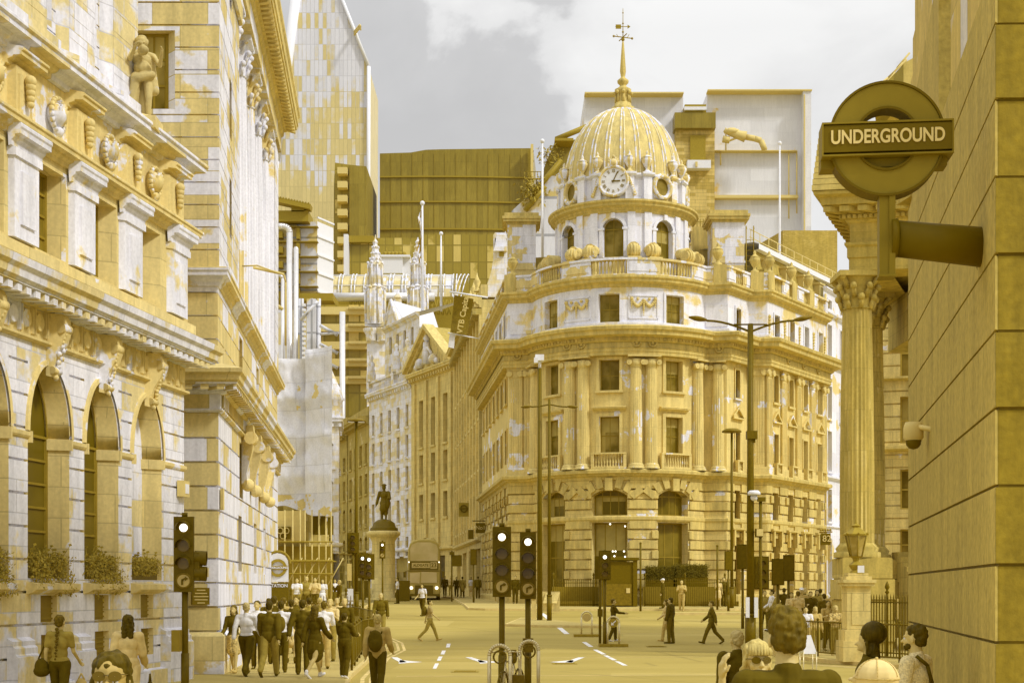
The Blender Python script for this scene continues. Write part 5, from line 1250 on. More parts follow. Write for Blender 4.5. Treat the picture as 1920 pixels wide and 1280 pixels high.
# ================================================================== towers behind
def slab(poly_px, D, depth, name, mat, parent):
    mb = MB(); F = [Vector((X(a,D), D, Z(b,D))) for a, b in poly_px]; Bk = [p+Vector((0,depth,0)) for p in F]; k = len(F)
    mb.face(F); mb.face(Bk[::-1])
    for i in range(k): j = (i+1) % k; mb.face([F[j],F[i],Bk[i],Bk[j]])
    return mb.build(name, mat, parent)
def curtain(name, ye, pa, t0, bw_, bh, mortc=.8, rough=.2, nscale=.03, bmix=.4, ms=.12, spec=.5, streak=.1):
    m = stone(name, ye=ye, pa=pa, t0=t0, bw_=bw_, bh=bh, bmix=bmix, mortar=mortc, ms=ms, nscale=nscale, streak=streak, bump=.1)
    b = m.node_tree.nodes['Principled BSDF']; b.inputs['Roughness'].default_value = rough; b.inputs['Specular IOR Level'].default_value = spec
    for n in m.node_tree.nodes:
        if n.type == 'TEX_BRICK': n.offset = 0
    return m
M['scalpel'] = curtain('tower_glass', (.70,.58,.26), (.70,.70,.75), .49, 1.2, 4.6, .82, .35, .014, .16, .09, .15)  # yellow and pale patches are reflections painted into the glass colour
M['willis'] = curtain('dark_tower_glass', (.29,.215,.025), (.34,.255,.035), .45, 1.3, 9.5, .85, .35, .012, .08, .05, .3, .2)
M['willislow'] = curtain('low_tower_glass', (.36,.27,.035), (.62,.48,.13), .66, 1.7, 3.4, .75, .3, .05, .6, .14, .3)
M['lloyds'] = curtain('steel_module', (.68,.54,.19), (.70,.70,.73), .40, 3.2, 3.9, .55, .4, .12, .4, .16, .3)
rSc = thing('glass_skyscraper', 'tall tapering glass skyscraper with white edges and a sloped shoulder, behind the bank', 'skyscraper', (X(600,420), 420, 0))
body = [(480,1040),(497,470),(515,300),(556,-20),(575,-120),(592,-120),(640,-6),(691,124),(690,560),(690,1040)]
slab(body, 420, 30, 'tower', M['scalpel'], rSc)
mb = MB()
for a, b, r_ in (((490,560),(515,300),1.4),((515,300),(556,-20),1.6),((638,-10),(691,124),.5),((691,124),(690,560),.6)):
    mb.cyl((X(a[0],419), 419.5, Z(a[1],419)), (X(b[0],419), 419.5, Z(b[1],419)), r_, n=6)
mb.build('edge_trim', M['white'], rSc)
mb = MB(); 
for k in range(3): mb.tube([(X(664,419),419,Z(60,419)-k*.5),(X(676,419),417,Z(52,419)-k*.5),(X(679,419),415,Z(60,419)-k*.5)], .25, 5)
mb.build('cleaning_cradle', M['yellowp'], rSc)
rDk = thing('dark_glass_tower', 'dark angular tower block directly right of the tapering skyscraper base', 'tower block', (X(660,330), 330, 0))
slab([(655,1040),(655,309),(687,312),(689,1040)], 330, 25, 'main_shaft', M['willis'], rDk)
slab([(626,1040),(626,355),(628,305),(655,309),(655,1040)], 331, 25, 'stepped_shaft', M['willislow'], rDk)
mb = MB()
for k in range(9): y_ = 325+k*26; mb.box(X(634,330), X(652,330), 328.5, 331, Z(y_+4,330), Z(y_-8,330))
mb.build('balcony', M['yellowp'], rDk)
rWi = thing('curved_glass_block', 'broad dark glass office block with a gently curved top, centre background', 'office block', (X(855,345), 345, 0))
tp = [(712,287),(760,286),(801,285),(802,281),(850,280),(900,279),(950,277),(1000,275)]
cpts = [(X(712+ (1000-712)*i/10,345), 345+3*((i/10-.35)**2)) for i in range(11)]
Wp = Path(cpts)
mb = MB(); tops = [287,286.5,286,281,280,279.5,279,278,277,276,275]
for i in range(10):
    a, b = Wp.S[i], Wp.S[i+1]; za, zb_ = Z(tops[i],345), Z(tops[i+1],345)
    mb.face([Wp.pt(a,0,Z(506,345)),Wp.pt(b,0,Z(506,345)),Wp.pt(b,0,zb_),Wp.pt(a,0,za)], [(a,Z(506,345)),(b,Z(506,345)),(b,zb_),(a,za)])
    mb.face([Wp.pt(a,0,za),Wp.pt(b,0,zb_),Wp.pt(b,-20,zb_),Wp.pt(a,-20,za)])
p = Wp.pt(Wp.L,0,0); mb.face([(p.x,p.y,0),(p.x+1,p.y+20,0),(p.x+1,p.y+20,Z(275,345)),(p.x,p.y,Z(275,345))]); p = Wp.pt(0,0,0); mb.face([(p.x,p.y,0),(p.x,p.y+20,0),(p.x,p.y+20,Z(287,345)),(p.x,p.y,Z(287,345))])
mb.build('glass_facade', M['willis'], rWi)
mb = MB(); mb.sweep(Wp, [(0,30),(1.5,30),(1.5,Z(506,345)),(0,Z(503,345))]); mb.build('lower_storeys', M['willislow'], rWi)
mb = MB()
for y_ in (333,380,431,503): mb.sweep(Wp, [(0,Z(y_,345)),(.35,Z(y_,345)),(.35,Z(y_,345)+.35),(0,Z(y_,345)+.35)])
k = 0
while k*2.6 < Wp.L: mb.pbox(Wp, k*2.6, k*2.6+.07, 0, .12, Z(506,345), Z(288,345)); k += 1
mb.build('facade_rib', M['olive'], rWi)
mb = MB(); mb.box(X(995,344), X(1000,344), 343, 345.5, Z(506,345), Z(275,345)); mb.build('corner_fin', M['yellowp'], rWi)
rLo = thing('low_glass_block', 'low olive glass block with white corner fin below the curved dark glass block', 'office block', (X(790,290), 290, 0))
slab([(650,1040),(650,446),(785,446),(786,440),(930,440),(930,1040)], 290, 20, 'glass_front', M['willislow'], rLo)
mb = MB(); mb.box(X(645,288), X(653,288), 287.5, 290, 10, Z(440,288)); mb.build('corner_fin', M['white'], rLo)
mb = MB(); mb.box(X(653,288), X(700,288), 288.8, 290, Z(452,288), Z(440,288)); mb.build('parapet', M['olive'], rLo)
mb = MB(); mb.box(X(715,284), X(755,284), 284, 289, Z(512,284), Z(482,284)); mb.box(X(713,284), X(769,284), 283.7, 289.5, Z(482,284), Z(478,284))
mb.box(X(755,284), X(769,284), 285, 289, Z(516,284), Z(482,284)); mb.build('plant_box', M['white'], rLo)
mb = MB()
for k in range(6): mb.ball((X(722+7*k,284),284.5,Z(475,284)), .5, 6)
mb.cyl((X(724,284),285,Z(478,284)),(X(724,284),285,Z(463,284)), .12, n=5); mb.build('aerial', M['olive'], rLo)
# pale slab towers behind the dome
rT = thing('pale_slab_tower', 'huge pale panelled twin slab block with a recessed stair core, behind the dome', 'tower block', (X(1310,190), 190, 0))
slab([(1096,1040),(1096,178),(1281,176),(1281,1040)], 190, 16, 'left_slab', M['panel'], rT)
slab([(1326,1040),(1326,174),(1505,172),(1505,1040)], 190, 16, 'right_slab', M['panel'], rT)
slab([(1506,1040),(1506,171),(1521,171),(1521,1040)], 188.6, 18, 'side_fin', M['panel'], rT)
M['corewall'] = stone('core_brick', ye=(.58,.42,.10), pa=(.70,.53,.17), t0=.55, bw_=3, bh=.45, bmix=.5, ms=.03, nscale=.3)
slab([(1267,1040),(1267,215),(1340,215),(1340,1040)], 188.5, 16, 'stair_core', M['corewall'], rT)
slab([(1265,240),(1265,211),(1342,211),(1342,240)], 187.6, 5, 'core_top', M['willis'], rT)
slab([(1284,213),(1284,196),(1324,196),(1324,213)], 188, 3, 'vent_louvre', M['olive'], rT)
slab([(1283,206),(1283,200),(1325,200),(1325,206)], 187.4, .4, 'white_rail', M['white'], rT)
slab([(1294,300),(1294,254),(1323,254),(1323,300)], 188.2, 1, 'tall_vent', M['olive'], rT)
slab([(1289,315),(1289,300),(1333,300),(1333,315)], 187.2, 1.6, 'balcony', M['white'], rT)
slab([(1304,312),(1304,303),(1308,303),(1308,312)], 187.0, .3, 'balcony_post', M['yellowp'], rT)
mb = MB()
for (xa_, xb_, y_, h) in ((1338,1497,371,5.5),(1338,1495,283,1.5)): mb.box(X(xa_,189), X(xb_,189), 189.0, 190, Z(y_,189), Z(y_-h,189))
for (px, ya, yb) in ((1479,283,410),(1494,283,400),(1351,283,310)): mb.cyl((X(px,189.4),189.4,Z(yb,189.4)),(X(px,189.4),189.4,Z(ya,189.4)), .1, n=5)
for (xa_, xb_, y_) in ((1096,1281,178),(1326,1521,173)): mb.box(X(xa_,189), X(xb_,189), 188.4, 190, Z(y_,189), Z(y_-2.5,189))
mb.box(X(1507,188.4), X(1509,188.4), 188.2, 188.5, Z(500,188), Z(176,188))
mb.build('horizontal_duct', M['yellowp'], rT)
mb = MB(); q = lambda a, b: (X(a,187.5), 187.5, Z(b,187.5))
mb.tube([q(1434,282),q(1427,264),q(1415,260),q(1398,257)], .38, 6); mb.cyl(q(1398,257), q(1366,248), .7, .4, n=6); mb.tube([q(1383,258),q(1368,264),q(1356,262)], .14, 5); mb.tube([q(1361,240),q(1361,282)], .1, 5); mb.cyl(q(1355,261), q(1368,263), .45, n=6)
mb.ball(q(1372,247), .7, 6, (1.6,1,.7)); tag(mb.build('cleaning_crane', M['yellowp'], None), 'small ochre cleaning crane with bent jib against the pale slab block', 'crane')
# stepped block left of the dome
rQ = thing('stepped_glass_block', 'stepped terrace block with planted terraces and dark glazing, left of the dome', 'office block', (X(1010,150), 150, 0))
slab([(925,1040),(925,500),(960,395),(985,372),(998,372),(1012,330),(1056,330),(1056,1040)], 150, 12, 'pale_terrace', M['lloyds'], rQ)
slab([(1020,372),(1020,315),(1042,262),(1100,262),(1100,420),(1020,420)], 151, 12, 'dark_glazing', M['willis'], rQ)
mb = MB(); q = lambda a, b, D=149.4: (X(a,D), D, Z(b,D))
for (a, b) in (((1042,262),(1100,238)), ((1000,365),(1052,300)), ((985,395),(1022,350))): mb.cyl(q(*a), q(*b), .3, n=5)
mb.box(X(1040,149), X(1075,149), 148.8, 151, Z(265,149), Z(260,149)); mb.box(X(984,149), X(1014,149), 149.2, 149.5, Z(335,149), Z(333,149))
for k in range(6): mb.cyl(q(984+6*k,333), q(984+6*k,322), .05, n=4)
mb.cyl(q(984,322), q(1014,322), .05, n=4); mb.build('raking_strut', M['olive'], rQ)
for (px, py, nm) in ((1030,292,'spiky shrub on the dark terrace edge left of the dome'), (997,366,'small shrub on the lower pale terrace left of the dome'), (1000,348,'feathery shrub by the raking strut left of the dome')):
    t = thing('terrace_shrub', nm, 'shrub', q(px, py+14), 0, 'terrace shrubs'); mb = MB()
    for k in range(8): mb.cyl(q(px, py+14), Vector(q(px, py))+Vector((random.uniform(-1,1), random.uniform(-.3,.3), random.uniform(-.2,.6))), .05, .02, n=4)
    mb.build('stem', M['olive'], t); mb = MB(); foliage(mb, q(px, py), 1.5, .8, 1.8, 160, .38); mb.build('foliage', M['leaf'], t)
# Building with pipes and vault (left background)
rL = thing('steel_service_tower', 'steel office block with white service pods, silver ducts and glazed barrel vault', 'office block', (X(570,215), 215, 0))
slab([(495,560),(495,424),(560,418),(595,415),(595,548),(560,556)], 215, 6, 'pod_stack', M['lloyds'], rL)
mb = MB(); F = [(X(595,215),215),(X(625,219),219)]
LP_ = Path(F); mb.wall(LP_, 0, LP_.L, Z(548,215), Z(415,215))
for k in range(5): mb.pbox(LP_, -.1, LP_.L, 0, .2, Z(548,215)+k*2.75, Z(548,215)+k*2.75+.25)
mb.build('pod_side', M['white'], rL)
mb = MB()
for k in range(5):
    y_ = 424+28*k
    mb.box(X(500,214), X(596,214), 213.9, 215, Z(y_+1.5,214), Z(y_,214)); mb.box(X(518,214), X(530,214), 213.8, 215, Z(y_+22,214), Z(y_+10,214)); mb.box(X(556,214), X(562,214), 213.8, 215, Z(y_+24,214), Z(y_+4,214))
mb.box(X(500,214), X(626,214), 213, 220, Z(566,214), Z(552,214)); mb.build('pod_frame', M['olive'], rL)
mb = MB()
for (px, y0, r_) in ((543,436,.46),(555,467,.38)): 
    x = X(px,212); mb.cyl((x,212,5),(x,212,Z(y0,212)), r_, n=16)
x = X(543,212); pts = [Vector((x,212,Z(436,212)))]
for k in range(1, 6): t = math.pi/2*k/5; pts.append(Vector((x-1.0+1.0*math.cos(t), 212, Z(436,212)+.9*math.sin(t))))
for a, b in zip(pts[:-1], pts[1:]): mb.cyl(a, b, .46, n=16)
mb.cyl(pts[-1], pts[-1]+Vector((-.6,0,0)), .46, n=16); mb.ball((X(555,212),212,Z(467,212)), .38, 10); x = X(530,211); mb.tube([(x-1.6,211,Z(516,211)),(x-.4,211,Z(514,211)),(x,211,Z(522,211)),(x,211,5)], .26, 10)
x = X(642,205); mb.cyl((x,205,5),(x,205,Z(585,205)), .42, n=14); mb.build('duct', M['pipe'], rL)
mb = MB(); q = lambda a, b, D=212: (X(a,D), D, Z(b,D))
mb.box(X(520,214), X(580,214), 213, 218, Z(418,214), Z(398,214)); mb.box(X(548,214), X(572,214), 213, 217, Z(400,214), Z(386,214))
Mx_ = Matrix.Translation(q(551,385,213)) @ Matrix.Rotation(R(12), 4, 'Y'); mb.box(-2.6,2.6,-1,1,-.25,.45, Mx_)
for k in range(12): mb.box(-2.5+k*.42,-2.3+k*.42,-1.05,1.05,.45,.62, Mx_)
mb.build('maintenance_crane', M['olive'], rL)
mb = MB()
for k, y_ in enumerate((575,607,640,672,705)): 
    mb.box(X(600,208), X(690,208), 208, 214, Z(y_+14,208), Z(y_,208))
    for j in range(16): mb.box(X(652+j*2.4,207.6), X(653.6+j*2.4,207.6), 207.2, 208, Z(y_+6,208), Z(y_+1,208))
mb.build('floor_edge', M['yellowp'], rL)
mb = MB(); mb.box(X(600,209), X(692,209), 208.8, 214, 5, Z(572,209)); mb.build('recessed_floors', M['willislow'], rL)
mb = MB()
for a, b in (((563,600),(596,565)),((512,566),(530,580)),((600,610),(633,628)),((600,645),(633,662)),((600,672),(633,690))): mb.cyl(q(*a,206), q(*b,206), .25, n=6)
mb.cyl(q(600,626,206), q(636,624,206), .2, n=5)
for px in (517,562,566,584,598): mb.cyl(q(px,560,208), (X(px,208),208,5), .3, n=6)
mb.box(X(575,207), X(592,207), 207, 209, 5, Z(560,207)); mb.build('brace', M['lloyds'], rL)
mb = MB()
for k in range(14): mb.box(X(567,206.8), X(573,206.8), 206.5, 207, Z(575+9*k,207), Z(570+9*k,207))
mb.build('ladder_rungs', M['white'], rL)
DV = 232; zc = Z(574,DV+4); rv = Z(512,DV+4)-zc; mb = MB()       # barrel vault
x0, x1 = X(610,DV), X(848,DV); rows = []
for i in range(13):
    t = math.pi*i/12; rows.append([Vector((x, DV+rv-rv*math.cos(t), zc+rv*math.sin(t)*.95)) for x in (x0, x1)])
mb.grid(rows); mb.build('vault_glass', M['scalpel'], rL)
mb = MB(); x = x0
while x <= x1+.1:
    pts = [Vector((x, DV+rv-rv*1.03*math.cos(math.pi*i/12), zc+rv*1.0*math.sin(math.pi*i/12))) for i in range(9)]
    for dx in (0, .55): mb.tube([p+Vector((dx,0,0)) for p in pts], .11, 4)
    x += 2.05
for i in (2,4,6): t = math.pi*i/12; mb.cyl((x0,DV+rv-rv*1.02*math.cos(t),zc+rv*math.sin(t)),(x1,DV+rv-rv*1.02*math.cos(t),zc+rv*math.sin(t)), .08, n=4)
for k in range(3):
    for sx in (0,): 
        pts = [Vector((x1+.6*k+2.2*math.sin(math.pi*i/12)*.6, DV+rv-rv*math.cos(math.pi*i/12), zc+rv*math.sin(math.pi*i/12))) for i in range(9)]; mb.tube(pts, .1, 4)
mb.build('vault_rib', M['white'], rL)
mb = MB(); mb.cyl((X(622,229),229,Z(557,229)),(X(815,229),229,Z(557,229)), .7, n=16); mb.build('horizontal_duct', M['pipe'], rL)
mb = MB(); mb.box(X(620,231), X(850,231), 231, 240, 5, Z(556,231))
for k in range(24):
    px = 655+k*8; mb.cyl(q(px,590,229), q(px+6,562,229), .12, n=4); mb.cyl(q(px,562,229), q(px+6,590,229), .12, n=4)
mb.build('truss', M['olive'], rL)
# church tower with pinnacles
rC = thing('church_tower', 'pale gothic church tower with two tall crocketed pinnacles seen over the roofs', 'church tower', (X(745,190), 190, g(190)))
xa, xb = X(688,190), X(802,190); mb = MB(); mb.box(xa, xb, 190, 198, 0, Z(612,190)); mb.build('tower', M['rowpale'], rC)
mb = MB(); mb.box(xa-.25, xb+.25, 189.7, 198.2, Z(612,190), Z(604,190))
k = 0
for px in range(727, 765, 5): mb.box(X(px,190), X(px+2.5,190), 189.9, 190.2, Z(604,190), Z(592,190))
mb.box(X(724,190), X(766,190), 189.85, 190.3, Z(592,190), Z(589,190))
for px in (696, 716): mb.lathe([(.7,0),(.75,.8),(1.1,1.3),(1.1,1.6)], (X(px,189.3),189.6,Z(640,190)), 8)
mb.build('parapet', M['rowpale'], rC)
for (px, ty) in ((703, 438), (783, 443)):
    c = (X(px,190), 190.6, 0); zz_ = lambda y_: Z(y_, 190); mb = MB()
    mb.lathe([(1.35,zz_(608)),(1.35,zz_(545)),(1.1,zz_(540)),(1.25,zz_(537)),(.95,zz_(533)),(.92,zz_(500)),(1.1,zz_(496)),(.75,zz_(492)),(.5,zz_(470)),(.28,zz_(456)),(.38,zz_(452)),(.12,zz_(447)),(.06,zz_(ty))], c, 8, sm=False)
    for i in range(8):
        t = R(45*i+22); mb.cyl((c[0]+1.38*math.cos(t),c[1]+1.38*math.sin(t),zz_(606)),(c[0]+1.38*math.cos(t),c[1]+1.38*math.sin(t),zz_(543)), .14, n=5)
        mb.cyl((c[0]+.98*math.cos(t),c[1]+.98*math.sin(t),zz_(536)),(c[0]+.98*math.cos(t),c[1]+.98*math.sin(t),zz_(494)), .12, n=5); mb.ball((c[0]+1.0*math.cos(t),c[1]+1.0*math.sin(t),zz_(492)), .22, 5)
        for y_, rr in ((484,.7),(474,.55),(462,.4)): mb.ball((c[0]+rr*math.cos(t),c[1]+rr*math.sin(t),zz_(y_)), .17, 5)
        mb.ball((c[0]+1.4*math.cos(t),c[1]+1.4*math.sin(t),zz_(540)), .25, 5)
    mb.build('pinnacle', M['rowpale'], rC)
mb = MB(); c = (X(745,189), 189.8, 0); mb.lathe([(.55,Z(606,189)),(.5,Z(560,189)),(.65,Z(556,189)),(.2,Z(548,189)),(0,Z(538,189))], c, 6, sm=False); mb.build('small_pinnacle', M['rowpale'], rC)
# rooftop infill between the curved block and the domed block left wing
slabs = [((905,1040),(905,520),(930,470),(948,470),(948,1040))]
rI = thing('pale_stepped_roof_block', 'pale stone roof storeys stepping up behind the banner', 'building', (X(925,132), 132, 0))
slab([(898,1040),(905,560),(922,505),(931,440),(946,440),(958,480),(958,1040)], 132, 10, 'wall', M['rowpale'], rI)
slab([(925,470),(928,462),(950,462),(950,470)], 131.5, 1, 'cornice', M['rowpale'], rI); slab([(936,480),(936,472),(945,472),(945,480)], 131.8, .4, 'window', M['olive'], rI)
slab([(925,1040),(925,440),(928,436),(947,436),(950,440),(950,446),(928,446)], 133, 2, 'chimney', M['rowpale'], rI)
# ================================================================== portico on the right
DPc = 46.0; xcol = X(1607, DPc); zp = g(DPc)+.12; q46 = lambda y_: Z(y_, DPc)
rPo = thing('columned_portico', 'grand stone portico with fluted leafy-capital columns and a heavy entablature, beside the underground sign', 'portico', (xcol, DPc, zp))
mb = MB(); column(mb, Vector((xcol, DPc, 0)), .54, q46(1045), q46(515), 1.15, n=24, nn=Vector((0,-1,0))); mb.build('column', M['portico'], rPo)
for dy, dx in ((3.4, 1.22),):
    mb = MB(); column(mb, Vector((xcol+dx, DPc+dy, 0)), .54, q46(1045), q46(515), 1.15, n=24, nn=Vector((0,-1,0))); mb.build('rear_column', M['rowdark'], rPo)
for dx in (3.6, 7.2):
    mb = MB(); column(mb, Vector((xcol+dx, DPc-.6, 0)), .54, q46(1045), q46(515), 1.15, n=24, nn=Vector((0,-1,0))); mb.build('column', M['portico'], rPo)
EP = Path([(xcol+5.6, DPc+14), (xcol-.40, DPc-.6), (xcol+13, DPc-2.9)])
mb = MB(); zt = q46(515)
mb.sweep(EP, [(-1.2,zt),(0,zt),(0,zt+.38),(.05,zt+.4),(.05,zt+.72),(.12,zt+.78),(.12,zt+.86),(-.02,zt+.88),(-.02,zt+1.48),(.1,zt+1.55),(.1,zt+1.62)])
mb.build('entablature', M['portico'], rPo)
mb = MB(); zq0, zq1 = zt+.30, zt+.6; cp = [(xcol+.1, DPc-.2), (xcol+13, DPc-2.4), (xcol+17, DPc+12), (xcol+5.9, DPc+13.6)]
mb.face([(*p, zq0) for p in cp][::-1]); mb.face([(*p, zq1) for p in cp])
mb.build('ceiling_slab', M['rowdark'], rPo)
mb = MB(); zc = zt+1.58
mb.sweep(EP, [(.1,zc),(.2,zc+.05),(.2,zc+.25),(.26,zc+.28),(.72,zc+.34),(.74,zc+.55),(.9,zc+.62),(.92,zc+.72),(-1.5,zc+.8)])
blocks(mb, EP, 0, EP.L, .52, .26, .2, .66, zc+.14, zc+.31); blocks(mb, EP, 0, EP.L, .16, .09, .1, .26, zc+.0, zc+.12); mb.build('cornice', M['portico'], rPo)
mb = MB()       # raking top with stepped stone courses
F0 = [EP.pt(EP.S[1], .92, zc+.72), EP.pt(EP.L, .92, zc+.72), EP.pt(EP.L, .5, zc+5), EP.pt(EP.S[1], .70, zc+2.15)]
for k in range(9):
    za, zb_ = zc+.74+k*.185, zc+.74+(k+1)*.185; n_a = .95-k*.02
    mb.pbox(EP, EP.S[0], EP.L, -.5, n_a, za, zb_-.02)
mb.build('attic_courses', M['portico'], rPo)
mb = MB(); mb.box(xcol+2.3, xcol+7.5, DPc+1.2, DPc+5, q46(612), q46(516)); mb.build('portico_ceiling', M['rowdark'], rPo)  # shade under the portico put into the dark stone colour
for (xa_, xb_, ya_, yb_) in ((-.62,.95,-.7,.8),(.7,2.0,2.7,4.2)):
    mb = MB()
    for k in range(5):
        e_ = .06*(k % 2); z0_ = zp-.3+(q46(1045)-zp+.3)*k/5; z1_ = zp-.3+(q46(1045)-zp+.3)*(k+1)/5; mb.box(xcol+xa_-e_, xcol+xb_+e_, DPc+ya_-e_, DPc+yb_, z0_, z1_-.03)
    mb.box(xcol+xa_+.04, xcol+xb_-.05, DPc+ya_+.04, DPc+yb_-.05, zp-.3, q46(1045)-.005); mb.build('pedestal', M['portico'], rPo)
mb = MB(); mb.box(xcol+2.0, xcol+13, DPc+.4, DPc+2.4, zp-.3, Z(1090,DPc))
for k in range(6): mb.box(xcol+2.0, xcol+13, DPc+.8+k*.35, DPc+3.4, Z(1090,DPc)+.17*k, Z(1090,DPc)+.17*(k+1))
mb.build('steps', M['rowdark'], rPo)
# building further back on the right
rY = thing('rusticated_side_building', 'yellow rusticated stone building glimpsed between the portico and the near clad wall', 'building', (X(1675,66), 66, 0))
Y_ = Path([(X(1640,66),66),(X(1760,66),65.2)])
yo = [dict(s0=Y_.at(1690)-.05, s1=Y_.at(1690)+1.2, z0=Z(b,66), z1=Z(a,66), depth=.4) for a, b in ((617,708),(745,832),(880,955),(992,1050))]
mb = MB(); mb.wall(Y_, 0, Y_.L, 0, Z(560,66), yo, gro=[3+.58*i for i in range(24)], gd=.07, gh=.07); mb.build('wall', M['domelow'], rY)
for o in yo: window(Y_, o, rY, fw=.08)
mb = MB(); mb.sweep(Y_, string(Z(848,66),.3,.3)); mb.sweep(Y_, string(Z(715,66),.2,.25)); mb.build('string_course', M['domeband'], rY)
M['uppanel'] = stone('upper_panel_cladding', ye=(.66,.50,.14), pa=(.70,.66,.60), t0=.62, bw_=.62, bh=3.2, bmix=.6, ms=.012, nscale=.7, soft=.1, ng=1.2)
# ================================================================== near clad wall on the right
wd = Vector((X(1703,18.3)-X(1866,11), 7.3)).normalized(); wc = Vector((X(1866,11), 11))
Wl = Path([wc+wd*9.0*1.0, wc, wc+Vector((9, .0))])        # far -> corner -> right
rWa = thing('clad_corner_building', 'dark banded sandstone clad corner wall filling the right edge behind the underground sign', 'building', (wc.x, wc.y, .12))
far = (Vector((X(1703,18.3), 18.3))-wc).length
Wl = Path([wc+wd*far, wc, wc+Vector((9, -.2))])
zj = [Z(y_, 11) for y_ in (1500,1352,1204,1058,910,765,620,476,331,186,44,-100,-244,-388)]
ztop = 6.92
for i in range(len(zj)-1):
    z0_, z1_ = zj[i], zj[i+1]; mb = MB(); dk = i % 2
    if z0_ < ztop: 
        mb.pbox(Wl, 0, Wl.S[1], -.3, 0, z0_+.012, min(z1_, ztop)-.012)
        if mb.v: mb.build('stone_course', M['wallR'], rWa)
    mb = MB(); mb.pbox(Wl, Wl.S[1]+.005, Wl.L, -.3, 0 if i % 2 else -.02, z0_+.012, z1_-.012); mb.build('stone_course', M['wallRshade' ], rWa)
mb = MB(); mb.pbox(Wl, 0.01, Wl.L, -.34, -.03, 0, ztop-.02); mb.pbox(Wl, Wl.S[1], Wl.L, -.34, -.04, ztop, zj[-1]); mb.build('joint_backing', M['darkm'], rWa)
mb = MB(); p = [Wl.pt(0,0,ztop-.01), Wl.pt(Wl.S[1],0,ztop-.01), Wl.pt(Wl.L,0,ztop-.01), Wl.pt(Wl.L,-12,ztop-.01), Wl.pt(0,-9,ztop-.01)]; mb.face(p); mb.face([Wl.pt(0,0,0), Wl.pt(0,-9,0), Wl.pt(0,-9,ztop), Wl.pt(0,0,ztop)])
mb.build('ledge', M['wallR'], rWa)
U_ = Path([wc+wd*8.1+Vector((.62,0)), wc+Vector((.72,0)), wc+Vector((9,0))])
for i in range(6):
    mb = MB(); mb.pbox(U_, 0, U_.S[1]-.0, -.3, 0, ztop+i*1.5+.01, ztop+(i+1)*1.5-.01); mb.build('upper_course', M['uppanel'], rWa)
# upper storeys stepped back, paler
Vp = Path([(X(1690,27), 27), (X(1735,20), 20)])
U2 = Path([(X(1688,30),30),(X(1740,24.5),24.5),(X(1835,17),17)])
rU = thing('tall_paler_clad_block', 'paler yellow panelled block with slanting edge rising behind the dark clad wall', 'building', (X(1740,24), 24, .1))
mb = MB()
F = [(X(1684,26),26,Z(232,26)), (X(1702,26),26,Z(116,26)), (X(1726,26),26,Z(-10,26)), (X(1736,26),26,Z(-60,26))]
e_ = [Vector(p) for p in F]
mb.face([e_[0], (X(1800,19),19,Z(420,19)), (X(1990,13.5),13.5,Z(-400,13.5)), e_[3], e_[2], e_[1]])
mb2 = MB(); b0 = [Vector((X(1684,26.1),26.1,.0)), Vector((X(1684,26.1),26.1,Z(232,26.1)))]
Bp = Path([(X(1706,26.1),26.1),(X(1760,19.6),19.6)]); mb2.pbox(Bp, 0, Bp.L, -.5, 0, .1, Z(232,26.1)-.01); Bp2 = Path([(X(1685,26.1),26.1),(X(1712,25.5),25.5)]); mb2.pbox(Bp2, 0, Bp2.L, -.5, .05, Z(385,26.1), Z(232,26.1)); mb2.build('lower_panel_wall', M['wallR'], rU)
for i in range(8):
    c0 = e_[0].lerp(e_[3], 0)
Bq = Path([(X(1702,26),26),(X(1790,19),19),(X(1960,13.5),13.5)])
mb = MB()
for i in range(12):
    z0_ = Z(232,26)+i*.75; sh = i*.09
    mb.pbox(Bq, sh, Bq.L, -.4, -.05-i*.03, z0_, z0_+.74)
mb.build('upper_panel_wall', M['uppanel'], rU)
mb = MB()
for k in range(4):
    a = Vector((X(1640+k*14,40),40,Z(182-k*18,40))); mb.cyl(a, a+Vector((.35,0,.42)), .03, n=5)
mb.tube([(X(1625,40),40,Z(190,40)),(X(1665,40),40,Z(160,40)),(X(1700,40),40,Z(125,40))], .06, 5); mb.tube([(X(1625,40),40,Z(178,40)),(X(1665,40),40,Z(146,40)),(X(1700,40),40,Z(112,40))], .03, 5)
mb.build('roof_rail', M['roofy'], rU)
mb = MB(); F = [Vector((X(a,38),38,Z(b,38))) for a, b in ((1636,186),(1650,168),(1674,142),(1697,117),(1722,104),(1722,186),(1690,190))]; Bk_ = [p+Vector((1.5,5,0)) for p in F]
mb.face(F)
for i in range(7): j = (i+1) % 7; mb.face([F[j],F[i],Bk_[i],Bk_[j]])
mb.build('curved_roof', M['willislow'], rU)
# dome camera on the wall
rc = thing('dome_camera', 'white dome security camera on a bracket fixed to the clad wall', 'security camera', (X(1708,16), 16, Z(820,16)))
mb = MB(); mb.lathe([(0,.12),(.09,.11),(.11,.05),(.11,-.06),(.09,-.09)], (X(1708,16),15.9,Z(812,16)), 14); mb.build('housing', M['yellowp'], rc)
mb = MB(); mb.lathe([(.085,0),(.08,-.05),(.05,-.085),(0,-.1)], (X(1708,16),15.9,Z(812,16)-.09), 14); mb.build('lens_dome', M['dark'], rc)
mb = MB(); wx = X(1708,16); mb.tube([(wx,15.9,Z(812,16)+.1),(wx,15.9,Z(800,16)),(X(1756,15.6),15.6,Z(806,15.6))], .028, 8); mb.box(X(1754,15.6),X(1760,15.6),15.5,15.7,Z(822,15.6),Z(797,15.6)); mb.build('bracket', M['yellowp'], rc)
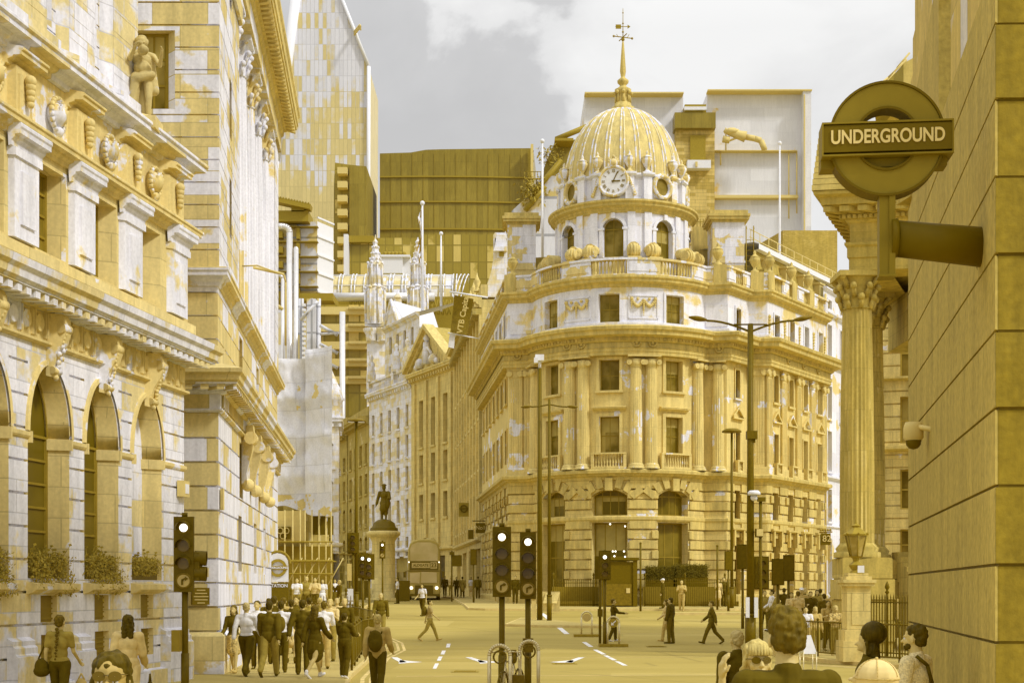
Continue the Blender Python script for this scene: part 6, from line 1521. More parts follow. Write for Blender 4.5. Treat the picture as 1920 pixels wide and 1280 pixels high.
# ================================================================== underground roundel
DR = 11.6; cx, cz = X(1660,DR), Z(265,DR); rR, rI_ = 100/FPX*DR*1.03, 58/FPX*DR
M['ring'] = plain('faded_sign_enamel', (.30,.22,.022), .55, var=.06, spec=.1); M['bar'] = plain('sign_bar_enamel', (.17,.115,.002), .5, var=.05, spec=.1); M['signtext'] = plain('sign_lettering', (.80,.64,.26), .5, var=.04); M['signpost'] = plain('sign_post_paint', (.27,.195,.015), .5, var=.08)
rr = thing('underground_sign', 'large ring-and-bar sign reading UNDERGROUND, on an arm from the clad wall', 'sign', (cx, DR, cz), R(0))
rr.rotation_euler = (0, 0, R(-6))
def ring_solid(mb, r0, r1, y0, y1, n=64, a0=0, a1=360):
    rows = [[Vector((r_*math.cos(R(a0+(a1-a0)*i/n)), y_, r_*math.sin(R(a0+(a1-a0)*i/n)))) for i in range(n if a1-a0 == 360 else n+1)] for r_, y_ in ((r0,y0),(r1,y0),(r1,y1),(r0,y1),(r0,y0))]
    mb.grid(rows, closed=(a1-a0 == 360), sm=False)
class LocalRoot: pass
def lbuild(mb, name, mat, parent):       # geometry already local to parent
    me = mb.build(name, mat, None); me.parent = parent; return me
mb = MB(); ring_solid(mb, rI_*1.03, rR*.995, -.07, .08); lbuild(mb, 'ring', M['ring'], rr)
mb = MB(); ring_solid(mb, rR, rR+.018, -.085, .10); ring_solid(mb, rI_*1.0-.012, rI_*1.03, -.085, .10); ring_solid(mb, rI_*1.03, rR, .08, .10); lbuild(mb, 'ring_case', M['bar'], rr)
bw2, bh2 = 117/FPX*DR, 26/FPX*DR
mb = MB(); mb.box(-bw2, bw2, -.12, .09, -bh2+.0, bh2-.01); lbuild(mb, 'bar', M['bar'], rr)
mb = MB()
for (x0_, x1_, z0_, z1_) in ((-bw2-.012,bw2+.012,bh2,bh2+.014),(-bw2-.012,bw2+.012,-bh2-.034,-bh2-.02),(-bw2-.012,-bw2,-bh2-.02,bh2),(bw2,bw2+.012,-bh2-.02,bh2)): mb.box(x0_, x1_, -.13, .13, z0_, z1_)
mb.box(-bw2*1.02, bw2*.96, -.02, .16, -bh2-.1, -bh2-.034); lbuild(mb, 'bar_rim', M['signpost'], rr)
tm = text_mesh('UNDERGROUND', .152, .004, M['signtext'], rr, Matrix.Translation((0,-.125,0)) @ Matrix.Scale(.76, 4, (1,0,0)) @ FACE, bold=.0035)
mb = MB(); pz0, pz1 = Z(517,DR)-cz, -rR+.02
mb.box(-.055, .02, -.06, .06, pz0, pz1); mb.box(.02, .068, -.075, .08, pz0, pz1); mb.box(-.062,.075,-.08,.085,pz0-.02,pz0); lbuild(mb, 'post', M['signpost'], rr)
mb = MB(); za = Z(447,DR)-cz; L_ = (1835-1660)/FPX*DR+.25
mb.cyl((.05,0,za),(L_,.35,za-.03), .142, .165, n=24); mb.cyl((L_-.16,.33,za-.03),(L_-.1,.34,za-.03), .2, n=24); mb.cyl((.04,0,za),(.09,0,za), .155, n=20); lbuild(mb, 'arm', M['bar'], rr)
# ================================================================== lamps and signals
def lampmast(name, label, x, y, ztop, arms, r0=.11, group='street lamps', head=.62, rise=.25, extra=None, style='arm'):
    z0 = g(y)+.1; t = thing(name, label, 'street lamp', (x, y, z0), 0, group)
    mb = MB(); mb.cyl((x,y,z0),(x,y,z0+1.2), r0*1.35, n=10); mb.cyl((x,y,z0+1.2),(x,y,ztop), r0, r0*.7, n=10); mb.cyl((x,y,z0+1.18),(x,y,z0+1.26), r0*1.5, n=10); mb.build('pole', M['dark'], t)
    for sg, ln, dy in arms:
        mb = MB(); pts = [Vector((x,y,ztop-.25))]
        for k in range(1, 7): u = k/6; pts.append(Vector((x+sg*ln*.72*u, y+dy*u, ztop-.25+rise*math.sin(u*math.pi/2)+.0)))
        mb.tube(pts, .035, 6); mb.build('arm', M['dark'], t)
        mb = MB(); e = pts[-1]; tip = e+Vector((sg*head*.9, 0, rise*.25)); rows = []
        for k in range(7):
            u = k/6; c = e.lerp(tip, u); wv = .14*math.sin(math.pi*(.15+.8*u))+.02; hv = .07*math.sin(math.pi*(.12+.8*u))+.01
            rows.append([c+Vector((0, wv*math.cos(2*math.pi*i/10), hv*math.sin(2*math.pi*i/10)+.02)) for i in range(10)])
        mb.grid(rows, closed=True); mb.face(rows[0]); mb.face(rows[-1]); mb.build('lamp_head', M['darkm'], t)
    return t
t = lampmast('street_lamp', 'tall lamp post with two long swept arms, right of the domed block front', X(1407,45), 45, Z(607,45), ((-1,1.9,0),(1,1.9,0)), .13, rise=.35)
mb = MB(); x = X(1407,45); mb.cyl((x-.52,45,Z(607,45)-.02),(x+.52,45,Z(607,45)-.02), .025, n=6); mb.box(x-.13,x+.2,44.85,45.1,Z(823,45),Z(808,45)); mb.cyl((x+.1,44.95,Z(830,45)),(x+.1,44.95,Z(823,45)), .05, n=6); mb.build('camera_box', M['dark'], t)
mb = MB()
for a, b in ((1398,1405),(1414,1421)): mb.box(X(a,44.8),X(b,44.8),44.75,44.8,Z(1157,44.8),Z(1119,44.8))
mb.build('reflective_strip', M['white'], t)
mb = MB(); mb.lathe([(0,.1),(.14,.1),(.2,.04),(.2,-.03),(.15,-.05)], (x+.08,44.8,Z(926,45)), 14); mb.ball((x+.08,44.8,Z(933,45)), .11, 8); mb.build('camera_dome', M['white'], t)
mb = MB(); mb.cyl((x+.3,44.9,.12),(x+.3,44.9,Z(936,45)), .05, n=8); mb.box(x+.12,x+.34,44.7,44.9,Z(1007,45),Z(991,45)); mb.box(x+.2,x+.44,44.8,44.95,Z(940,45),Z(932,45)); mb.build('side_pole', M['dark'], t)
mb = MB(); mb.box(x+.14,x+.34,44.66,44.7,Z(1005,45),Z(992,45)); mb.build('control_panel', M['yellowp'], t)
lampmast('street_lamp', 'slim lamp post with short level double arms beside the camera mast', X(1030,69), 69, Z(748,69), ((-1,1.2,0),(1,1.2,0)), .09, head=.55, rise=-.12)
t = thing('camera_mast', 'tall thin black mast with white camera housing on top, left front of the domed block', 'camera mast', (X(1012,69.5), 69.5, g(69.5)))
mb = MB(); x = X(1012,69.5); mb.cyl((x,69.5,g(69.5)),(x,69.5,Z(690,69.5)), .14, .1, n=10); mb.build('pole', M['dark'], t)
mb = MB(); mb.cyl((x,69.5,Z(690,69.5)),(x,69.5,Z(676,69.5)), .07, n=8); mb.box(x-.22,x+.2,69.2,69.8,Z(677,69.5),Z(666,69.5)); mb.box(x-.28,x-.1,69.1,69.3,Z(682,69.5),Z(672,69.5)); mb.build('camera', M['white'], t)
t = lampmast('street_lamp', 'lamp post with one flat disc head left of the tall double armed lamp', X(1372,84), 84, Z(812,84), (), .10)
mb = MB(); x = X(1372,84); mb.lathe([(0,.22),(.35,.2),(.56,.08),(.58,0),(.1,-.05)], (x,84,Z(810,84)), 16); mb.build('lamp_head', M['darkm'], t)
t = lampmast('street_lamp', 'lamp post with shallow saucer head and two lit lenses, left of the statue', X(668,74), 74, Z(792,74), (), .10)
x = X(668,74); mb = MB(); mb.lathe([(0,.16),(.3,.15),(.48,.06),(.5,0),(.15,-.03)], (x,74,Z(790,74)), 16); mb.build('lamp_head', M['darkm'], t)
mb = MB(); mb.box(x-.4,x-.1,73.8,74.1,Z(791,74)-.02,Z(790,74)); mb.box(x+.1,x+.42,73.8,74.1,Z(791,74)-.02,Z(790,74)); mb.build('lens', M['white'], t)
t = thing('wall_lamp_arm', 'pale street lamp on an arm from the corner bank block wall', 'street lamp', (B.pt(B.at(462,0,1),.05,0).x, 40, Z(508,40)))
mb = MB(); a = B.pt(B.at(458,.1,1), .05, 10.9); e = Vector((X(533,41), 41, Z(516,41))); mb.tube([a, a+Vector((.4,0,.02)), e], .022, 6); mb.tube([e, e+Vector((.04,0,-.2)), e+Vector((.04,0,-2.0))], .03, 6); mb.build('arm', M['roofy'], t)
rows = []; mb = MB()
for k in range(7): u = k/6; c = a.lerp(e, .25+.75*u)+Vector((0,0,.03)); rows.append([c+Vector((0,.1*math.sin(math.pi*(.1+.85*u))*math.cos(2*math.pi*i/8),.04*math.sin(2*math.pi*i/8))) for i in range(8)])
mb.grid(rows, closed=True); mb.build('lamp_head', M['roofy'], t)
# ornate lantern on stone pedestal
DLn = 40.5; x = X(1605,DLn); zq = lambda y_: Z(y_, DLn)
t = thing('pedestal_lantern', 'ornate glazed lantern standing on a stone pier before the portico', 'lantern', (x, DLn, .12))
mb = MB()
for (w2, a, b) in ((.46,1252,1200),(.4,1200,1180),(.33,1180,1098),(.42,1098,1092),(.46,1092,1086),(.36,1086,1080),(.28,1080,1074)): mb.box(x-w2,x+w2,DLn-w2,DLn+w2,zq(a) if a < 1252 else .1,zq(b))
mb.box(x-.2,x+.2,DLn-.345,DLn-.325,zq(1170),zq(1110)); mb.build('pedestal', M['rowstone'], t)
mb = MB(); mb.lathe([(.2,zq(1075)),(.12,zq(1068)),(.2,zq(1060)),(.2,zq(1058)),(.08,zq(1052)),(.1,zq(1046)),(.2,zq(1042))], (x,DLn,0), 8, sm=False)
for i in range(6):
    t_ = R(60*i+30); mb.cyl((x+.17*math.cos(t_),DLn+.17*math.sin(t_),zq(1043)),(x+.31*math.cos(t_),DLn+.31*math.sin(t_),zq(1004)), .018, n=5); mb.ball((x+.33*math.cos(t_),DLn+.33*math.sin(t_),zq(1000)), .035, 6)
mb.lathe([(.35,zq(1004)),(.36,zq(1001)),(.2,zq(993)),(.1,zq(988)),(.13,zq(985)),(.04,zq(981)),(.01,zq(973))], (x,DLn,0), 6, sm=False); mb.build('lantern_frame', M['olive'], t)
M['lglass'] = glassmat('lantern_glass', (.40,.29,.06), (.56,.43,.14), scale=3, rough=.15)
mb = MB(); mb.lathe([(.155,zq(1043)),(.29,zq(1004))], (x,DLn,0), 6, a0=30, a1=390, sm=False); mb.build('glass', M['lglass'], t)
mb = MB(); mb.box(x-.02,x+.16,DLn-.3,DLn-.27,zq(1073),zq(1060)); mb.build('number_plate', M['white'], t)
# hanging sign 82
t = thing('hanging_sign', 'small square dark sign reading 82 on a bracket from the wing of the domed block', 'sign', (X(1547,101), 101, Z(1010,101)))
mb = MB(); mb.box(X(1538,100.6),X(1557,100.6),100.5,100.6,Z(1021,100.6),Z(999,100.6)); p_ = mb.build('board', M['dark'], t); mb = MB(); mb.tube([(X(1522,101.5),101.5,Z(997,101)),(X(1560,100.6),100.55,Z(997,101))], .05, 6)
for k in range(5): mb.ball((X(1539+k*4.5,100.55),100.55,Z(993,100.6)), .09, 6)
mb.build('bracket', M['olive'], t); text_mesh('82', .62, .01, M['yellowp'], p_, Matrix.Translation((0,-.55,0)) @ FACE)
t = thing('hanging_sign', 'dark square sign reading No1 projecting from the left flank of the domed block', 'sign', (X(901,112), 112, Z(989,112)))
mb = MB(); mb.box(X(892,112),X(911,112),111.9,112,Z(999,112),Z(980,112)); p_ = mb.build('board', M['dark'], t); mb = MB(); mb.tube([(X(886,112),111.95,Z(976,112)),(X(912,112),111.95,Z(976,112))], .05, 6); mb.box(X(878,112),X(888,112),111.6,112.1,Z(1010,112),Z(993,112)); mb.build('bracket', M['dark'], t)
text_mesh('No1', .42, .01, M['yellowp'], p_, Matrix.Translation((0,-.12,0)) @ FACE)
t = thing('hanging_sign', 'square sign with round ring emblem projecting over the shops beside the bus', 'sign', (X(869,116), 116, Z(954,116)))
mb = MB(); mb.box(X(860,116),X(879,116),115.9,116,Z(968,116),Z(942,116)); p_ = mb.build('board', M['olive'], t)
mb = MB(); ce = Vector((X(869.5,115.8),115.85,Z(953,116)))
for k in range(16): a, b = 2*math.pi*k/16, 2*math.pi*(k+1)/16; mb.cyl(ce+Vector((.27*math.cos(a),0,.27*math.sin(a))), ce+Vector((.27*math.cos(b),0,.27*math.sin(b))), .05, n=5)
mb.box(ce.x-.36,ce.x+.36,115.8,115.86,ce.z-.05,ce.z+.05); mb.build('emblem', M['dark'], p_)
# station sign on the pavement
DS = 50; t = thing('station_sign', 'white totem with ring-and-bar emblem above the word STATION, beside the bank corner', 'sign', (X(525,DS), DS, .12))
x0, x1 = X(502,DS), X(540,DS)
mb = MB(); mb.box(x0-.02,x1+.02,DS,DS+.14,.12,Z(1104,DS)+0); mb.box(x0,x1,DS,DS+.12,Z(1104,DS),Z(1092,DS)); pn = mb.build('base', M['dark'], t)
mb = MB(); mb.box(x0,x1,DS,DS+.1,Z(1090,DS),Z(1056,DS))
ct = Vector((X(521,DS),DS,Z(1056,DS))); rows = []
for i in range(13): a = math.pi*i/12; mb.face([ct, ct+Vector((.36*math.cos(a),0,.36*math.sin(a))), ct+Vector((.36*math.cos(a+math.pi/12),0,.36*math.sin(a+math.pi/12)))][::-1]) if i < 12 else None
mb.build('panel', M['white'], t)
mb = MB(); ce = Vector((X(521,DS-.02),DS-.02,Z(1064,DS)))
rows = [[ce+Vector((r_*math.cos(2*math.pi*i/32), y_, r_*math.sin(2*math.pi*i/32))) for i in range(32)] for r_, y_ in ((.21,0),(.21,-.03),(.31,-.03),(.31,0))]
mb.grid(rows, closed=True, sm=False); mb.build('ring', M['olive'], t)
mb = MB(); mb.box(ce.x-.38,ce.x+.34,DS-.07,DS-.03,ce.z-.07,ce.z+.08); br_ = mb.build('bar', M['olive'], t)
text_mesh('UNDERGROUND', .098, .003, M['white'], br_, Matrix.Translation(Vector((ce.x-.02,DS-.08,ce.z+.005))-t.location) @ FACE, bold=.003)
text_mesh('STATION', .155, .003, M['white'], pn, Matrix.Translation(Vector((X(522,DS),DS-.01,Z(1097.5,DS)))-t.location) @ FACE, bold=.003)
mb = MB()
for k in range(24):
    a, b = math.pi*k/24, math.pi*(k+1)/24; mb.cyl(ct+Vector((.42*math.cos(a),.05,.42*math.sin(a))), ct+Vector((.42*math.cos(b),.05,.42*math.sin(b))), .05, n=6)
mb.build('arched_rim', M['olive'], t)
# signals
M['lit'] = emis('signal_lamp', (1, .96, .85), 2.0); M['lens'] = plain('signal_lens', (.20,.13,.01), .25, var=.05, spec=.5); M['arrowlens'] = plain('arrow_disc', (.62,.48,.17), .5, var=.08)
def signal(label, x, y, ztop, n=3, arrow=False, lit=True, facing=1, w=.34, pole_r=.055, zb=None, litcol=0, name='traffic_light', pole=True, dxl=-.02):
    zb = g(y)+.1 if zb is None else zb; t = thing(name, label, 'traffic light', (x, y, zb), 0, 'traffic lights'); h = .30*n+.08; k_ = n
    mb = MB(); mb.box(x-w/2,x+w/2,y-.03,y+.03,ztop-h,ztop); mb.box(x-w/2-.05,x+w/2+.05,y+.031,y+.045,ztop-h-.04,ztop+.05) if not arrow else None
    mb.box(x-w/2+.03,x+w/2-.03,y+.03,y+.16,ztop-h+.02,ztop-.02); mb.cyl((x,y+.05,ztop),(x,y+.05,ztop+.07), .05, n=8); hd = mb.build('signal_head', M['dark'], t)
    for i in range(k_):
        zc = ztop-.04-.3*(i+.5); f = -facing; is_arrow = arrow and i == k_-1
        mb = MB(); rr_ = .068 if (lit and i == litcol) else .105; mb.cyl((x,y+f*.03,zc),(x,y+f*.045,zc), rr_, n=18)
        lm = mb.build('lens', M['lit'] if (lit and i == litcol) else (M['arrowlens'] if is_arrow else M['lens']), hd)
        if not is_arrow:
            mb = MB(); rows = []
            for j in range(13): a = R(-15+210*j/12); rows.append([Vector((x+.125*math.cos(a), y+f*.03, zc+.125*math.sin(a))), Vector((x+.12*math.cos(a), y+f*.19, zc+.12*math.sin(a)-.02))])
            mb.grid(rows); mb.build('hood', M['dark'], hd)
        else:
            mb = MB(); mb.box(x-.035,x-.005,y+f*.06,y+f*.046,zc-.07,zc+.01); Mr = Matrix.Translation((x-.01,0,zc+.015)) @ Matrix.Rotation(R(-25), 4, 'Y'); mb.box(-.02,.05,y-.06,y-.046,-.012,.018, Mr); mb.face([(x+.03,y-.055,zc+.075),(x+.085,y-.055,zc+.035),(x+.03,y-.055,zc-.0)]); mb.build('arrow', M['dark'], lm)
            mb = MB(); rows = [[Vector((x+r_*math.cos(2*math.pi*j/20), y+y_, zc+r_*math.sin(2*math.pi*j/20))) for j in range(20)] for r_, y_ in ((.105,-.045),(.13,-.06),(.14,-.03))]; mb.grid(rows, closed=True); mb.build('arrow_rim', M['darkm'], hd)
    if pole: mb = MB(); mb.cyl((x,y+.08,zb),(x,y+.08,ztop-h+.05), pole_r, n=12); mb.cyl((x,y+.08,zb),(x,y+.08,zb+.9), pole_r*1.25, n=12); mb.build('pole', M['dark'], t)
    return t
def ZS(py, D): return Z(py, D)
t = signal('nearest signal on the left, with turn arrow and side hoods, before the bank', X(345,24.5), 24.5, Z(968,24.5), 4, True, zb=.12)
x = X(345,24.5); mb = MB()      # side heads seen edge-on
for zc in (Z(1045,24.5), Z(1074,24.5)): mb.cyl((x+.16,24.6,zc),(x+.36,24.62,zc-.01), .13, .13, n=12, cap=False); mb.cyl((x+.2,24.6,zc),(x+.21,24.6,zc), .12, n=12)
mb.box(x+.1,x+.26,24.5,24.75,Z(1088,24.5),Z(1036,24.5)); mb.build('side_head', M['dark'], t)
mb = MB(); mb.box(x-.17,x-.03,24.3,24.5,Z(1220,24.5),Z(1180,24.5)); mb.build('push_button_box', M['olive'], t)
signal('near middle signal, left one of the adjacent pair, standing behind the bicycle', X(941,26.3), 26.3, Z(987,26.3), 4, True, w=.34, zb=0)
t = signal('near middle signal, right one of the pair, with a button box on its pole', X(990,27.6), 27.6, Z(997,27.6), 4, True, w=.31, zb=0)
x = X(990,27.4); mb = MB(); mb.box(x-.1,x+.1,27.35,27.55,Z(1222,27.4),Z(1196,27.4)); mb.box(x-.07,x+.07,27.33,27.35,Z(1206,27.4),Z(1200,27.4)); mb.build('push_button_box', M['darkm'], t)
signal('island signal with one lit lamp, in the middle of the junction before the kiosk', X(1134,52), 52, Z(1034,52), 3, zb=g(52))
t = thing('island_post', 'black post with push button box beside the junction island signal', 'post', (X(1125,52.6), 52.6, g(52)))
mb = MB(); x = X(1125,52.6); mb.cyl((x,52.6,g(52)),(x,52.6,Z(1060,52.6)), .05, n=8); mb.box(x-.09,x+.09,52.4,52.6,Z(1155,52.6),Z(1141,52.6)); mb.box(x-.2,x+.05,52.5,52.65,Z(1085,52.6),Z(1042,52.6)); mb.build('post', M['dark'], t)
signal('dark signal head with lit lamp right of two, left of the statue', X(692,60), 60, Z(1040,60), 3, dxl=0)
signal('dark signal head with dimmer lamp left of two, left of the statue', X(680,60.8), 60.8, Z(1038,60.8), 3)
signal('signal facing away on the saucer lamp post left of the statue', X(662,73.5), 73.5, Z(1000,73.5), 3, lit=False, facing=1, w=.5)
signal('signal standing in front of the statue plinth with lit top lamp', X(717,84), 84, Z(1015,84), 3, True, zb=g(84))
signal('back of a signal right of the bus', X(888,96), 96, Z(1030,96), 3, lit=False, facing=-1)
signal('left of two signals facing away under the tall double armed lamp', X(1459,58), 58, Z(1049,58), 3, lit=False, facing=-1, w=.42)
signal('right of two signals facing away under the tall double armed lamp', X(1479,59), 59, Z(1042,59), 3, lit=False, facing=-1, w=.36)
signal('signal facing away beside the flat disc lamp', X(1366,80), 80, Z(1034,80), 3, lit=False, facing=-1)
signal('signal with side hoods close behind the double armed lamp post', X(1428,47), 47, Z(1045,47), 3, lit=False, facing=1, w=.4)
signal('dark signal left of the double armed lamp post, overlapping the corner doorway', X(1393,62), 62, Z(1022,62), 3, lit=False, facing=-1, w=.4)
for (px, D, y0, lab) in ((1201,80,1018,'thin black post right of the kiosk'),(963,96,1050,'thin post at the kerb right of the bus'),(1345,82,1023,'thin black post left of the flat disc lamp')):
    t = thing('thin_post', lab, 'post', (X(px,D), D, g(D)+.1)); mb = MB(); mb.cyl((X(px,D),D,g(D)+.1),(X(px,D),D,Z(y0,D)), .06, n=8); mb.ball((X(px,D),D,Z(y0,D)), .075, 6); mb.build('post', M['dark'], t)
# keep-left hoops on their plates
for (px, D, lab, arr) in ((1100,58,'hoop sign frame with blank yellow disc on the junction island', False),(1150,52,'hoop sign frame with white diagonal arrow on the junction island', True)):
    x, z0 = X(px,D), g(D); k = D/2700; t = thing('keep_left_hoop', lab, 'bollard', (x, D, z0), 0, 'hoop bollards')
    mb = MB(); rw_ = .21; zt_ = z0+(1.0 if D > 55 else 1.08)-rw_
    pts = [Vector((x-rw_,D,z0+.1)), Vector((x-rw_,D,zt_))]+[Vector((x-rw_*math.cos(math.pi*i/12), D, zt_+rw_*math.sin(math.pi*i/12))) for i in range(1,12)]+[Vector((x+rw_,D,zt_)), Vector((x+rw_,D,z0+.1))]
    mb.tube(pts, .035, 8); mb.build('hoop', M['steel'], t)
    mb = MB(); mb.box(x-.52,x+.52,D-.3,D+.3,z0,z0+.1); mb.build('base_plate', M['olive'], t)
    mb = MB(); mb.cyl((x,D-.02,zt_-.02),(x,D+.02,zt_-.02), .165, n=20); d_ = mb.build('disc', M['olive'] if arr else M['arrowlens'], t)
    if arr:
        mb = MB(); Mr = Matrix.Translation((x,0,zt_-.02)) @ Matrix.Rotation(R(45), 4, 'Y'); mb.box(-.02,.02,D-.035,D-.022,-.03,.12, Mr); mb.face([Mr @ Vector(p) for p in ((-.07,D-.03,-.03),(0,D-.03,-.12),(.07,D-.03,-.03))]); mb.build('arrow', M['white'], d_)
# cycle stands and bicycle
DB_ = 25.4
for (px, lab) in ((937,'steel cycle hoop left of two, carrying the handlebar end of the bicycle'),(992,'steel cycle hoop right of two, behind the button box signal')):
    D = DB_ if px < 950 else 26.2; x = X(px,D); t = thing('cycle_stand', lab, 'cycle stand', (x, D, 0), 0, 'cycle stands'); rw_ = .185 if px < 950 else .17; zt_ = Z(1207,D)-rw_-.02 if px < 950 else Z(1199,D)-rw_-.02
    pts = [Vector((x-rw_,D,0)), Vector((x-rw_,D,zt_))]+[Vector((x-rw_*math.cos(math.pi*i/14), D, zt_+rw_*math.sin(math.pi*i/14))) for i in range(1,14)]+[Vector((x+rw_,D,zt_)), Vector((x+rw_,D,0))]
    mb = MB(); mb.tube(pts, .034, 10); mb.build('hoop', M['steel'], t)
    mb = MB(); ce = Vector((x,D,zt_-.02)); rr_ = .11
    for k in range(20): a, b = 2*math.pi*k/20, 2*math.pi*(k+1)/20; mb.cyl(ce+Vector((rr_*math.cos(a),0,rr_*math.sin(a))), ce+Vector((rr_*math.cos(b),0,rr_*math.sin(b))), .018, n=6)
    mb.build('round_badge', M['darkm'], t)
t = thing('bicycle', 'silver bicycle locked between the two cycle hoops', 'bicycle', (X(965,25.8), 25.8, 0), 0)
Bx, By = X(958,25.7), 25.75
def bk(u, w_, z): return Vector((Bx+w_+u*.28, By+u*.96, z))      # bike stands nearly end-on to the camera
for nm, u in (('front_wheel', -.5), ('rear_wheel', .52)):
    mb = MB(); ce = bk(u, 0, .34)
    for k in range(24): a, b = 2*math.pi*k/24, 2*math.pi*(k+1)/24; mb.cyl(ce+Vector((.28*.33*math.cos(a),.96*.33*math.cos(a),.33*math.sin(a))), ce+Vector((.28*.33*math.cos(b),.96*.33*math.cos(b),.33*math.sin(b))), .018, n=6)
    wh = mb.build(nm, M['dark'], t); mb = MB()
    for k in range(14): a = 2*math.pi*k/14; mb.cyl(ce, ce+Vector((.28*.32*math.cos(a),.96*.32*math.cos(a),.32*math.sin(a))), .003, n=3)
    mb.build('spokes', M['steel'], wh)
mb = MB(); bb = bk(0,0,.3); st = bk(.18,0,.78); hd = bk(-.32,0,.84); mb.tube([bb,st],.017); mb.tube([bb,hd-Vector((0,0,.12))],.02); mb.tube([st,hd],.017); mb.tube([bk(.52,0,.34),bb],.012); mb.tube([bk(.52,0,.34),st],.01); mb.tube([hd,bk(-.5,.0,.34)],.016); mb.tube([hd,hd+Vector((0,0,.14))],.014); mb.tube([st, st+Vector((0,.02,.14))],.014); mb.build('frame', M['steel'], t)
mb = MB(); hh = hd+Vector((0,0,.15)); mb.tube([hh+Vector((-.26,.08,.0)),hh+Vector((-.1,0,.02)),hh+Vector((.1,0,.02)),hh+Vector((.27,.1,.0))], .013); mb.cyl(hh+Vector((.2,.04,.01)),hh+Vector((.24,-.02,-.16)), .01, n=5); mb.build('handlebar', M['steel'], t)
mb = MB(); s_ = st+Vector((0,.02,.15)); mb.ball(s_+Vector((.03,.06,0)), .1, 10, (.8,1.3,.45)); mb.build('saddle', M['dark'], t)
mb = MB(); mb.ball(bk(-.25,.12,.98-.1), .075, 10, (.8,1,1.2)); mb.cyl(bk(-.25,.12,.9), bk(-.25,.12,1.04), .05, n=8); mb.box(Bx+.02,Bx+.24,By-.1,By+.12,.42,.58); mb.build('pannier', M['darkm'], t)
mb = MB(); mb.cyl(bb+Vector((-.06,0,0)), bb+Vector((.06,0,0)), .09, n=14); mb.box(bb.x+.05,bb.x+.14,bb.y-.16,bb.y-.1,.2,.22); mb.build('crank', M['steel'], t)
# railings
def guard(label, pts, h=1.05, step=.11, name='guard_railing', grp='guard railings', z0=None):
    t = thing(name, label, 'railing', (pts[0][0], pts[0][1], g(pts[0][1])+.12), 0, grp); mb = MB(); rl = MB(); zf = lambda p: g(p.y)+.12
    for a, b in zip(pts[:-1], pts[1:]):
        a, b = Vector(a), Vector(b); L_ = (b-a).length; k = max(1, int(L_/step))
        for i in range(k): p = a.lerp(b, (i+.5)/k); mb.cyl((p.x,p.y,zf(p)+.14),(p.x,p.y,zf(p)+h-.04), .010, n=4, cap=False)
        for hh in (.13, h-.02): rl.cyl((a.x,a.y,zf(a)+hh),(b.x,b.y,zf(b)+hh), .024, n=6)
    mb.build('bars', M['dark'], t); rl.build('rail', M['dark'], t)
    for a, b in zip(pts[:-1], pts[1:]):
        a, b = Vector(a), Vector(b); L_ = (b-a).length; k = max(1, round(L_/1.9))
        for i in range(k+1): p = a.lerp(b, i/k); mp_ = MB(); mp_.cyl((p.x,p.y,zf(p)),(p.x,p.y,zf(p)+h+.03), .032, n=6); mp_.ball((p.x,p.y,zf(p)+h+.05), .045, 6); mp_.build('post', M['dark'], t)
    return t
guard('dark guard railing along the left kerb beside the waiting crowd', [(-3.95,35.5),(-4.6,44),(-4.6,50),(-5.1,54.5),(-6.6,59.5)])
guard('low guard railing behind the crowd near the station steps', [(-9.2,57),(-6.8,60.5)], 1.1)
guard('guard railing curving round the pavement corner before the portico', [(8.7,44.5),(9.5,41.2),(11.6,37.2),(14.6,32.4)])
t = thing('spiked_railing', 'tall iron railing with urn finials between lantern and clad wall', 'railing', (X(1640,43), 43, .12)); spiked_railing(t, (X(1618,43.5), 43.5), (X(1800,40), 40), 1.75, .12, z0=.12, post=1.05)
t = thing('steps_railing', 'tall spiked railing round the station stairs behind the crowd on the left', 'railing', (-9, 62, .4)); spiked_railing(t, (-9.6,62.5), (-6.9,62.5), 1.3, .13)
# statue
DSt = 108; x = X(719,DSt); zg = g(DSt); zq = lambda y_: Z(y_, DSt)
tS = thing('statue_plinth', 'round stone plinth with moulded cap carrying the bronze statue', 'plinth', (x, DSt, zg))
mb = MB(); mb.lathe([(1.7,zg),(1.7,zg+.25),(1.35,zg+.25),(1.35,zg+.5),(1.05,zg+.55),(1.02,zg+.9),(.9,zg+1.0),(.86,zq(1015)),(.95,zq(1011)),(1.0,zq(1008)),(1.25,zq(1003)),(1.28,zq(998)),(1.1,zq(995)),(0,zq(994))], (x,DSt,0), 24); mb.build('shaft', M['rowstone'], tS)
for sg in (-1, 1): mb = MB(); mb.box(x+sg*1.5-.55,x+sg*1.5+.55,DSt-1.2,DSt-.9,zg,zq(1088)); mb.build('vent_grille', M['dark'], tS)
for (px, y0, y1, D, lab) in ((655,1018+70,1056,78,'small pale notice board left of the twin lit signals'),(655,1138,1103,63,'white blank notice panel by the left guard railing')):
    t = thing('notice_board', lab, 'notice board', (X(px,D), D, g(D)+.1)); mb = MB(); wv = 4 if D > 70 else 7; mb.box(X(px-wv,D),X(px+wv,D),D,D+.05,Z(y0,D),Z(y1,D)); mb.build('board', M['yellowp'] if D > 70 else M['white'], t); mb = MB(); mb.cyl((X(px,D),D+.08,g(D)+.1),(X(px,D),D+.08,Z(y1,D)), .05, n=6); mb.build('post', M['dark'], t)
for (px, D, lab) in ((694-10,62,'patterned plate on the left signal post'),):
    pass
t = thing('folding_sign', 'white triangular folding sign behind the near man, by the right guard railing', 'sign', (X(1518,31), 31, .0))
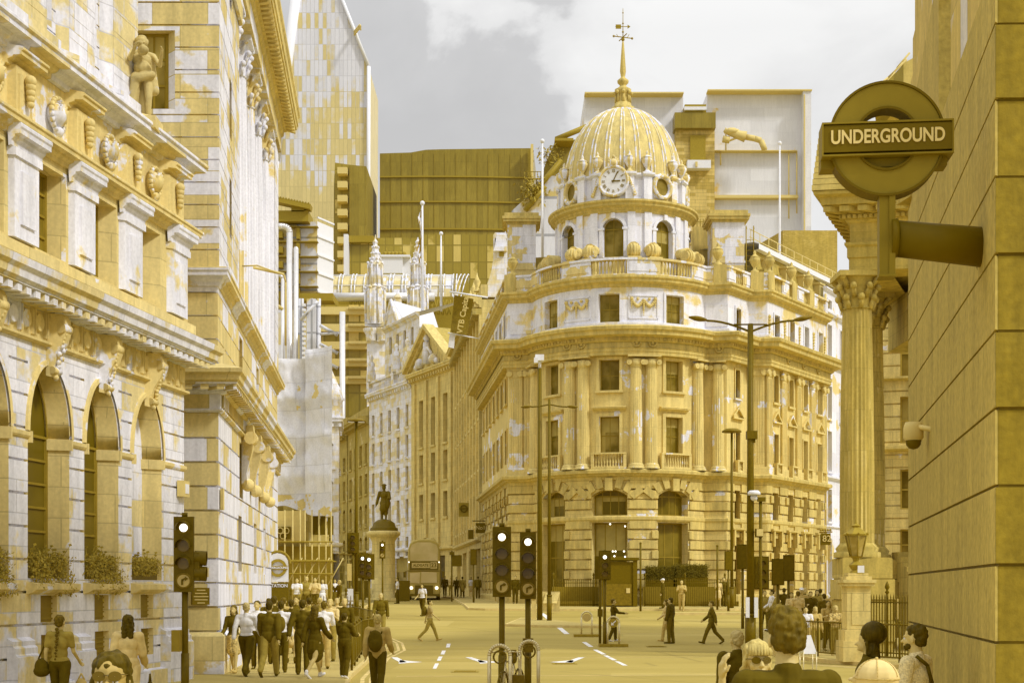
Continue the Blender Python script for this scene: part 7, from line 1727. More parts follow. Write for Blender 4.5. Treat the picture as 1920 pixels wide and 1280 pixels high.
mb = MB(); xx = X(1517,31); mb.face([(xx-.13,31,Z(1225,31)),(xx+.17,31,Z(1225,31)),(xx+.06,31.1,Z(1190,31)),(xx-.02,31.1,Z(1190,31))]); mb.face([(xx-.13,31.4,Z(1225,31)),(xx+.17,31.4,Z(1225,31)),(xx+.06,31.12,Z(1190,31)),(xx-.02,31.12,Z(1190,31))]); mb.build('panels', M['white'], t)
mb = MB()
for sg, yy in ((-.12,31),(.16,31),(-.12,31.4),(.16,31.4)): mb.cyl((xx+sg,yy,0),(xx+sg,yy,Z(1225,31)+.05), .012, n=5)
mb.build('legs', M['steel'], t)
t = thing('advert_board', 'slanting poster board leaning by the black railings left of the kiosk', 'board', (X(1030,80), 80, g(80)+.1)); mb = MB(); mb.face([(X(1018,79),79,Z(1130,79)),(X(1044,79),79,Z(1130,79)),(X(1050,79),79.2,Z(1110,79)),(X(1024,79),79.2,Z(1110,79))]); mb.box(X(1017,79),X(1050,79),79.25,79.3,g(79)+.1,Z(1108,79)); mb.build('board', M['rowstone'], t)
t = thing('utility_cabinet', 'pale upright cabinet at the foot of the camera mast', 'cabinet', (X(1001,70.2), 70.2, g(70)+.1)); mb = MB(); mb.box(X(997,70.2),X(1005,70.2),70.1,70.4,g(70)+.1,Z(1122,70)); mb.box(X(996.5,70.2),X(1005.5,70.2),70.05,70.45,Z(1122,70),Z(1121,70)); mb.build('body', M['yellowp'], t)
t = thing('display_board', 'dark square display board on a post right of the bus', 'sign', (X(857,100), 100, g(100)+.1)); mb = MB(); mb.box(X(847,100),X(866,100),100,100.15,Z(1061,100),Z(1040,100)); mb.build('board', M['dark'], t); mb = MB(); mb.cyl((X(847,100),100.05,g(100)+.1),(X(847,100),100.05,Z(1032,100)), .06, n=6); mb.box(X(843,100),X(852,100),99.9,100,Z(1040,100),Z(1034,100)); mb.build('post', M['dark'], t)
# ================================================================== bus
M['bus'] = plain('bus_paint', (.54,.42,.10), .45, var=.05, spec=.2); M['busdk'] = plain('bus_black', (.20,.14,.008), .3, spec=.2); M['busglass'] = glassmat('bus_glass', (.66,.53,.20), (.78,.64,.30), scale=.8, rough=.4, spec=.2); M['ws'] = glassmat('bus_windscreen', (.74,.60,.26), (.82,.68,.34), scale=.8, rough=.4, spec=.2)
DBu = 112; xb_ = X(795,DBu); zb_ = g(DBu); tB = thing('double_decker_bus', 'rounded double decker bus approaching down the street, headlights lit', 'bus', (xb_, DBu, zb_), R(3.6))
def prism(mb, prof, y0, y1, sm=True): 
    a = [Vector((u,y0,v)) for u, v in prof]; b = [Vector((u,y1,v)) for u, v in prof]; k = len(prof)
    mb.face(a)
    for i in range(k): j = (i+1) % k; mb.face([a[j],a[i],b[i],b[j]], sm=False)
prof = [(-1.25,.35),(1.25,.35),(1.27,2.3),(1.24,3.9),(1.12,4.35),(.85,4.62),(.4,4.75),(-.4,4.75),(-.85,4.62),(-1.12,4.35),(-1.24,3.9),(-1.27,2.3)]
mb = MB(); prism(mb, prof, 0, 10.5)
rows = []
for (s_, yy) in ((1,0),(.985,-.08),(.95,-.14)): rows.append([Vector((u*s_, yy, .35+(v-.35)*s_+(1-s_)*2)) for u, v in prof])
mb.grid(rows, closed=True); mb.face([p for p in rows[-1]]); lbuild(mb, 'body', M['bus'], tB)
mb = MB(); up = [(-1.05,3.05),(1.05,3.05),(1.08,3.95),(.95,4.3),(.5,4.48),(-.5,4.48),(-.95,4.3),(-1.08,3.95)]; prism(mb, up, -.17, -.1); lbuild(mb, 'upper_window', M['busglass'], tB)
mb = MB(); mb.box(-1.12,1.12,-.165,-.1,2.35,3.0); dbl = lbuild(mb, 'destination_panel', M['busdk'], tB)
mb = MB(); mb.box(-.95,.45,-.175,-.166,2.5,2.9); mb.box(.5,1.02,-.175,-.166,2.45,2.95); lbuild(mb, 'blind', M['yellowp'], dbl)
text_mesh('23', .44, .006, M['busdk'], dbl, Matrix.Translation((.76,-.18,2.7)) @ FACE, bold=.01); text_mesh('ALDGATE', .27, .006, M['busdk'], dbl, Matrix.Translation((-.25,-.18,2.7)) @ FACE, bold=.006)
mb = MB(); prism(mb, [(-.25,1.35),(1.0,1.35),(.98,2.15),(-.2,2.2)], -.17, -.1); prism(mb, [(-1.12,1.35),(-.35,1.3),(-.3,2.15),(-1.08,2.1)], -.168, -.1); lbuild(mb, 'windscreen', M['ws'], tB)
mb = MB(); mb.box(-1.2,1.2,-.17,-.12,2.24,2.3); mb.box(-.7,.7,-.2,-.12,.5,1.15); mb.box(-1.24,1.24,-.24,-.1,.3,.48); lbuild(mb, 'grille', M['busdk'], tB)
for sg in (-1, 1):
    mb = MB(); mb.cyl((sg*.98,-.2,.95),(sg*.98,-.13,.95), .12, n=14); lbuild(mb, 'headlight', M['lit'], tB)
    mb = MB(); mb.cyl((sg*1.17,-.2,2.95),(sg*1.17,-.13,2.95), .05, n=8); lbuild(mb, 'marker_light', M['lit'], tB)
    for yy in (1.6, 8.2):
        mb = MB(); mb.cyl((sg*1.02,yy,.5),(sg*1.27,yy,.5), .5, n=20); lbuild(mb, 'wheel', M['busdk'], tB)
    mb = MB(); mb.cyl((sg*1.2,-.1,2.3),(sg*1.5,-.25,2.2), .025, n=5); mb.box(sg*1.5-.1,sg*1.5+.1,-.3,-.22,1.75,2.2); lbuild(mb, 'mirror', M['busdk'], tB)
# ================================================================== people
def addcap(bm, p0, p1, r0, r1, n=10):
    p0, p1 = Vector(p0), Vector(p1); d = p1-p0; L_ = d.length; d = d.normalized() if L_ > 1e-6 else Vector((0,0,1)); a = d.orthogonal().normalized(); b = d.cross(a); rings = []
    for k in range(1, 4): t = -math.pi/2+math.pi/2*k/4; rings.append((p0+d*r0*math.sin(t), r0*math.cos(t)))
    rings.append((p0, r0)); rings.append((p1, r1))
    for k in range(1, 4): t = math.pi/2*k/4; rings.append((p1+d*r1*math.sin(t), r1*math.cos(t)))
    V = [[bm.verts.new(c+(a*math.cos(2*math.pi*i/n)+b*math.sin(2*math.pi*i/n))*r) for i in range(n)] for c, r in rings]
    A_ = bm.verts.new(p0-d*r0); B_ = bm.verts.new(p1+d*r1)
    for i in range(n):
        j = (i+1) % n; bm.faces.new((A_, V[0][j], V[0][i])); bm.faces.new((B_, V[-1][i], V[-1][j]))
        for k in range(len(V)-1): bm.faces.new((V[k][i], V[k][j], V[k+1][j], V[k+1][i]))
def addell(bm, c, r, rot=None, n=12):
    Mt = Matrix.Translation(c) @ (rot.to_4x4() if rot else Matrix.Identity(4)) @ Matrix.Diagonal((r[0], r[1], r[2], 1))
    bmesh.ops.create_uvsphere(bm, u_segments=n, v_segments=max(6, n-2), radius=1, matrix=Mt)
PENDING = []
def blob(prims, voxel, smooth=4, noise_=0, nsc=20, dz=0, strand=0):
    """queue a voxel-fused body surface; all of them are evaluated together at the end"""
    bm = bmesh.new()
    for p in prims:
        if p[0] == 'c': addcap(bm, *p[1:])
        else: addell(bm, *p[1:])
    bmesh.ops.recalc_face_normals(bm, faces=bm.faces[:])
    me = bpy.data.meshes.new('b'); bm.to_mesh(me); bm.free()
    o = bpy.data.objects.new('b', me); COL.objects.link(o)
    m = o.modifiers.new('r', 'REMESH'); m.mode = 'VOXEL'; m.voxel_size = voxel; m.use_smooth_shade = True
    if smooth: s_ = o.modifiers.new('s', 'SMOOTH'); s_.factor = .5; s_.iterations = smooth
    r = bpy.data.meshes.new('body'); PENDING.append((o, me, r, noise_, nsc, dz, strand)); return r
def finish_blobs():
    dg = bpy.context.evaluated_depsgraph_get()
    for o, me, r, noise_, nsc, dz, strand in PENDING:
        q = bpy.data.meshes.new_from_object(o.evaluated_get(dg)); bm = bmesh.new(); bm.from_mesh(q)
        for v in bm.verts: 
            if noise_: v.co += v.normal*mnoise.noise(v.co*nsc)*noise_
            if strand: v.co += v.normal*mnoise.noise(Vector((v.co.x*70, v.co.y*70, v.co.z*20)))*strand
            v.co.z += dz
        for f in bm.faces: f.smooth = True
        bm.to_mesh(r); bm.free(); bpy.data.meshes.remove(q)
    for o, me, *_ in PENDING: bpy.data.objects.remove(o); bpy.data.meshes.remove(me)
POSES = {
 'stand': dict(L=(3,3), R_=(-3,3), aL=(3,9,12), aR=(-2,9,16)),
 'walk':  dict(L=(25,6), R_=(-20,22), aL=(-24,8,14), aR=(22,8,28)),
 'walkb': dict(L=(-18,24), R_=(22,5), aL=(20,8,30), aR=(-22,8,12)),
 'amble': dict(L=(13,5), R_=(-11,16), aL=(-10,9,20), aR=(12,9,40)),
 'phone': dict(L=(4,4), R_=(-4,4), aL=(2,9,15), aR=(30,14,128)),
 'hold':  dict(L=(5,4), R_=(-5,5), aL=(26,10,85), aR=(24,10,78)),
 'back':  dict(L=(2,2), R_=(-2,3), aL=(-18,16,-2), aR=(-16,16,-4)),
 'lean':  dict(L=(14,12), R_=(-6,14), aL=(40,8,40), aR=(34,8,50)),
}
def joints(pose, fem=False):
    P = POSES[pose]; J = {}; sw = .165 if fem else .19
    for s, k in ((-1, 'L'), (1, 'R_')):
        th, kn = R(P[k][0]), R(P[k][1]); h = Vector((s*.092, 0, .93)); kne = h+Vector((s*.01, math.sin(th), -math.cos(th)))*.43
        an = kne+Vector((0, math.sin(th-kn), -math.cos(th-kn)))*.42; J[k] = (h, kne, an, th-kn)
    for s, k in ((-1, 'aL'), (1, 'aR')):
        sw_, ou, fl = [R(v) for v in P[k]]; sh = Vector((s*sw, -.005, 1.42)); d = Vector((s*math.sin(ou), math.sin(sw_)*math.cos(ou), -math.cos(sw_)*math.cos(ou))); el = sh+d*.29
        inw = -.22 if P[k][2] > 60 else -.02
        d2 = Vector((s*(math.sin(ou)*.5+inw), math.sin(sw_+fl), -math.cos(sw_+fl))).normalized(); wr = el+d2*.25; J[k] = (sh, el, wr, d2)
    low = min(J['L'][2].z, J['R_'][2].z)-.085; J['dz'] = -low
    return J
def handprims(wr, d, s):
    d = d.normalized(); side = Vector((0,1,0)); side = (side-d*side.dot(d)); side = side.normalized() if side.length > .2 else Vector((0,0,1)); nrm = d.cross(side)*s; pr = [('e', wr+d*.05, (.018,.038,.045), d.to_track_quat('Z', 'X').to_matrix())]
    pr = [('c', wr+d*.01, wr+d*.07, .026, .028), ('c', wr+d*.02+side*.02, wr+d*.085+side*.022, .016, .014), ('c', wr+d*.02-side*.02, wr+d*.08-side*.022, .016, .013)]
    for i, ln in enumerate((.062,.075,.07,.055)):
        o_ = side*(.030-.02*i); k1 = wr+d*.085+o_; k2 = k1+(d*.9+nrm*.25).normalized()*ln*.5; k3 = k2+(d*.65+nrm*.6).normalized()*ln*.5
        pr += [('c', k1, k2, .0095, .009), ('c', k2, k3, .009, .0075)]
    t0 = wr+d*.03+side*.03; t1 = t0+(d*.6+side*.7+nrm*.3).normalized()*.04; pr += [('c', t0, t1, .013, .011), ('c', t1, t1+(d*.9+nrm*.4).normalized()*.03, .010, .009)]
    return pr
def headprims(det=False, tilt=0):
    pr = [('e', Vector((0,-.005,1.655)), (.077,.096,.098)), ('e', Vector((0,.038,1.592)), (.058,.062,.07)), ('e', Vector((0,.075,1.555)), (.03,.028,.022)), ('c', Vector((0,.095,1.625)), Vector((0,.118,1.600)), .010, .014), ('e', Vector((-.078,-.002,1.615)), (.010,.018,.03)), ('e', Vector((.078,-.002,1.615)), (.010,.018,.03)),
          ('c', Vector((0,-.02,1.43)), Vector((0,0,1.57)), .058, .052)]
    if det:
        pr += [('e', Vector((s*.033,.078,1.647)), (.026,.016,.010)) for s in (-1, 1)]+[('e', Vector((s*.042,.062,1.598)), (.022,.022,.024)) for s in (-1, 1)]
        pr += [('e', Vector((0,.097,1.572)), (.024,.010,.006)), ('e', Vector((0,.096,1.561)), (.021,.010,.007)), ('e', Vector((-.010,.108,1.598)), (.008,.009,.007)), ('e', Vector((.010,.108,1.598)), (.008,.009,.007))]
    return pr
def bodyprims(J, fem, det=False):
    b_ = .92 if fem else 1; pr = headprims(det)
    pr += [('e', Vector((0,0,.97)), (.165*(1.02 if fem else .97),.108,.12)), ('e', Vector((0,.0,1.12)), (.132*b_,.095,.15)), ('e', Vector((0,.0,1.29)), (.165*b_,.112,.16)), ('c', Vector((-.13*b_,-.01,1.42)), Vector((.13*b_,-.01,1.42)), .062, .062), ('c', Vector((0,-.01,1.36)), Vector((0,-.015,1.5)), .09, .055)]
    for k in ('L', 'R_'):
        h, kn, an, a = J[k]; pr += [('c', h, kn, .086, .056), ('c', kn, an, .052, .036), ('c', kn+(an-kn)*.2+Vector((0,-.015,0)), kn+(an-kn)*.45+Vector((0,-.01,0)), .05, .046)]
        f = Vector((0, math.cos(a), math.sin(a)*.9)); pr += [('c', an+Vector((0,-.02,-.04)), an+f*.15+Vector((0,0,-.05)), .034, .028)]
    for k, s in (('aL', -1), ('aR', 1)):
        sh, el, wr, d2 = J[k]; q = .88 if fem else 1; pr += [('c', sh, el, .05*q, .038*q), ('c', el, wr, .037*q, .025*q)]+handprims(wr, d2, s)
    return pr
def garment(J, fem, kind):
    b_ = .92 if fem else 1; pr = []; g_ = .016
    tors = [('e', Vector((0,0,1.12)), (.145*b_,.11,.17)), ('e', Vector((0,0,1.29)), (.175*b_,.125,.17)), ('c', Vector((-.135*b_,-.01,1.415)), Vector((.135*b_,-.01,1.415)), .072, .072), ('c', Vector((0,-.012,1.38)), Vector((0,-.015,1.475)), .09, .068)]
    if kind in ('top', 'tee', 'vest'): pr = tors+[('e', Vector((0,0,.99)), (.165,.118,.10))]
    if kind == 'jacket': pr = tors+[('e', Vector((0,0,.98)), (.182,.13,.17)), ('e', Vector((0,0,1.15)), (.165*b_,.12,.16))]
    if kind == 'coat': pr = tors+[('e', Vector((0,0,.95)), (.19,.14,.2)), ('c', Vector((0,0,.85)), Vector((0,0,.72)), .185, .2)]
    if kind == 'dress': pr = tors+[('e', Vector((0,0,.97)), (.18,.13,.12)), ('c', Vector((0,.01,.9)), Vector((0,.01,.62)), .165, .19)]
    if kind in ('top', 'jacket', 'coat', 'tee', 'dress'):
        for k in ('aL', 'aR'):
            sh, el, wr, d2 = J[k]; e_ = g_+(.012 if kind in ('jacket', 'coat') else 0)
            if kind in ('tee', 'dress'): pr += [('c', sh, sh.lerp(el, .62), .058+g_*.6, .055)]
            else: pr += [('c', sh, el, .05+e_, .042+e_), ('c', el, el.lerp(wr, .93), .040+e_, .031+e_)]
    if kind in ('trousers', 'shorts', 'jeans'):
        pr = [('e', Vector((0,0,.965)), (.172,.12,.115))]
        for k in ('L', 'R_'):
            h, kn, an, a = J[k]; e_ = .02 if kind == 'trousers' else .012
            if kind == 'shorts': pr += [('c', h, kn.lerp(h, .15), .1, .085)]
            else: pr += [('c', h, kn, .088+e_*.8, .060+e_), ('c', kn, an+Vector((0,-.01,0)), .056+e_, .044+e_)]
    if kind == 'skirt':
        pr = [('e', Vector((0,0,.97)), (.172,.122,.1)), ('c', Vector((0,0,.9)), Vector((0,.01,.6)), .15, .18)]
    if kind == 'shoes':
        for k in ('L', 'R_'):
            h, kn, an, a = J[k]; f = Vector((0, math.cos(a), math.sin(a)*.9)); pr += [('c', an+Vector((0,-.035,-.045)), an+f*.17+Vector((0,0,-.055)), .042, .034), ('c', an+Vector((0,-.01,.02)), an+Vector((0,-.02,-.03)), .045, .045)]
    if kind == 'hair_short': pr = [('e', Vector((0,-.016,1.672)), (.084,.097,.092)), ('e', Vector((0,-.045,1.625)), (.076,.062,.075))]
    if kind == 'hair_long': pr = [('e', Vector((0,-.016,1.674)), (.088,.099,.093)), ('e', Vector((0,-.05,1.60)), (.085,.062,.12)), ('c', Vector((-.045,-.06,1.56)), Vector((-.045,-.075,1.42)), .05, .045), ('c', Vector((.045,-.06,1.56)), Vector((.045,-.075,1.42)), .05, .045), ('c', Vector((-.072,-.0,1.65)), Vector((-.075,-.01,1.5)), .022, .02), ('c', Vector((.072,-.0,1.65)), Vector((.075,-.01,1.5)), .022, .02)]
    if kind == 'hair_bun': pr = [('e', Vector((0,-.016,1.672)), (.085,.098,.092)), ('e', Vector((0,-.045,1.625)), (.078,.065,.07)), ('e', Vector((0,-.11,1.68)), (.045,.045,.045))]
    if kind == 'cap': pr = [('e', Vector((0,-.008,1.69)), (.09,.106,.078)), ('c', Vector((-.03,.09,1.675)), Vector((.03,.09,1.675)), .03, .03), ('e', Vector((0,.12,1.672)), (.06,.06,.012))]
    return pr
CACHE = {}
def pmesh(pose, fem, kind, vox):
    key = (pose, fem, kind, vox)
    if key not in CACHE:
        J = joints(pose, fem)
        det = vox < .009
        me = blob(bodyprims(J, fem, det) if kind == 'body' else garment(J, fem, kind), vox, 3 if kind != 'body' else (1 if det else 2), noise_=(.012 if kind.startswith('hair') else (.006 if kind != 'body' else 0)), nsc=(30 if kind.startswith('hair') else 11), dz=J['dz'])
        me.name = kind; CACHE[key] = me
    return CACHE[key]
def cloth(name, c, var=.14, sc=9): return plain(name, c, .85, var=var, scale=sc, bump=.35, spec=.15)
M['skin'] = plain('skin', (.62,.48,.17), .55, var=.05, scale=5, spec=.3); M['skind'] = plain('deeper_skin', (.46,.33,.085), .55, var=.05, scale=5, spec=.3)
M['h_dark'] = plain('dark_hair', (.09,.06,.001), .6, var=.35, scale=26, bump=.8, stretch=(1,1,.25)); M['h_mid'] = plain('brown_hair', (.15,.10,.006), .6, var=.35, scale=26, bump=.8, stretch=(1,1,.25)); M['h_light'] = plain('fair_hair', (.56,.44,.14), .6, var=.25, scale=26, bump=.8, stretch=(1,1,.25)); M['h_grey'] = plain('grey_hair', (.54,.43,.17), .6, var=.2, scale=26, bump=.6)
M['c_black'] = cloth('black_cloth', (.12,.082,.001)); M['c_dark'] = cloth('dark_cloth', (.17,.12,.006)); M['c_mid'] = cloth('olive_cloth', (.38,.285,.05)); M['c_tan'] = cloth('tan_cloth', (.58,.43,.13)); M['c_light'] = cloth('light_cloth', (.72,.56,.23)); M['c_white'] = cloth('white_cloth', (.82,.80,.78), .08)
M['c_print'] = cloth('printed_cloth', (.56,.42,.14), .6, 22)
M['c_speck'] = cloth('speckled_pale_cloth', (.74,.62,.32), .3, 60)
def stripes(name, c1, c2, sc=22):
    m, t, b = newmat(name); tcn = t.nodes.new('ShaderNodeTexCoord'); wv = t.nodes.new('ShaderNodeTexWave'); wv.bands_direction = 'Z'; wv.inputs['Scale'].default_value = sc; wv.inputs['Distortion'].default_value = .4
    t.links.new(tcn.outputs['Object'], wv.inputs[0]); rp_ = t.nodes.new('ShaderNodeValToRGB'); rp_.color_ramp.elements[0].position = .45; rp_.color_ramp.elements[1].position = .55; rp_.color_ramp.elements[0].color = (*c1, 1); rp_.color_ramp.elements[1].color = (*c2, 1)
    t.links.new(wv.outputs[0], rp_.inputs[0]); t.links.new(rp_.outputs[0], b.inputs['Base Color']); b.inputs['Roughness'].default_value = .85; return m
M['c_stripe'] = stripes('striped_cloth', (.28,.19,.03), (.66,.52,.2), 9)
def person(label, x, y, h, heading, pose, top, bottom, hair, fem=False, skin='skin', vox=.014, shoes='c_black', group=None, z0=None, extra=None):
    z0 = (g(y)+.12 if onpave(x, y) else g(y)+.006) if z0 is None else z0
    t = thing('person', label, 'person', (x, y, z0), R(heading), group); s = h/1.75; t.scale = (s*1.03, s*1.03, s)
    def part(kind, mat):
        me = pmesh(pose, fem, kind, vox); o = bpy.data.objects.new(kind, me); COL.objects.link(o); o.parent = t
        if not me.materials: me.materials.append(M[mat])
        o.material_slots[0].link = 'OBJECT'; o.material_slots[0].material = M[mat]; return o
    part('body', skin)
    if top: part(*top)
    if bottom: part(*bottom)
    if hair: part(*hair)
    if shoes: part('shoes', shoes)
    return t
def inpoly(x, y, P_):
    c = False; k = len(P_)
    for i in range(k):
        (x1, y1), (x2, y2) = P_[i], P_[(i+1) % k]
        if (y1 > y) != (y2 > y) and x < (x2-x1)*(y-y1)/(y2-y1)+x1: c = not c
    return c
PAVES = [LP, [(-30,72),(-9.6,72),(-8.4,76),(-9.4,100),(-13,140),(-30,190),(-60,190)], [(-2.5,84.5),(-1.5,83.6),(4,83.2),(12.6,83.2),(18,85),(26,92),(40,110),(20,130),(0,125),(-6.5,150),(-12,150),(-4.8,118)],
 [(16,29.5),(11.4,36.5),(9.2,41),(8.5,45),(8.6,50),(10.5,60),(17,75),(40,95),(60,60),(60,20),(30,22)], [(3.4,-5),(2.9,8),(4.3,15.5),(5.0,19.6),(6.2,20.4),(40,14),(40,-5)], [(-1.9,-5),(3.1,-5),(3.3,12),(2.4,14.5),(-1.0,14.5),(-1.9,13)]]
def onpave(x, y): return any(inpoly(x, y, p) for p in PAVES)
def pp(px, D): return X(px, D), D
GC = 'people waiting on the left pavement'
T = lambda k, m: (k, m)
ppl = [
 # left pavement crowd: px, D, h, heading, pose, top, bottom, hair, fem, shoes, label
 (438,34.3,1.62,172,'amble',T('top','c_black'),T('skirt','c_print'),T('hair_long','h_mid'),True,'c_tan','woman in black top and patterned skirt walking toward us, leftmost of the pavement crowd'),
 (462,33.2,1.74,-8,'walk',T('top','c_white'),T('trousers','c_black'),T('hair_short','h_grey'),False,'c_black','man in white shirt and black trousers striding away beside the bank corner'),
 (482,36.0,1.70,178,'stand',T('top','c_white'),T('trousers','c_black'),T('hair_short','h_dark'),False,'c_black','dark haired man in white shirt facing us, behind the striding man'),
 (505,32.8,1.76,-4,'walkb',T('jacket','c_dark'),T('trousers','c_mid'),T('hair_short','h_dark'),False,'c_black','broad man in dark jacket and grey trousers walking away'),
 (527,34.6,1.70,4,'stand',T('top','c_white'),T('trousers','c_black'),T('hair_short','h_dark'),False,'c_black','person in white shirt with dark backpack straps seen from behind'),
 (514,38.5,1.80,0,'stand',T('jacket','c_black'),T('trousers','c_black'),T('hair_short','h_dark'),False,'c_black','tall man in black whose head rises behind the broad man'),
 (546,39.0,1.72,10,'amble',T('jacket','c_black'),T('skirt','c_light'),T('hair_short','h_dark'),True,'c_black','woman in black jacket and pale skirt walking away at mid crowd'),
 (567,33.6,1.74,6,'back',T('jacket','c_black'),T('trousers','c_black'),T('hair_short','h_dark'),False,'c_black','man in black suit standing with hands back, left of the woman in black'),
 (591,32.4,1.68,-30,'walk',T('coat','c_black'),T('skirt','c_black'),T('hair_long','h_mid'),True,'c_white','woman in long black coat and white trainers glancing right'),
 (607,36.2,1.68,8,'hold',T('top','c_white'),T('trousers','c_tan'),T('hair_short','h_mid'),False,'c_black','slim person in white sleeves partly behind the woman in black'),
 (619,40.0,1.72,176,'hold',T('tee','c_light'),T('trousers','c_mid'),T('hair_short','h_light'),False,'c_black','fair haired man in light top facing us by the railing'),
 (646,42.5,1.72,185,'stand',T('jacket','c_black'),T('trousers','c_black'),T('hair_short','h_light'),False,'c_black','man in open black jacket facing us beside the guard railing'),
 (646,32.4,1.46,-12,'lean',T('jacket','c_black'),T('trousers','c_black'),T('hair_short','h_dark'),True,'c_white','short figure all in black with white trainers beside the guard railing'),
 (532,43.5,1.74,0,'stand',T('top','c_tan'),T('trousers','c_black'),T('hair_short','h_mid'),False,'c_black','person in tan top deep in the crowd by the station sign'),
 (556,45.0,1.76,170,'stand',T('jacket','c_dark'),T('trousers','c_black'),T('hair_short','h_mid'),False,'c_black','man in dark jacket deep in the crowd facing us'),
 (580,42.0,1.74,5,'stand',T('top','c_mid'),T('trousers','c_dark'),T('hair_bun','h_dark'),True,'c_black','woman with hair in a bun deep in the crowd'),
 (600,46.0,1.72,-5,'stand',T('coat','c_mid'),T('trousers','c_dark'),T('hair_short','h_light'),False,'c_black','person in olive coat at the back of the crowd near the railing'),
 (632,47.5,1.70,182,'stand',T('top','c_light'),T('trousers','c_dark'),T('hair_short','h_grey'),False,'c_black','grey haired person in pale top at the far end of the guard railing'),
 (504,45.5,1.72,0,'amble',T('top','c_dark'),T('trousers','c_black'),T('hair_short','h_dark'),False,'c_black','person in dark top close to the station sign base'),
 (714,54.0,1.76,182,'amble',T('jacket','c_dark'),T('trousers','c_mid'),T('hair_short','h_grey'),False,'c_black','grey haired man in open jacket walking toward us behind the backpack man'),
]
for q in ppl:
    x, y = pp(q[0], q[1]); person(q[10], x, y, q[2], q[3], q[4], q[5], q[6], q[7], q[8], shoes=q[9], group=GC)
ppl2 = [
 (806,55.2,1.62,-84,'walk',T('tee','c_stripe'),T('jeans','c_mid'),T('hair_short','h_dark'),True,'c_tan','woman in striped top walking right across the road with a rucksack'),
 (1249,54.8,1.60,84,'amble',T('top','c_light'),T('trousers','c_tan'),T('hair_long','h_mid'),True,'c_tan','woman in pale clothes crossing left, half hidden by a dark suited man'),
 (1257,53.6,1.70,60,'stand',T('jacket','c_black'),T('trousers','c_dark'),T('hair_short','h_dark'),False,'c_black','man in dark suit crossing beside the woman in pale clothes'),
 (1334,53.4,1.64,84,'walk',T('jacket','c_dark'),T('trousers','c_dark'),T('hair_short','h_mid'),False,'c_black','man in dark suit striding left alone, right of centre'),
 (1150,55.0,1.62,-80,'lean',T('top','c_black'),T('trousers','c_black'),T('hair_short','h_mid'),False,'c_white','person with white shoes stepping behind the arrow hoop sign'),
 (792,76,1.72,150,'amble',T('tee','c_white'),T('trousers','c_black'),T('hair_long','h_dark'),True,'c_black','dark haired woman in white top on the road in front of the bus'),
 (745,98,1.74,90,'stand',T('tee','c_white'),T('trousers','c_black'),T('hair_short','h_dark'),False,'c_black','person in white shirt at the left headlight of the bus'),
 (1243,83.4,1.72,80,'stand',T('jacket','c_black'),T('trousers','c_black'),T('cap','c_white'),False,'c_black','man in black with white cap at the kerb below the dark planters'),
 (1278,82.4,1.74,170,'hold',T('top','c_tan'),T('trousers','c_tan'),T('hair_short','h_light'),False,'c_tan','person in tan clothes facing us at the kerb below the planters'),
 (1347,85.4,1.66,185,'phone',T('dress','c_light'),None,T('hair_long','h_dark'),True,'c_tan','woman in pale dress standing near the corner doorway'),
 (1357,86,1.74,175,'stand',T('jacket','c_black'),T('trousers','c_black'),T('hair_short','h_dark'),False,'c_black','man in black beside the woman in the pale dress'),
 (834,122,1.74,178,'amble',T('jacket','c_dark'),T('trousers','c_dark'),T('hair_short','h_mid'),False,'c_black','man in dark suit right behind the bus corner on the far pavement'),
 (856,119,1.72,182,'walk',T('jacket','c_black'),T('trousers','c_black'),T('hair_short','h_mid'),False,'c_black','man in black jacket under the display board on the far pavement'),
 (867,116,1.74,0,'walkb',T('coat','c_mid'),T('trousers','c_dark'),T('hair_short','h_dark'),False,'c_black','man in olive coat walking away up the far pavement'),
 (883,121,1.66,180,'amble',T('tee','c_white'),T('skirt','c_light'),T('hair_long','h_mid'),True,'c_tan','woman in white top and light skirt on the far pavement'),
 (896,112,1.72,4,'stand',T('jacket','c_dark'),T('trousers','c_black'),T('hair_short','h_dark'),False,'c_black','man in dark jacket nearest the black signal on the far pavement'),
 (931,97,1.66,175,'amble',T('dress','c_tan'),None,T('hair_long','h_dark'),True,'c_tan','bare legged woman at the left corner of the domed block'),
 (966,92,1.78,180,'stand',T('jacket','c_black'),T('trousers','c_black'),T('hair_short','h_mid'),False,'c_black','man in black suit between the two near middle signals'),
 (845,126,1.70,176,'stand',T('top','c_light'),T('trousers','c_mid'),T('hair_short','h_light'),False,'c_black','fair person farthest up the pavement beside the bus'),
]
for q in ppl2:
    x, y = pp(q[0], q[1]); person(q[10], x, y, q[2], q[3], q[4], q[5], q[6], q[7], q[8], shoes=q[9], vox=.014)
GS = 'people by the station steps'
for q in [(557,66,1.70,178,'hold',T('tee','c_white'),T('trousers','c_mid'),T('hair_short','h_mid'),False,'c_black','person in white tee nearest the station sign on the steps'),
 (575,67,1.74,182,'stand',T('jacket','c_mid'),T('trousers','c_dark'),T('hair_short','h_light'),False,'c_black','man in open jacket, second from the station sign on the steps'),
 (591,66.4,1.72,176,'hold',T('top','c_light'),T('shorts','c_dark'),T('hair_short','h_mid'),False,'c_black','person in pale sleeves and shorts, third from the station sign'),
 (605,68,1.62,180,'stand',T('dress','c_white'),None,T('hair_long','h_mid'),True,'c_tan','woman in white dress under the scaffold tubes'),
 (636,77,1.76,120,'phone',T('jacket','c_dark'),T('trousers','c_black'),T('hair_short','h_light'),False,'c_black','man in dark jacket phoning by the sooty wall left of the lamp post')]:
    x, y = pp(q[0], q[1]); person(q[10], x, y, q[2], q[3], q[4], q[5], q[6], q[7], q[8], shoes=q[9], group=GS, z0=g(y)+.5 if q[0] < 620 else None)
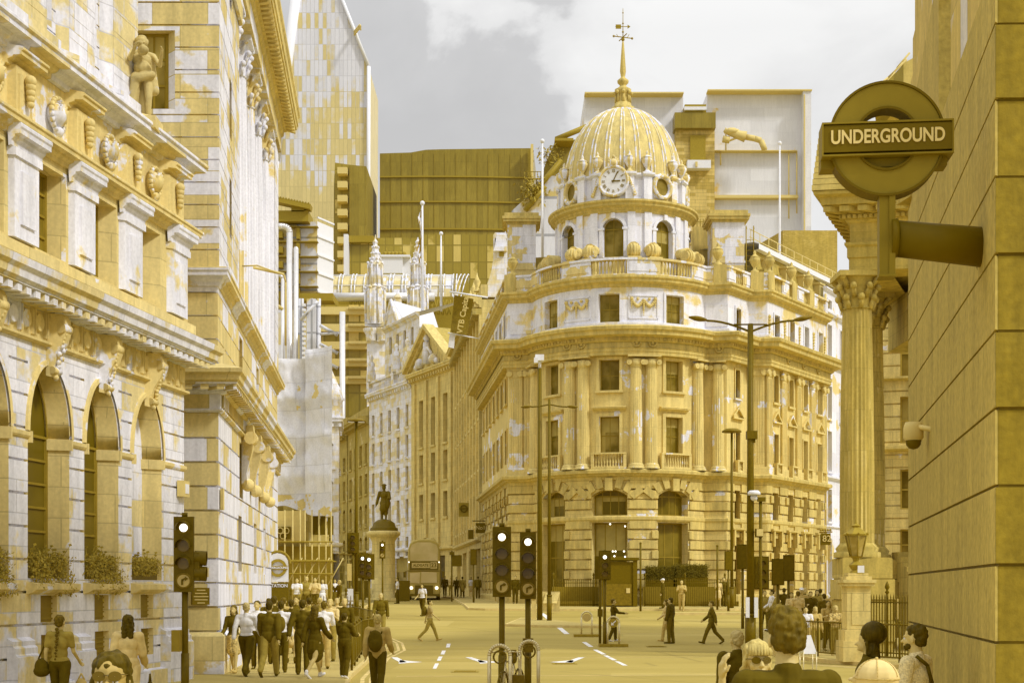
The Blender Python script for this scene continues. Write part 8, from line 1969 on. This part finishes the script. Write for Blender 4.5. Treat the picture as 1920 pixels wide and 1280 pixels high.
mb = MB(); mb.box(-11.5, -8.6, 64.8, 69.5, 0, g(66)+.5); mb.box(-11.5, -8.5, 64.4, 64.8, 0, g(66)+.3); o = mb.build('station_steps', M['pave']); o['kind'] = 'structure'
GR = 'people crowding the right pavement'
for q in [(1447,60,1.72,95,'amble',T('top','c_white'),T('trousers','c_black'),T('hair_short','h_dark'),False,'c_white','person in white top with white trainers, leftmost of the right crowd'),
 (1456,59,1.72,88,'walk',T('jacket','c_mid'),T('trousers','c_black'),T('hair_short','h_light'),False,'c_black','fair man in olive jacket, second from the left in the right crowd'),
 (1496,56,1.76,6,'stand',T('tee','c_light'),T('trousers','c_tan'),T('hair_short','h_mid'),False,'c_tan','man in pale tee seen from behind under a white hat'),
 (1503,58,1.84,175,'stand',T('tee','c_tan'),T('trousers','c_dark'),T('cap','c_white'),False,'c_black','taller figure in white cap right behind the pale tee man'),
 (1520,57,1.72,180,'hold',T('jacket','c_black'),T('trousers','c_black'),T('hair_short','h_mid'),False,'c_black','man in black jacket in the middle of the right crowd'),
 (1532,60,1.70,170,'stand',T('top','c_mid'),T('trousers','c_dark'),T('hair_long','h_dark'),True,'c_black','long haired woman in olive top in the right crowd'),
 (1545,54,1.72,10,'stand',T('top','c_dark'),T('trousers','c_dark'),T('hair_short','h_dark'),False,'c_black','person in dark top left of the white headed person'),
 (1559,57,1.74,185,'amble',T('top','c_tan'),T('trousers','c_mid'),T('hair_short','h_grey'),False,'c_black','white haired person in tan top by the portico pier'),
 (1553,47,1.62,186,'hold',T('tee','c_tan'),T('trousers','c_dark'),T('hair_short','h_dark'),False,'c_black','dark haired man in tan tee holding something near the railing'),
 (1511,44.5,1.45,170,'hold',T('tee','c_white'),T('trousers','c_tan'),T('hair_short','h_dark'),False,'c_tan','short person in bright white top behind the curved railing'),
 (1529,45.5,1.44,188,'stand',T('jacket','c_tan'),T('trousers','c_mid'),T('hair_long','h_light'),True,'c_tan','fair haired woman in tan jacket behind the curved railing'),
 (1567,43.5,1.50,182,'hold',T('top','c_print'),T('trousers','c_mid'),T('hair_long','h_light'),True,'c_tan','fair woman in floral blouse nearest the lantern pier'),
 (1585,46,1.50,178,'stand',T('top','c_mid'),T('trousers','c_mid'),T('hair_short','h_mid'),False,'c_tan','person in olive clothes against the portico pedestal')]:
    x, y = pp(q[0], q[1]); person(q[10], x, y, q[2], q[3], q[4], q[5], q[6], q[7], q[8], shoes=q[9], group=GR)
for q in [(548,79,1.74,10,'stand',T('top','c_mid'),T('trousers','c_dark'),T('hair_short','h_dark'),False,'person in olive top far off beneath the scaffold deck, left side'),
 (583,80,1.70,175,'amble',T('tee','c_light'),T('trousers','c_mid'),T('hair_long','h_mid'),True,'long haired woman in light tee far off beneath the scaffold deck'),
 (614,82,1.74,5,'walk',T('jacket','c_dark'),T('trousers','c_dark'),T('hair_short','h_dark'),False,'man in dark jacket striding away beneath the right end of the scaffold'),
 (628,84,1.68,180,'stand',T('top','c_white'),T('skirt','c_dark'),T('hair_long','h_dark'),True,'woman in white top and dark skirt just left of the phoning man'),
 (1434,62,1.74,178,'amble',T('jacket','c_mid'),T('trousers','c_dark'),T('hair_short','h_mid'),False,'man in olive jacket between the double armed lamp and the right crowd'),
 (1470,63,1.70,4,'stand',T('top','c_black'),T('trousers','c_black'),T('hair_short','h_dark'),False,'person all in black right under the two signals facing away'),
 (1484,58,1.66,176,'hold',T('top','c_light'),T('trousers','c_mid'),T('hair_long','h_mid'),True,'woman in light sleeves left of the pale tee man'),
 (1509,61,1.76,182,'stand',T('jacket','c_dark'),T('trousers','c_dark'),T('hair_short','h_grey'),False,'grey haired man in dark jacket at the rear of the right crowd'),
 (1538,62,1.74,-6,'walkb',T('coat','c_mid'),T('trousers','c_black'),T('hair_short','h_dark'),False,'man in olive coat walking away at the rear of the right crowd'),
 (1570,58,1.70,180,'stand',T('jacket','c_black'),T('trousers','c_black'),T('hair_short','h_dark'),False,'person in black jacket deepest beside the portico pedestal'),
 (1576,50,1.62,184,'phone',T('tee','c_mid'),T('trousers','c_tan'),T('hair_bun','h_dark'),True,'woman in olive tee with hair up left of the stone lantern pier')]:
    x, y = pp(q[0], q[1]); person(q[9], x, y, q[2], q[3], q[4], q[5], q[6], q[7], q[8], group='people in the middle distance')
# ---- nearer figures
def bag(name, label, cat, prims, mat, loc, rz, vox=.012, strap=None):
    t = thing(name, label, cat, loc, rz); me = blob(prims, vox, 3, .006, 9); me.name = 'body'; me.materials.append(M[mat]); o = bpy.data.objects.new('body', me); COL.objects.link(o); o.parent = t
    if strap:
        mb = MB(); 
        for s_ in strap: mb.tube([Vector(p) for p in s_], .014, 6)
        lbuild(mb, 'strap', M[mat], t)
    return t
x, y = pp(708,28.2); person('man with grey jacket and rucksack standing in the road by the kerb, seen from behind', x, y, 1.62, -6, 'amble', T('jacket','c_tan'), T('trousers','c_black'), T('hair_short','h_light'), False, vox=.010)
bag('rucksack', 'black rucksack on the back of the man standing by the kerb', 'rucksack', [('e',Vector((0,0,0)),(.15,.09,.22)),('e',Vector((0,-.06,-.06)),(.11,.05,.11))], 'c_black', (x-.03, y-.17, 1.10), R(-6), strap=[[(-.11,.05,.15),(-.11,.16,.22),(-.1,.25,.1)],[(.11,.05,.15),(.11,.16,.22),(.1,.25,.1)]])
x, y = pp(806,55.2); bag('rucksack', 'small dark rucksack worn by the striped top woman crossing the road', 'rucksack', [('e',Vector((0,0,0)),(.10,.12,.19))], 'c_dark', (x-.2, y, g(y)+1.15), 0)
x, y = pp(527,34.6); bag('rucksack', 'dark rucksack on the white shirted person in the left crowd', 'rucksack', [('e',Vector((0,0,0)),(.14,.07,.2))], 'c_dark', (x, y-.17, 1.28), 0)
x, y = pp(112,22); person('woman with braided hair in olive tee and black trousers, walking away by the bank', x, y, 1.60, -4, 'amble', T('tee','c_mid'), T('jeans','c_black'), T('hair_short','h_mid'), True, vox=.009)
t = bag('handbag', 'dark shoulder bag hanging at the left side of the braided woman', 'handbag', [('e',Vector((0,0,0)),(.11,.1,.14)),('e',Vector((0,0,-.06)),(.13,.11,.09))], 'c_black', (x-.27, y-.02, .92), 0, strap=[[(-.05,0,.12),(.06,.02,.4),(.14,.04,.55)]])
mb = MB()
for k in range(11): mb.ball((x-.01+.012*(k % 2), y-.11-.008*k, 1.50-.045*k), .03-.0012*k, 7, (1,.8,1))
tb = mb.build('hair_braid', M['h_mid'], None); tb.parent = [o for o in bpy.data.objects if o.get('label', '').startswith('woman with braided')][0]; tb.matrix_parent_inverse = Matrix.LocRotScale(tb.parent.location, tb.parent.rotation_euler, tb.parent.scale).inverted()
bag('shopping_bag', 'small pale shopping bag in the right hand of the braided woman', 'bag', [('e',Vector((0,0,0)),(.1,.06,.13)),('e',Vector((0,0,-.07)),(.11,.07,.08))], 'c_tan', (x+.30, y+.1, .62), 0, strap=[[(-.05,0,.1),(0,0,.2),(.05,0,.1)]])
x, y = pp(240,21); person('woman with dark bobbed hair in pale trouser suit walking away by the bank', x, y, 1.62, 8, 'amble', T('jacket','c_light'), T('trousers','c_light'), T('hair_long','h_dark'), True, vox=.009)
bag('handbag', 'brown handbag under the left arm of the pale suited woman', 'handbag', [('e',Vector((0,0,0)),(.07,.12,.12))], 'c_dark', (x-.25, y+.02, 1.05), 0, strap=[[(0,-.06,.1),(.06,0,.36),(0,.06,.1)]])
bag('tote_bag', 'black tote bag low in the right hand of the pale suited woman', 'bag', [('e',Vector((0,0,0)),(.06,.12,.17)),('e',Vector((0,0,-.08)),(.07,.14,.1))], 'c_black', (x+.29, y+.12, .60), 0, strap=[[(0,-.06,.13),(0,0,.27),(0,.06,.13)]])
# ---- foreground heads and shoulders
def face_extras(t, glasses=None, eyes=True, mat='dark', lips=True):
    J0 = joints('stand'); dz = J0['dz']
    for s_ in (-1, 1):
        if eyes:
            mb = MB(); mb.ball((s_*.032,.079,1.630+dz), .013, 10); e_ = lbuild(mb, 'eye', M['white'], t); mb = MB(); mb.ball((s_*.032,.0885,1.630+dz), .0055, 8); lbuild(mb, 'iris', M['dark'], e_)
    if glasses:
        z = glasses if isinstance(glasses, float) else 1.632; y_ = .104 if z < 1.66 else .092; mb = MB()
        for s_ in (-1, 1):
            rows = [[Vector((s_*.034+r_*1.25*math.cos(2*math.pi*i/20), y_-(.012 if i in range(5, 16) and s_ < 0 else 0)*0-abs(s_*.034+r_*1.25*math.cos(2*math.pi*i/20))*.18, z+dz+r_*math.sin(2*math.pi*i/20))) for i in range(20)] for r_ in (.001,.012,.023)]
            mb.grid(rows, closed=True); mb.cyl((s_*.062,y_-.012,z+.008+dz),(s_*.082,.0,z+.004+dz), .003, n=5)
        mb.cyl((-.012,y_,z+.006+dz),(.012,y_,z+.006+dz), .003, n=5); lbuild(mb, 'sunglasses', M['lensd'], t)
M['lensd'] = plain('sunglass_lens', (.14,.09,.005), .12, spec=.6)
V = .0062
x, y = pp(1475,7.2); t3 = person('foreground man with tousled brown hair and black tee, back to us', x, y, 1.86, 4, 'stand', T('tee','c_black'), T('trousers','c_dark'), None, False, vox=V, z0=.12)
J_ = joints('stand'); hm = blob([('e',Vector((0,-.012,1.682)),(.088,.104,.098)),('e',Vector((0,-.035,1.635)),(.083,.08,.078)),('e',Vector((.01,.05,1.745)),(.065,.055,.04)),('e',Vector((-.02,.0,1.76)),(.06,.06,.03))], .0062, 2, .012, 38, dz=J_['dz'], strand=.005)
hm.name = 'hair'; hm.materials.append(M['h_mid']); o = bpy.data.objects.new('hair', hm); COL.objects.link(o); o.parent = t3
x, y = pp(1420,8.8); POSES['shade'] = dict(L=(3,3), R_=(-3,3), aL=(3,9,12), aR=(62,26,108)); POSES['shadeL'] = POSES['shade']
t = person('fair fringed woman in sunglasses facing us, right hand raised to her face', x, y, 1.66, 186, 'shade', T('tee','c_tan'), T('trousers','c_dark'), T('hair_long','h_light'), True, vox=V, z0=.12); face_extras(t, glasses=1.634)
mb = MB(); dz = joints('shade', True)['dz']; rows = []
for k in range(9): a = -1.0+2.0*k/8; mb.cyl((.07*math.sin(a),.045+.03*math.cos(a),1.73+dz),(.078*math.sin(a)*1.02,.052+.048*math.cos(a),1.665+dz), .017, .010, n=8)
lbuild(mb, 'hair_fringe', M['h_light'], t)
x, y = pp(209,6.2); t = person('dark haired woman at the bottom left edge, sunglasses low on her face', x, y, 1.68, 184, 'stand', T('tee','c_dark'), T('trousers','c_dark'), T('hair_long','h_dark'), True, skin='skind', vox=V, z0=.14); face_extras(t, glasses=1.655)
x, y = pp(1642,6.0); tc_ = person('person in pale baseball cap at the bottom edge, seen from behind', x, y, 1.69, 14, 'stand', T('tee','c_light'), T('trousers','c_dark'), T('cap','c_light'), False, vox=V, z0=.10)
mb = MB(); dz = joints('stand')['dz']; cc = Vector((0,-.008,1.69+dz))
for a_ in (0, 60, 120):
    pts = [cc+Vector((.0915*math.cos(R(a_))*math.cos(R(e_)), .1075*math.sin(R(a_))*math.cos(R(e_)), .0795*math.sin(R(e_)))) for e_ in range(5, 176, 10)]; mb.tube(pts, .0016, 5)
mb.ball(cc+Vector((0,0,.08)), .008, 8); mb.tube([cc+Vector((.0915*math.cos(R(a_)), .1075*math.sin(R(a_)), -.004)) for a_ in range(0, 361, 15)], .0022, 5)
lbuild(mb, 'seams', M['c_tan'], tc_)
x, y = pp(1716,12.2); t = person('bearded man in pale shirt with dark shoulder strap, looking left by the clad wall', x, y, 1.68, 52, 'stand', T('tee','c_speck'), T('trousers','c_dark'), T('hair_short','h_dark'), False, vox=.008, z0=.12); face_extras(t)
mb = MB(); dz = joints('stand')['dz']; mb.ball((0,.072,1.553+dz), .034, 10, (1.2,.9,1)); mb.ball((.035,.045,1.565+dz), .032, 8); mb.ball((-.035,.045,1.565+dz), .032, 8); lbuild(mb, 'beard', M['h_dark'], t)
mb = MB(); mb.tube([Vector((-.12,-.06,1.48+dz)),Vector((-.06,-.132,1.40+dz)),Vector((.04,-.14,1.22+dz)),Vector((.12,-.13,1.02+dz))], .017, 8); lbuild(mb, 'shoulder_strap', M['c_black'], t)
x, y = pp(1381,17.0); person('grey haired man in black suit walking away, left of the foreground heads', x, y, 1.62, 20, 'amble', T('jacket','c_black'), T('trousers','c_black'), T('hair_short','h_grey'), False, vox=.009, z0=.006)
x, y = pp(1627,13.5); t = person('person with tall dark hair looking left before the spiked railing', x, y, 1.60, 70, 'stand', T('top','c_black'), T('trousers','c_black'), T('hair_long','h_dark'), True, vox=.009, z0=.12)
mb = MB(); dz = joints('stand')['dz']; mb.ball((0,-.06,1.72+dz), .13, 12, (1,1,.95)); lbuild(mb, 'piled_hair', M['h_dark'], t)
# ---- statues
def statue(label, name, x, y, z, h, heading, pose, mat, extra=(), fem=False, vox=.012, garb='coat', scale=None, cat='statue'):
    J = joints(pose, fem); pr = bodyprims(J, fem)+(garment(J, fem, garb) if garb else [])+(garment(J, fem, 'hair_short'))+list(extra); me = blob(pr, vox, 2, .005, 12, dz=J['dz']); me.name = name; me.materials.append(M[mat])
    o = bpy.data.objects.new(name, me); COL.objects.link(o); o.location = (x, y, z); o.rotation_euler = (0,0,R(heading)); s = h/1.75; o.scale = scale or (s, s, s); return tag(o, label, cat)
POSES['bronze'] = dict(L=(8,8), R_=(-3,2), aL=(18,16,70), aR=(-6,18,30))
statue('bronze man in long coat and hat looking down, standing on the round plinth', 'bronze_statue', X(720,108), 108, Z(985,108), 3.05, 172, 'bronze', 'dark', extra=[('e',Vector((0,0,1.74)),(.12,.13,.03)),('e',Vector((0,0,1.76)),(.085,.09,.05)),('e',Vector((-.2,.05,1.0)),(.08,.1,.28)),('c',Vector((0,-.02,.75)),Vector((-.05,-.06,.55)),.16,.12)])
mb = MB(); x, y = X(720,108), 108; mb.lathe([(1.05,Z(995,108)),(1.05,Z(990,108)),(.9,Z(988,108)),(.8,Z(980,108)),(.45,Z(974,108)),(0,Z(972,108))], (x,y,0), 14); tag(mb.build('mound', M['dark'], None), 'dark bronze mound between the round stone plinth and the bronze man', 'statue base')
POSES['cherub'] = dict(L=(10,14), R_=(-4,4), aL=(30,14,105), aR=(36,10,100))
sx, sy = X(266,29.6), 29.6
statue('naked stone child holding a bird, standing on the bank parapet against the dark window', 'stone_child_statue', sx, sy, 11.66, 1.9, -150, 'cherub', 'bankAtrim', garb=None, vox=.011, cat='statue', scale=(1.25,1.25,1.02), extra=[('e',Vector((-.07,-.02,1.68)),(.05,.06,.06)),('e',Vector((.07,-.02,1.68)),(.05,.06,.06)),('e',Vector((0,.0,1.73)),(.08,.08,.06)),('e',Vector((0,.0,1.64)),(.1,.11,.12)),('e',Vector((0,.03,1.1)),(.15,.14,.16)),('e',Vector((.05,.24,1.38)),(.09,.12,.1)),('e',Vector((.1,.26,1.5)),(.05,.06,.05)),('c',Vector((-.16,-.05,1.3)),Vector((-.2,.0,.7)),.07,.09),('c',Vector((0,-.14,.9)),Vector((-.08,-.14,.1)),.09,.14),('c',Vector((-.12,.1,.98)),Vector((.13,.12,.86)),.08,.09),('c',Vector((.13,.1,.9)),Vector((.16,.02,.45)),.08,.07)])
mb = MB(); mb.box(sx-.35, sx+.35, sy-.3, sy+.35, 11.5, 11.75); mb.ball((sx,sy,11.72), .34, 10, (1,1,.35)); tag(mb.build('statue_block', M['bankAtrim'], None), 'stone block under the naked child on the bank parapet', 'statue base')
finish_blobs()
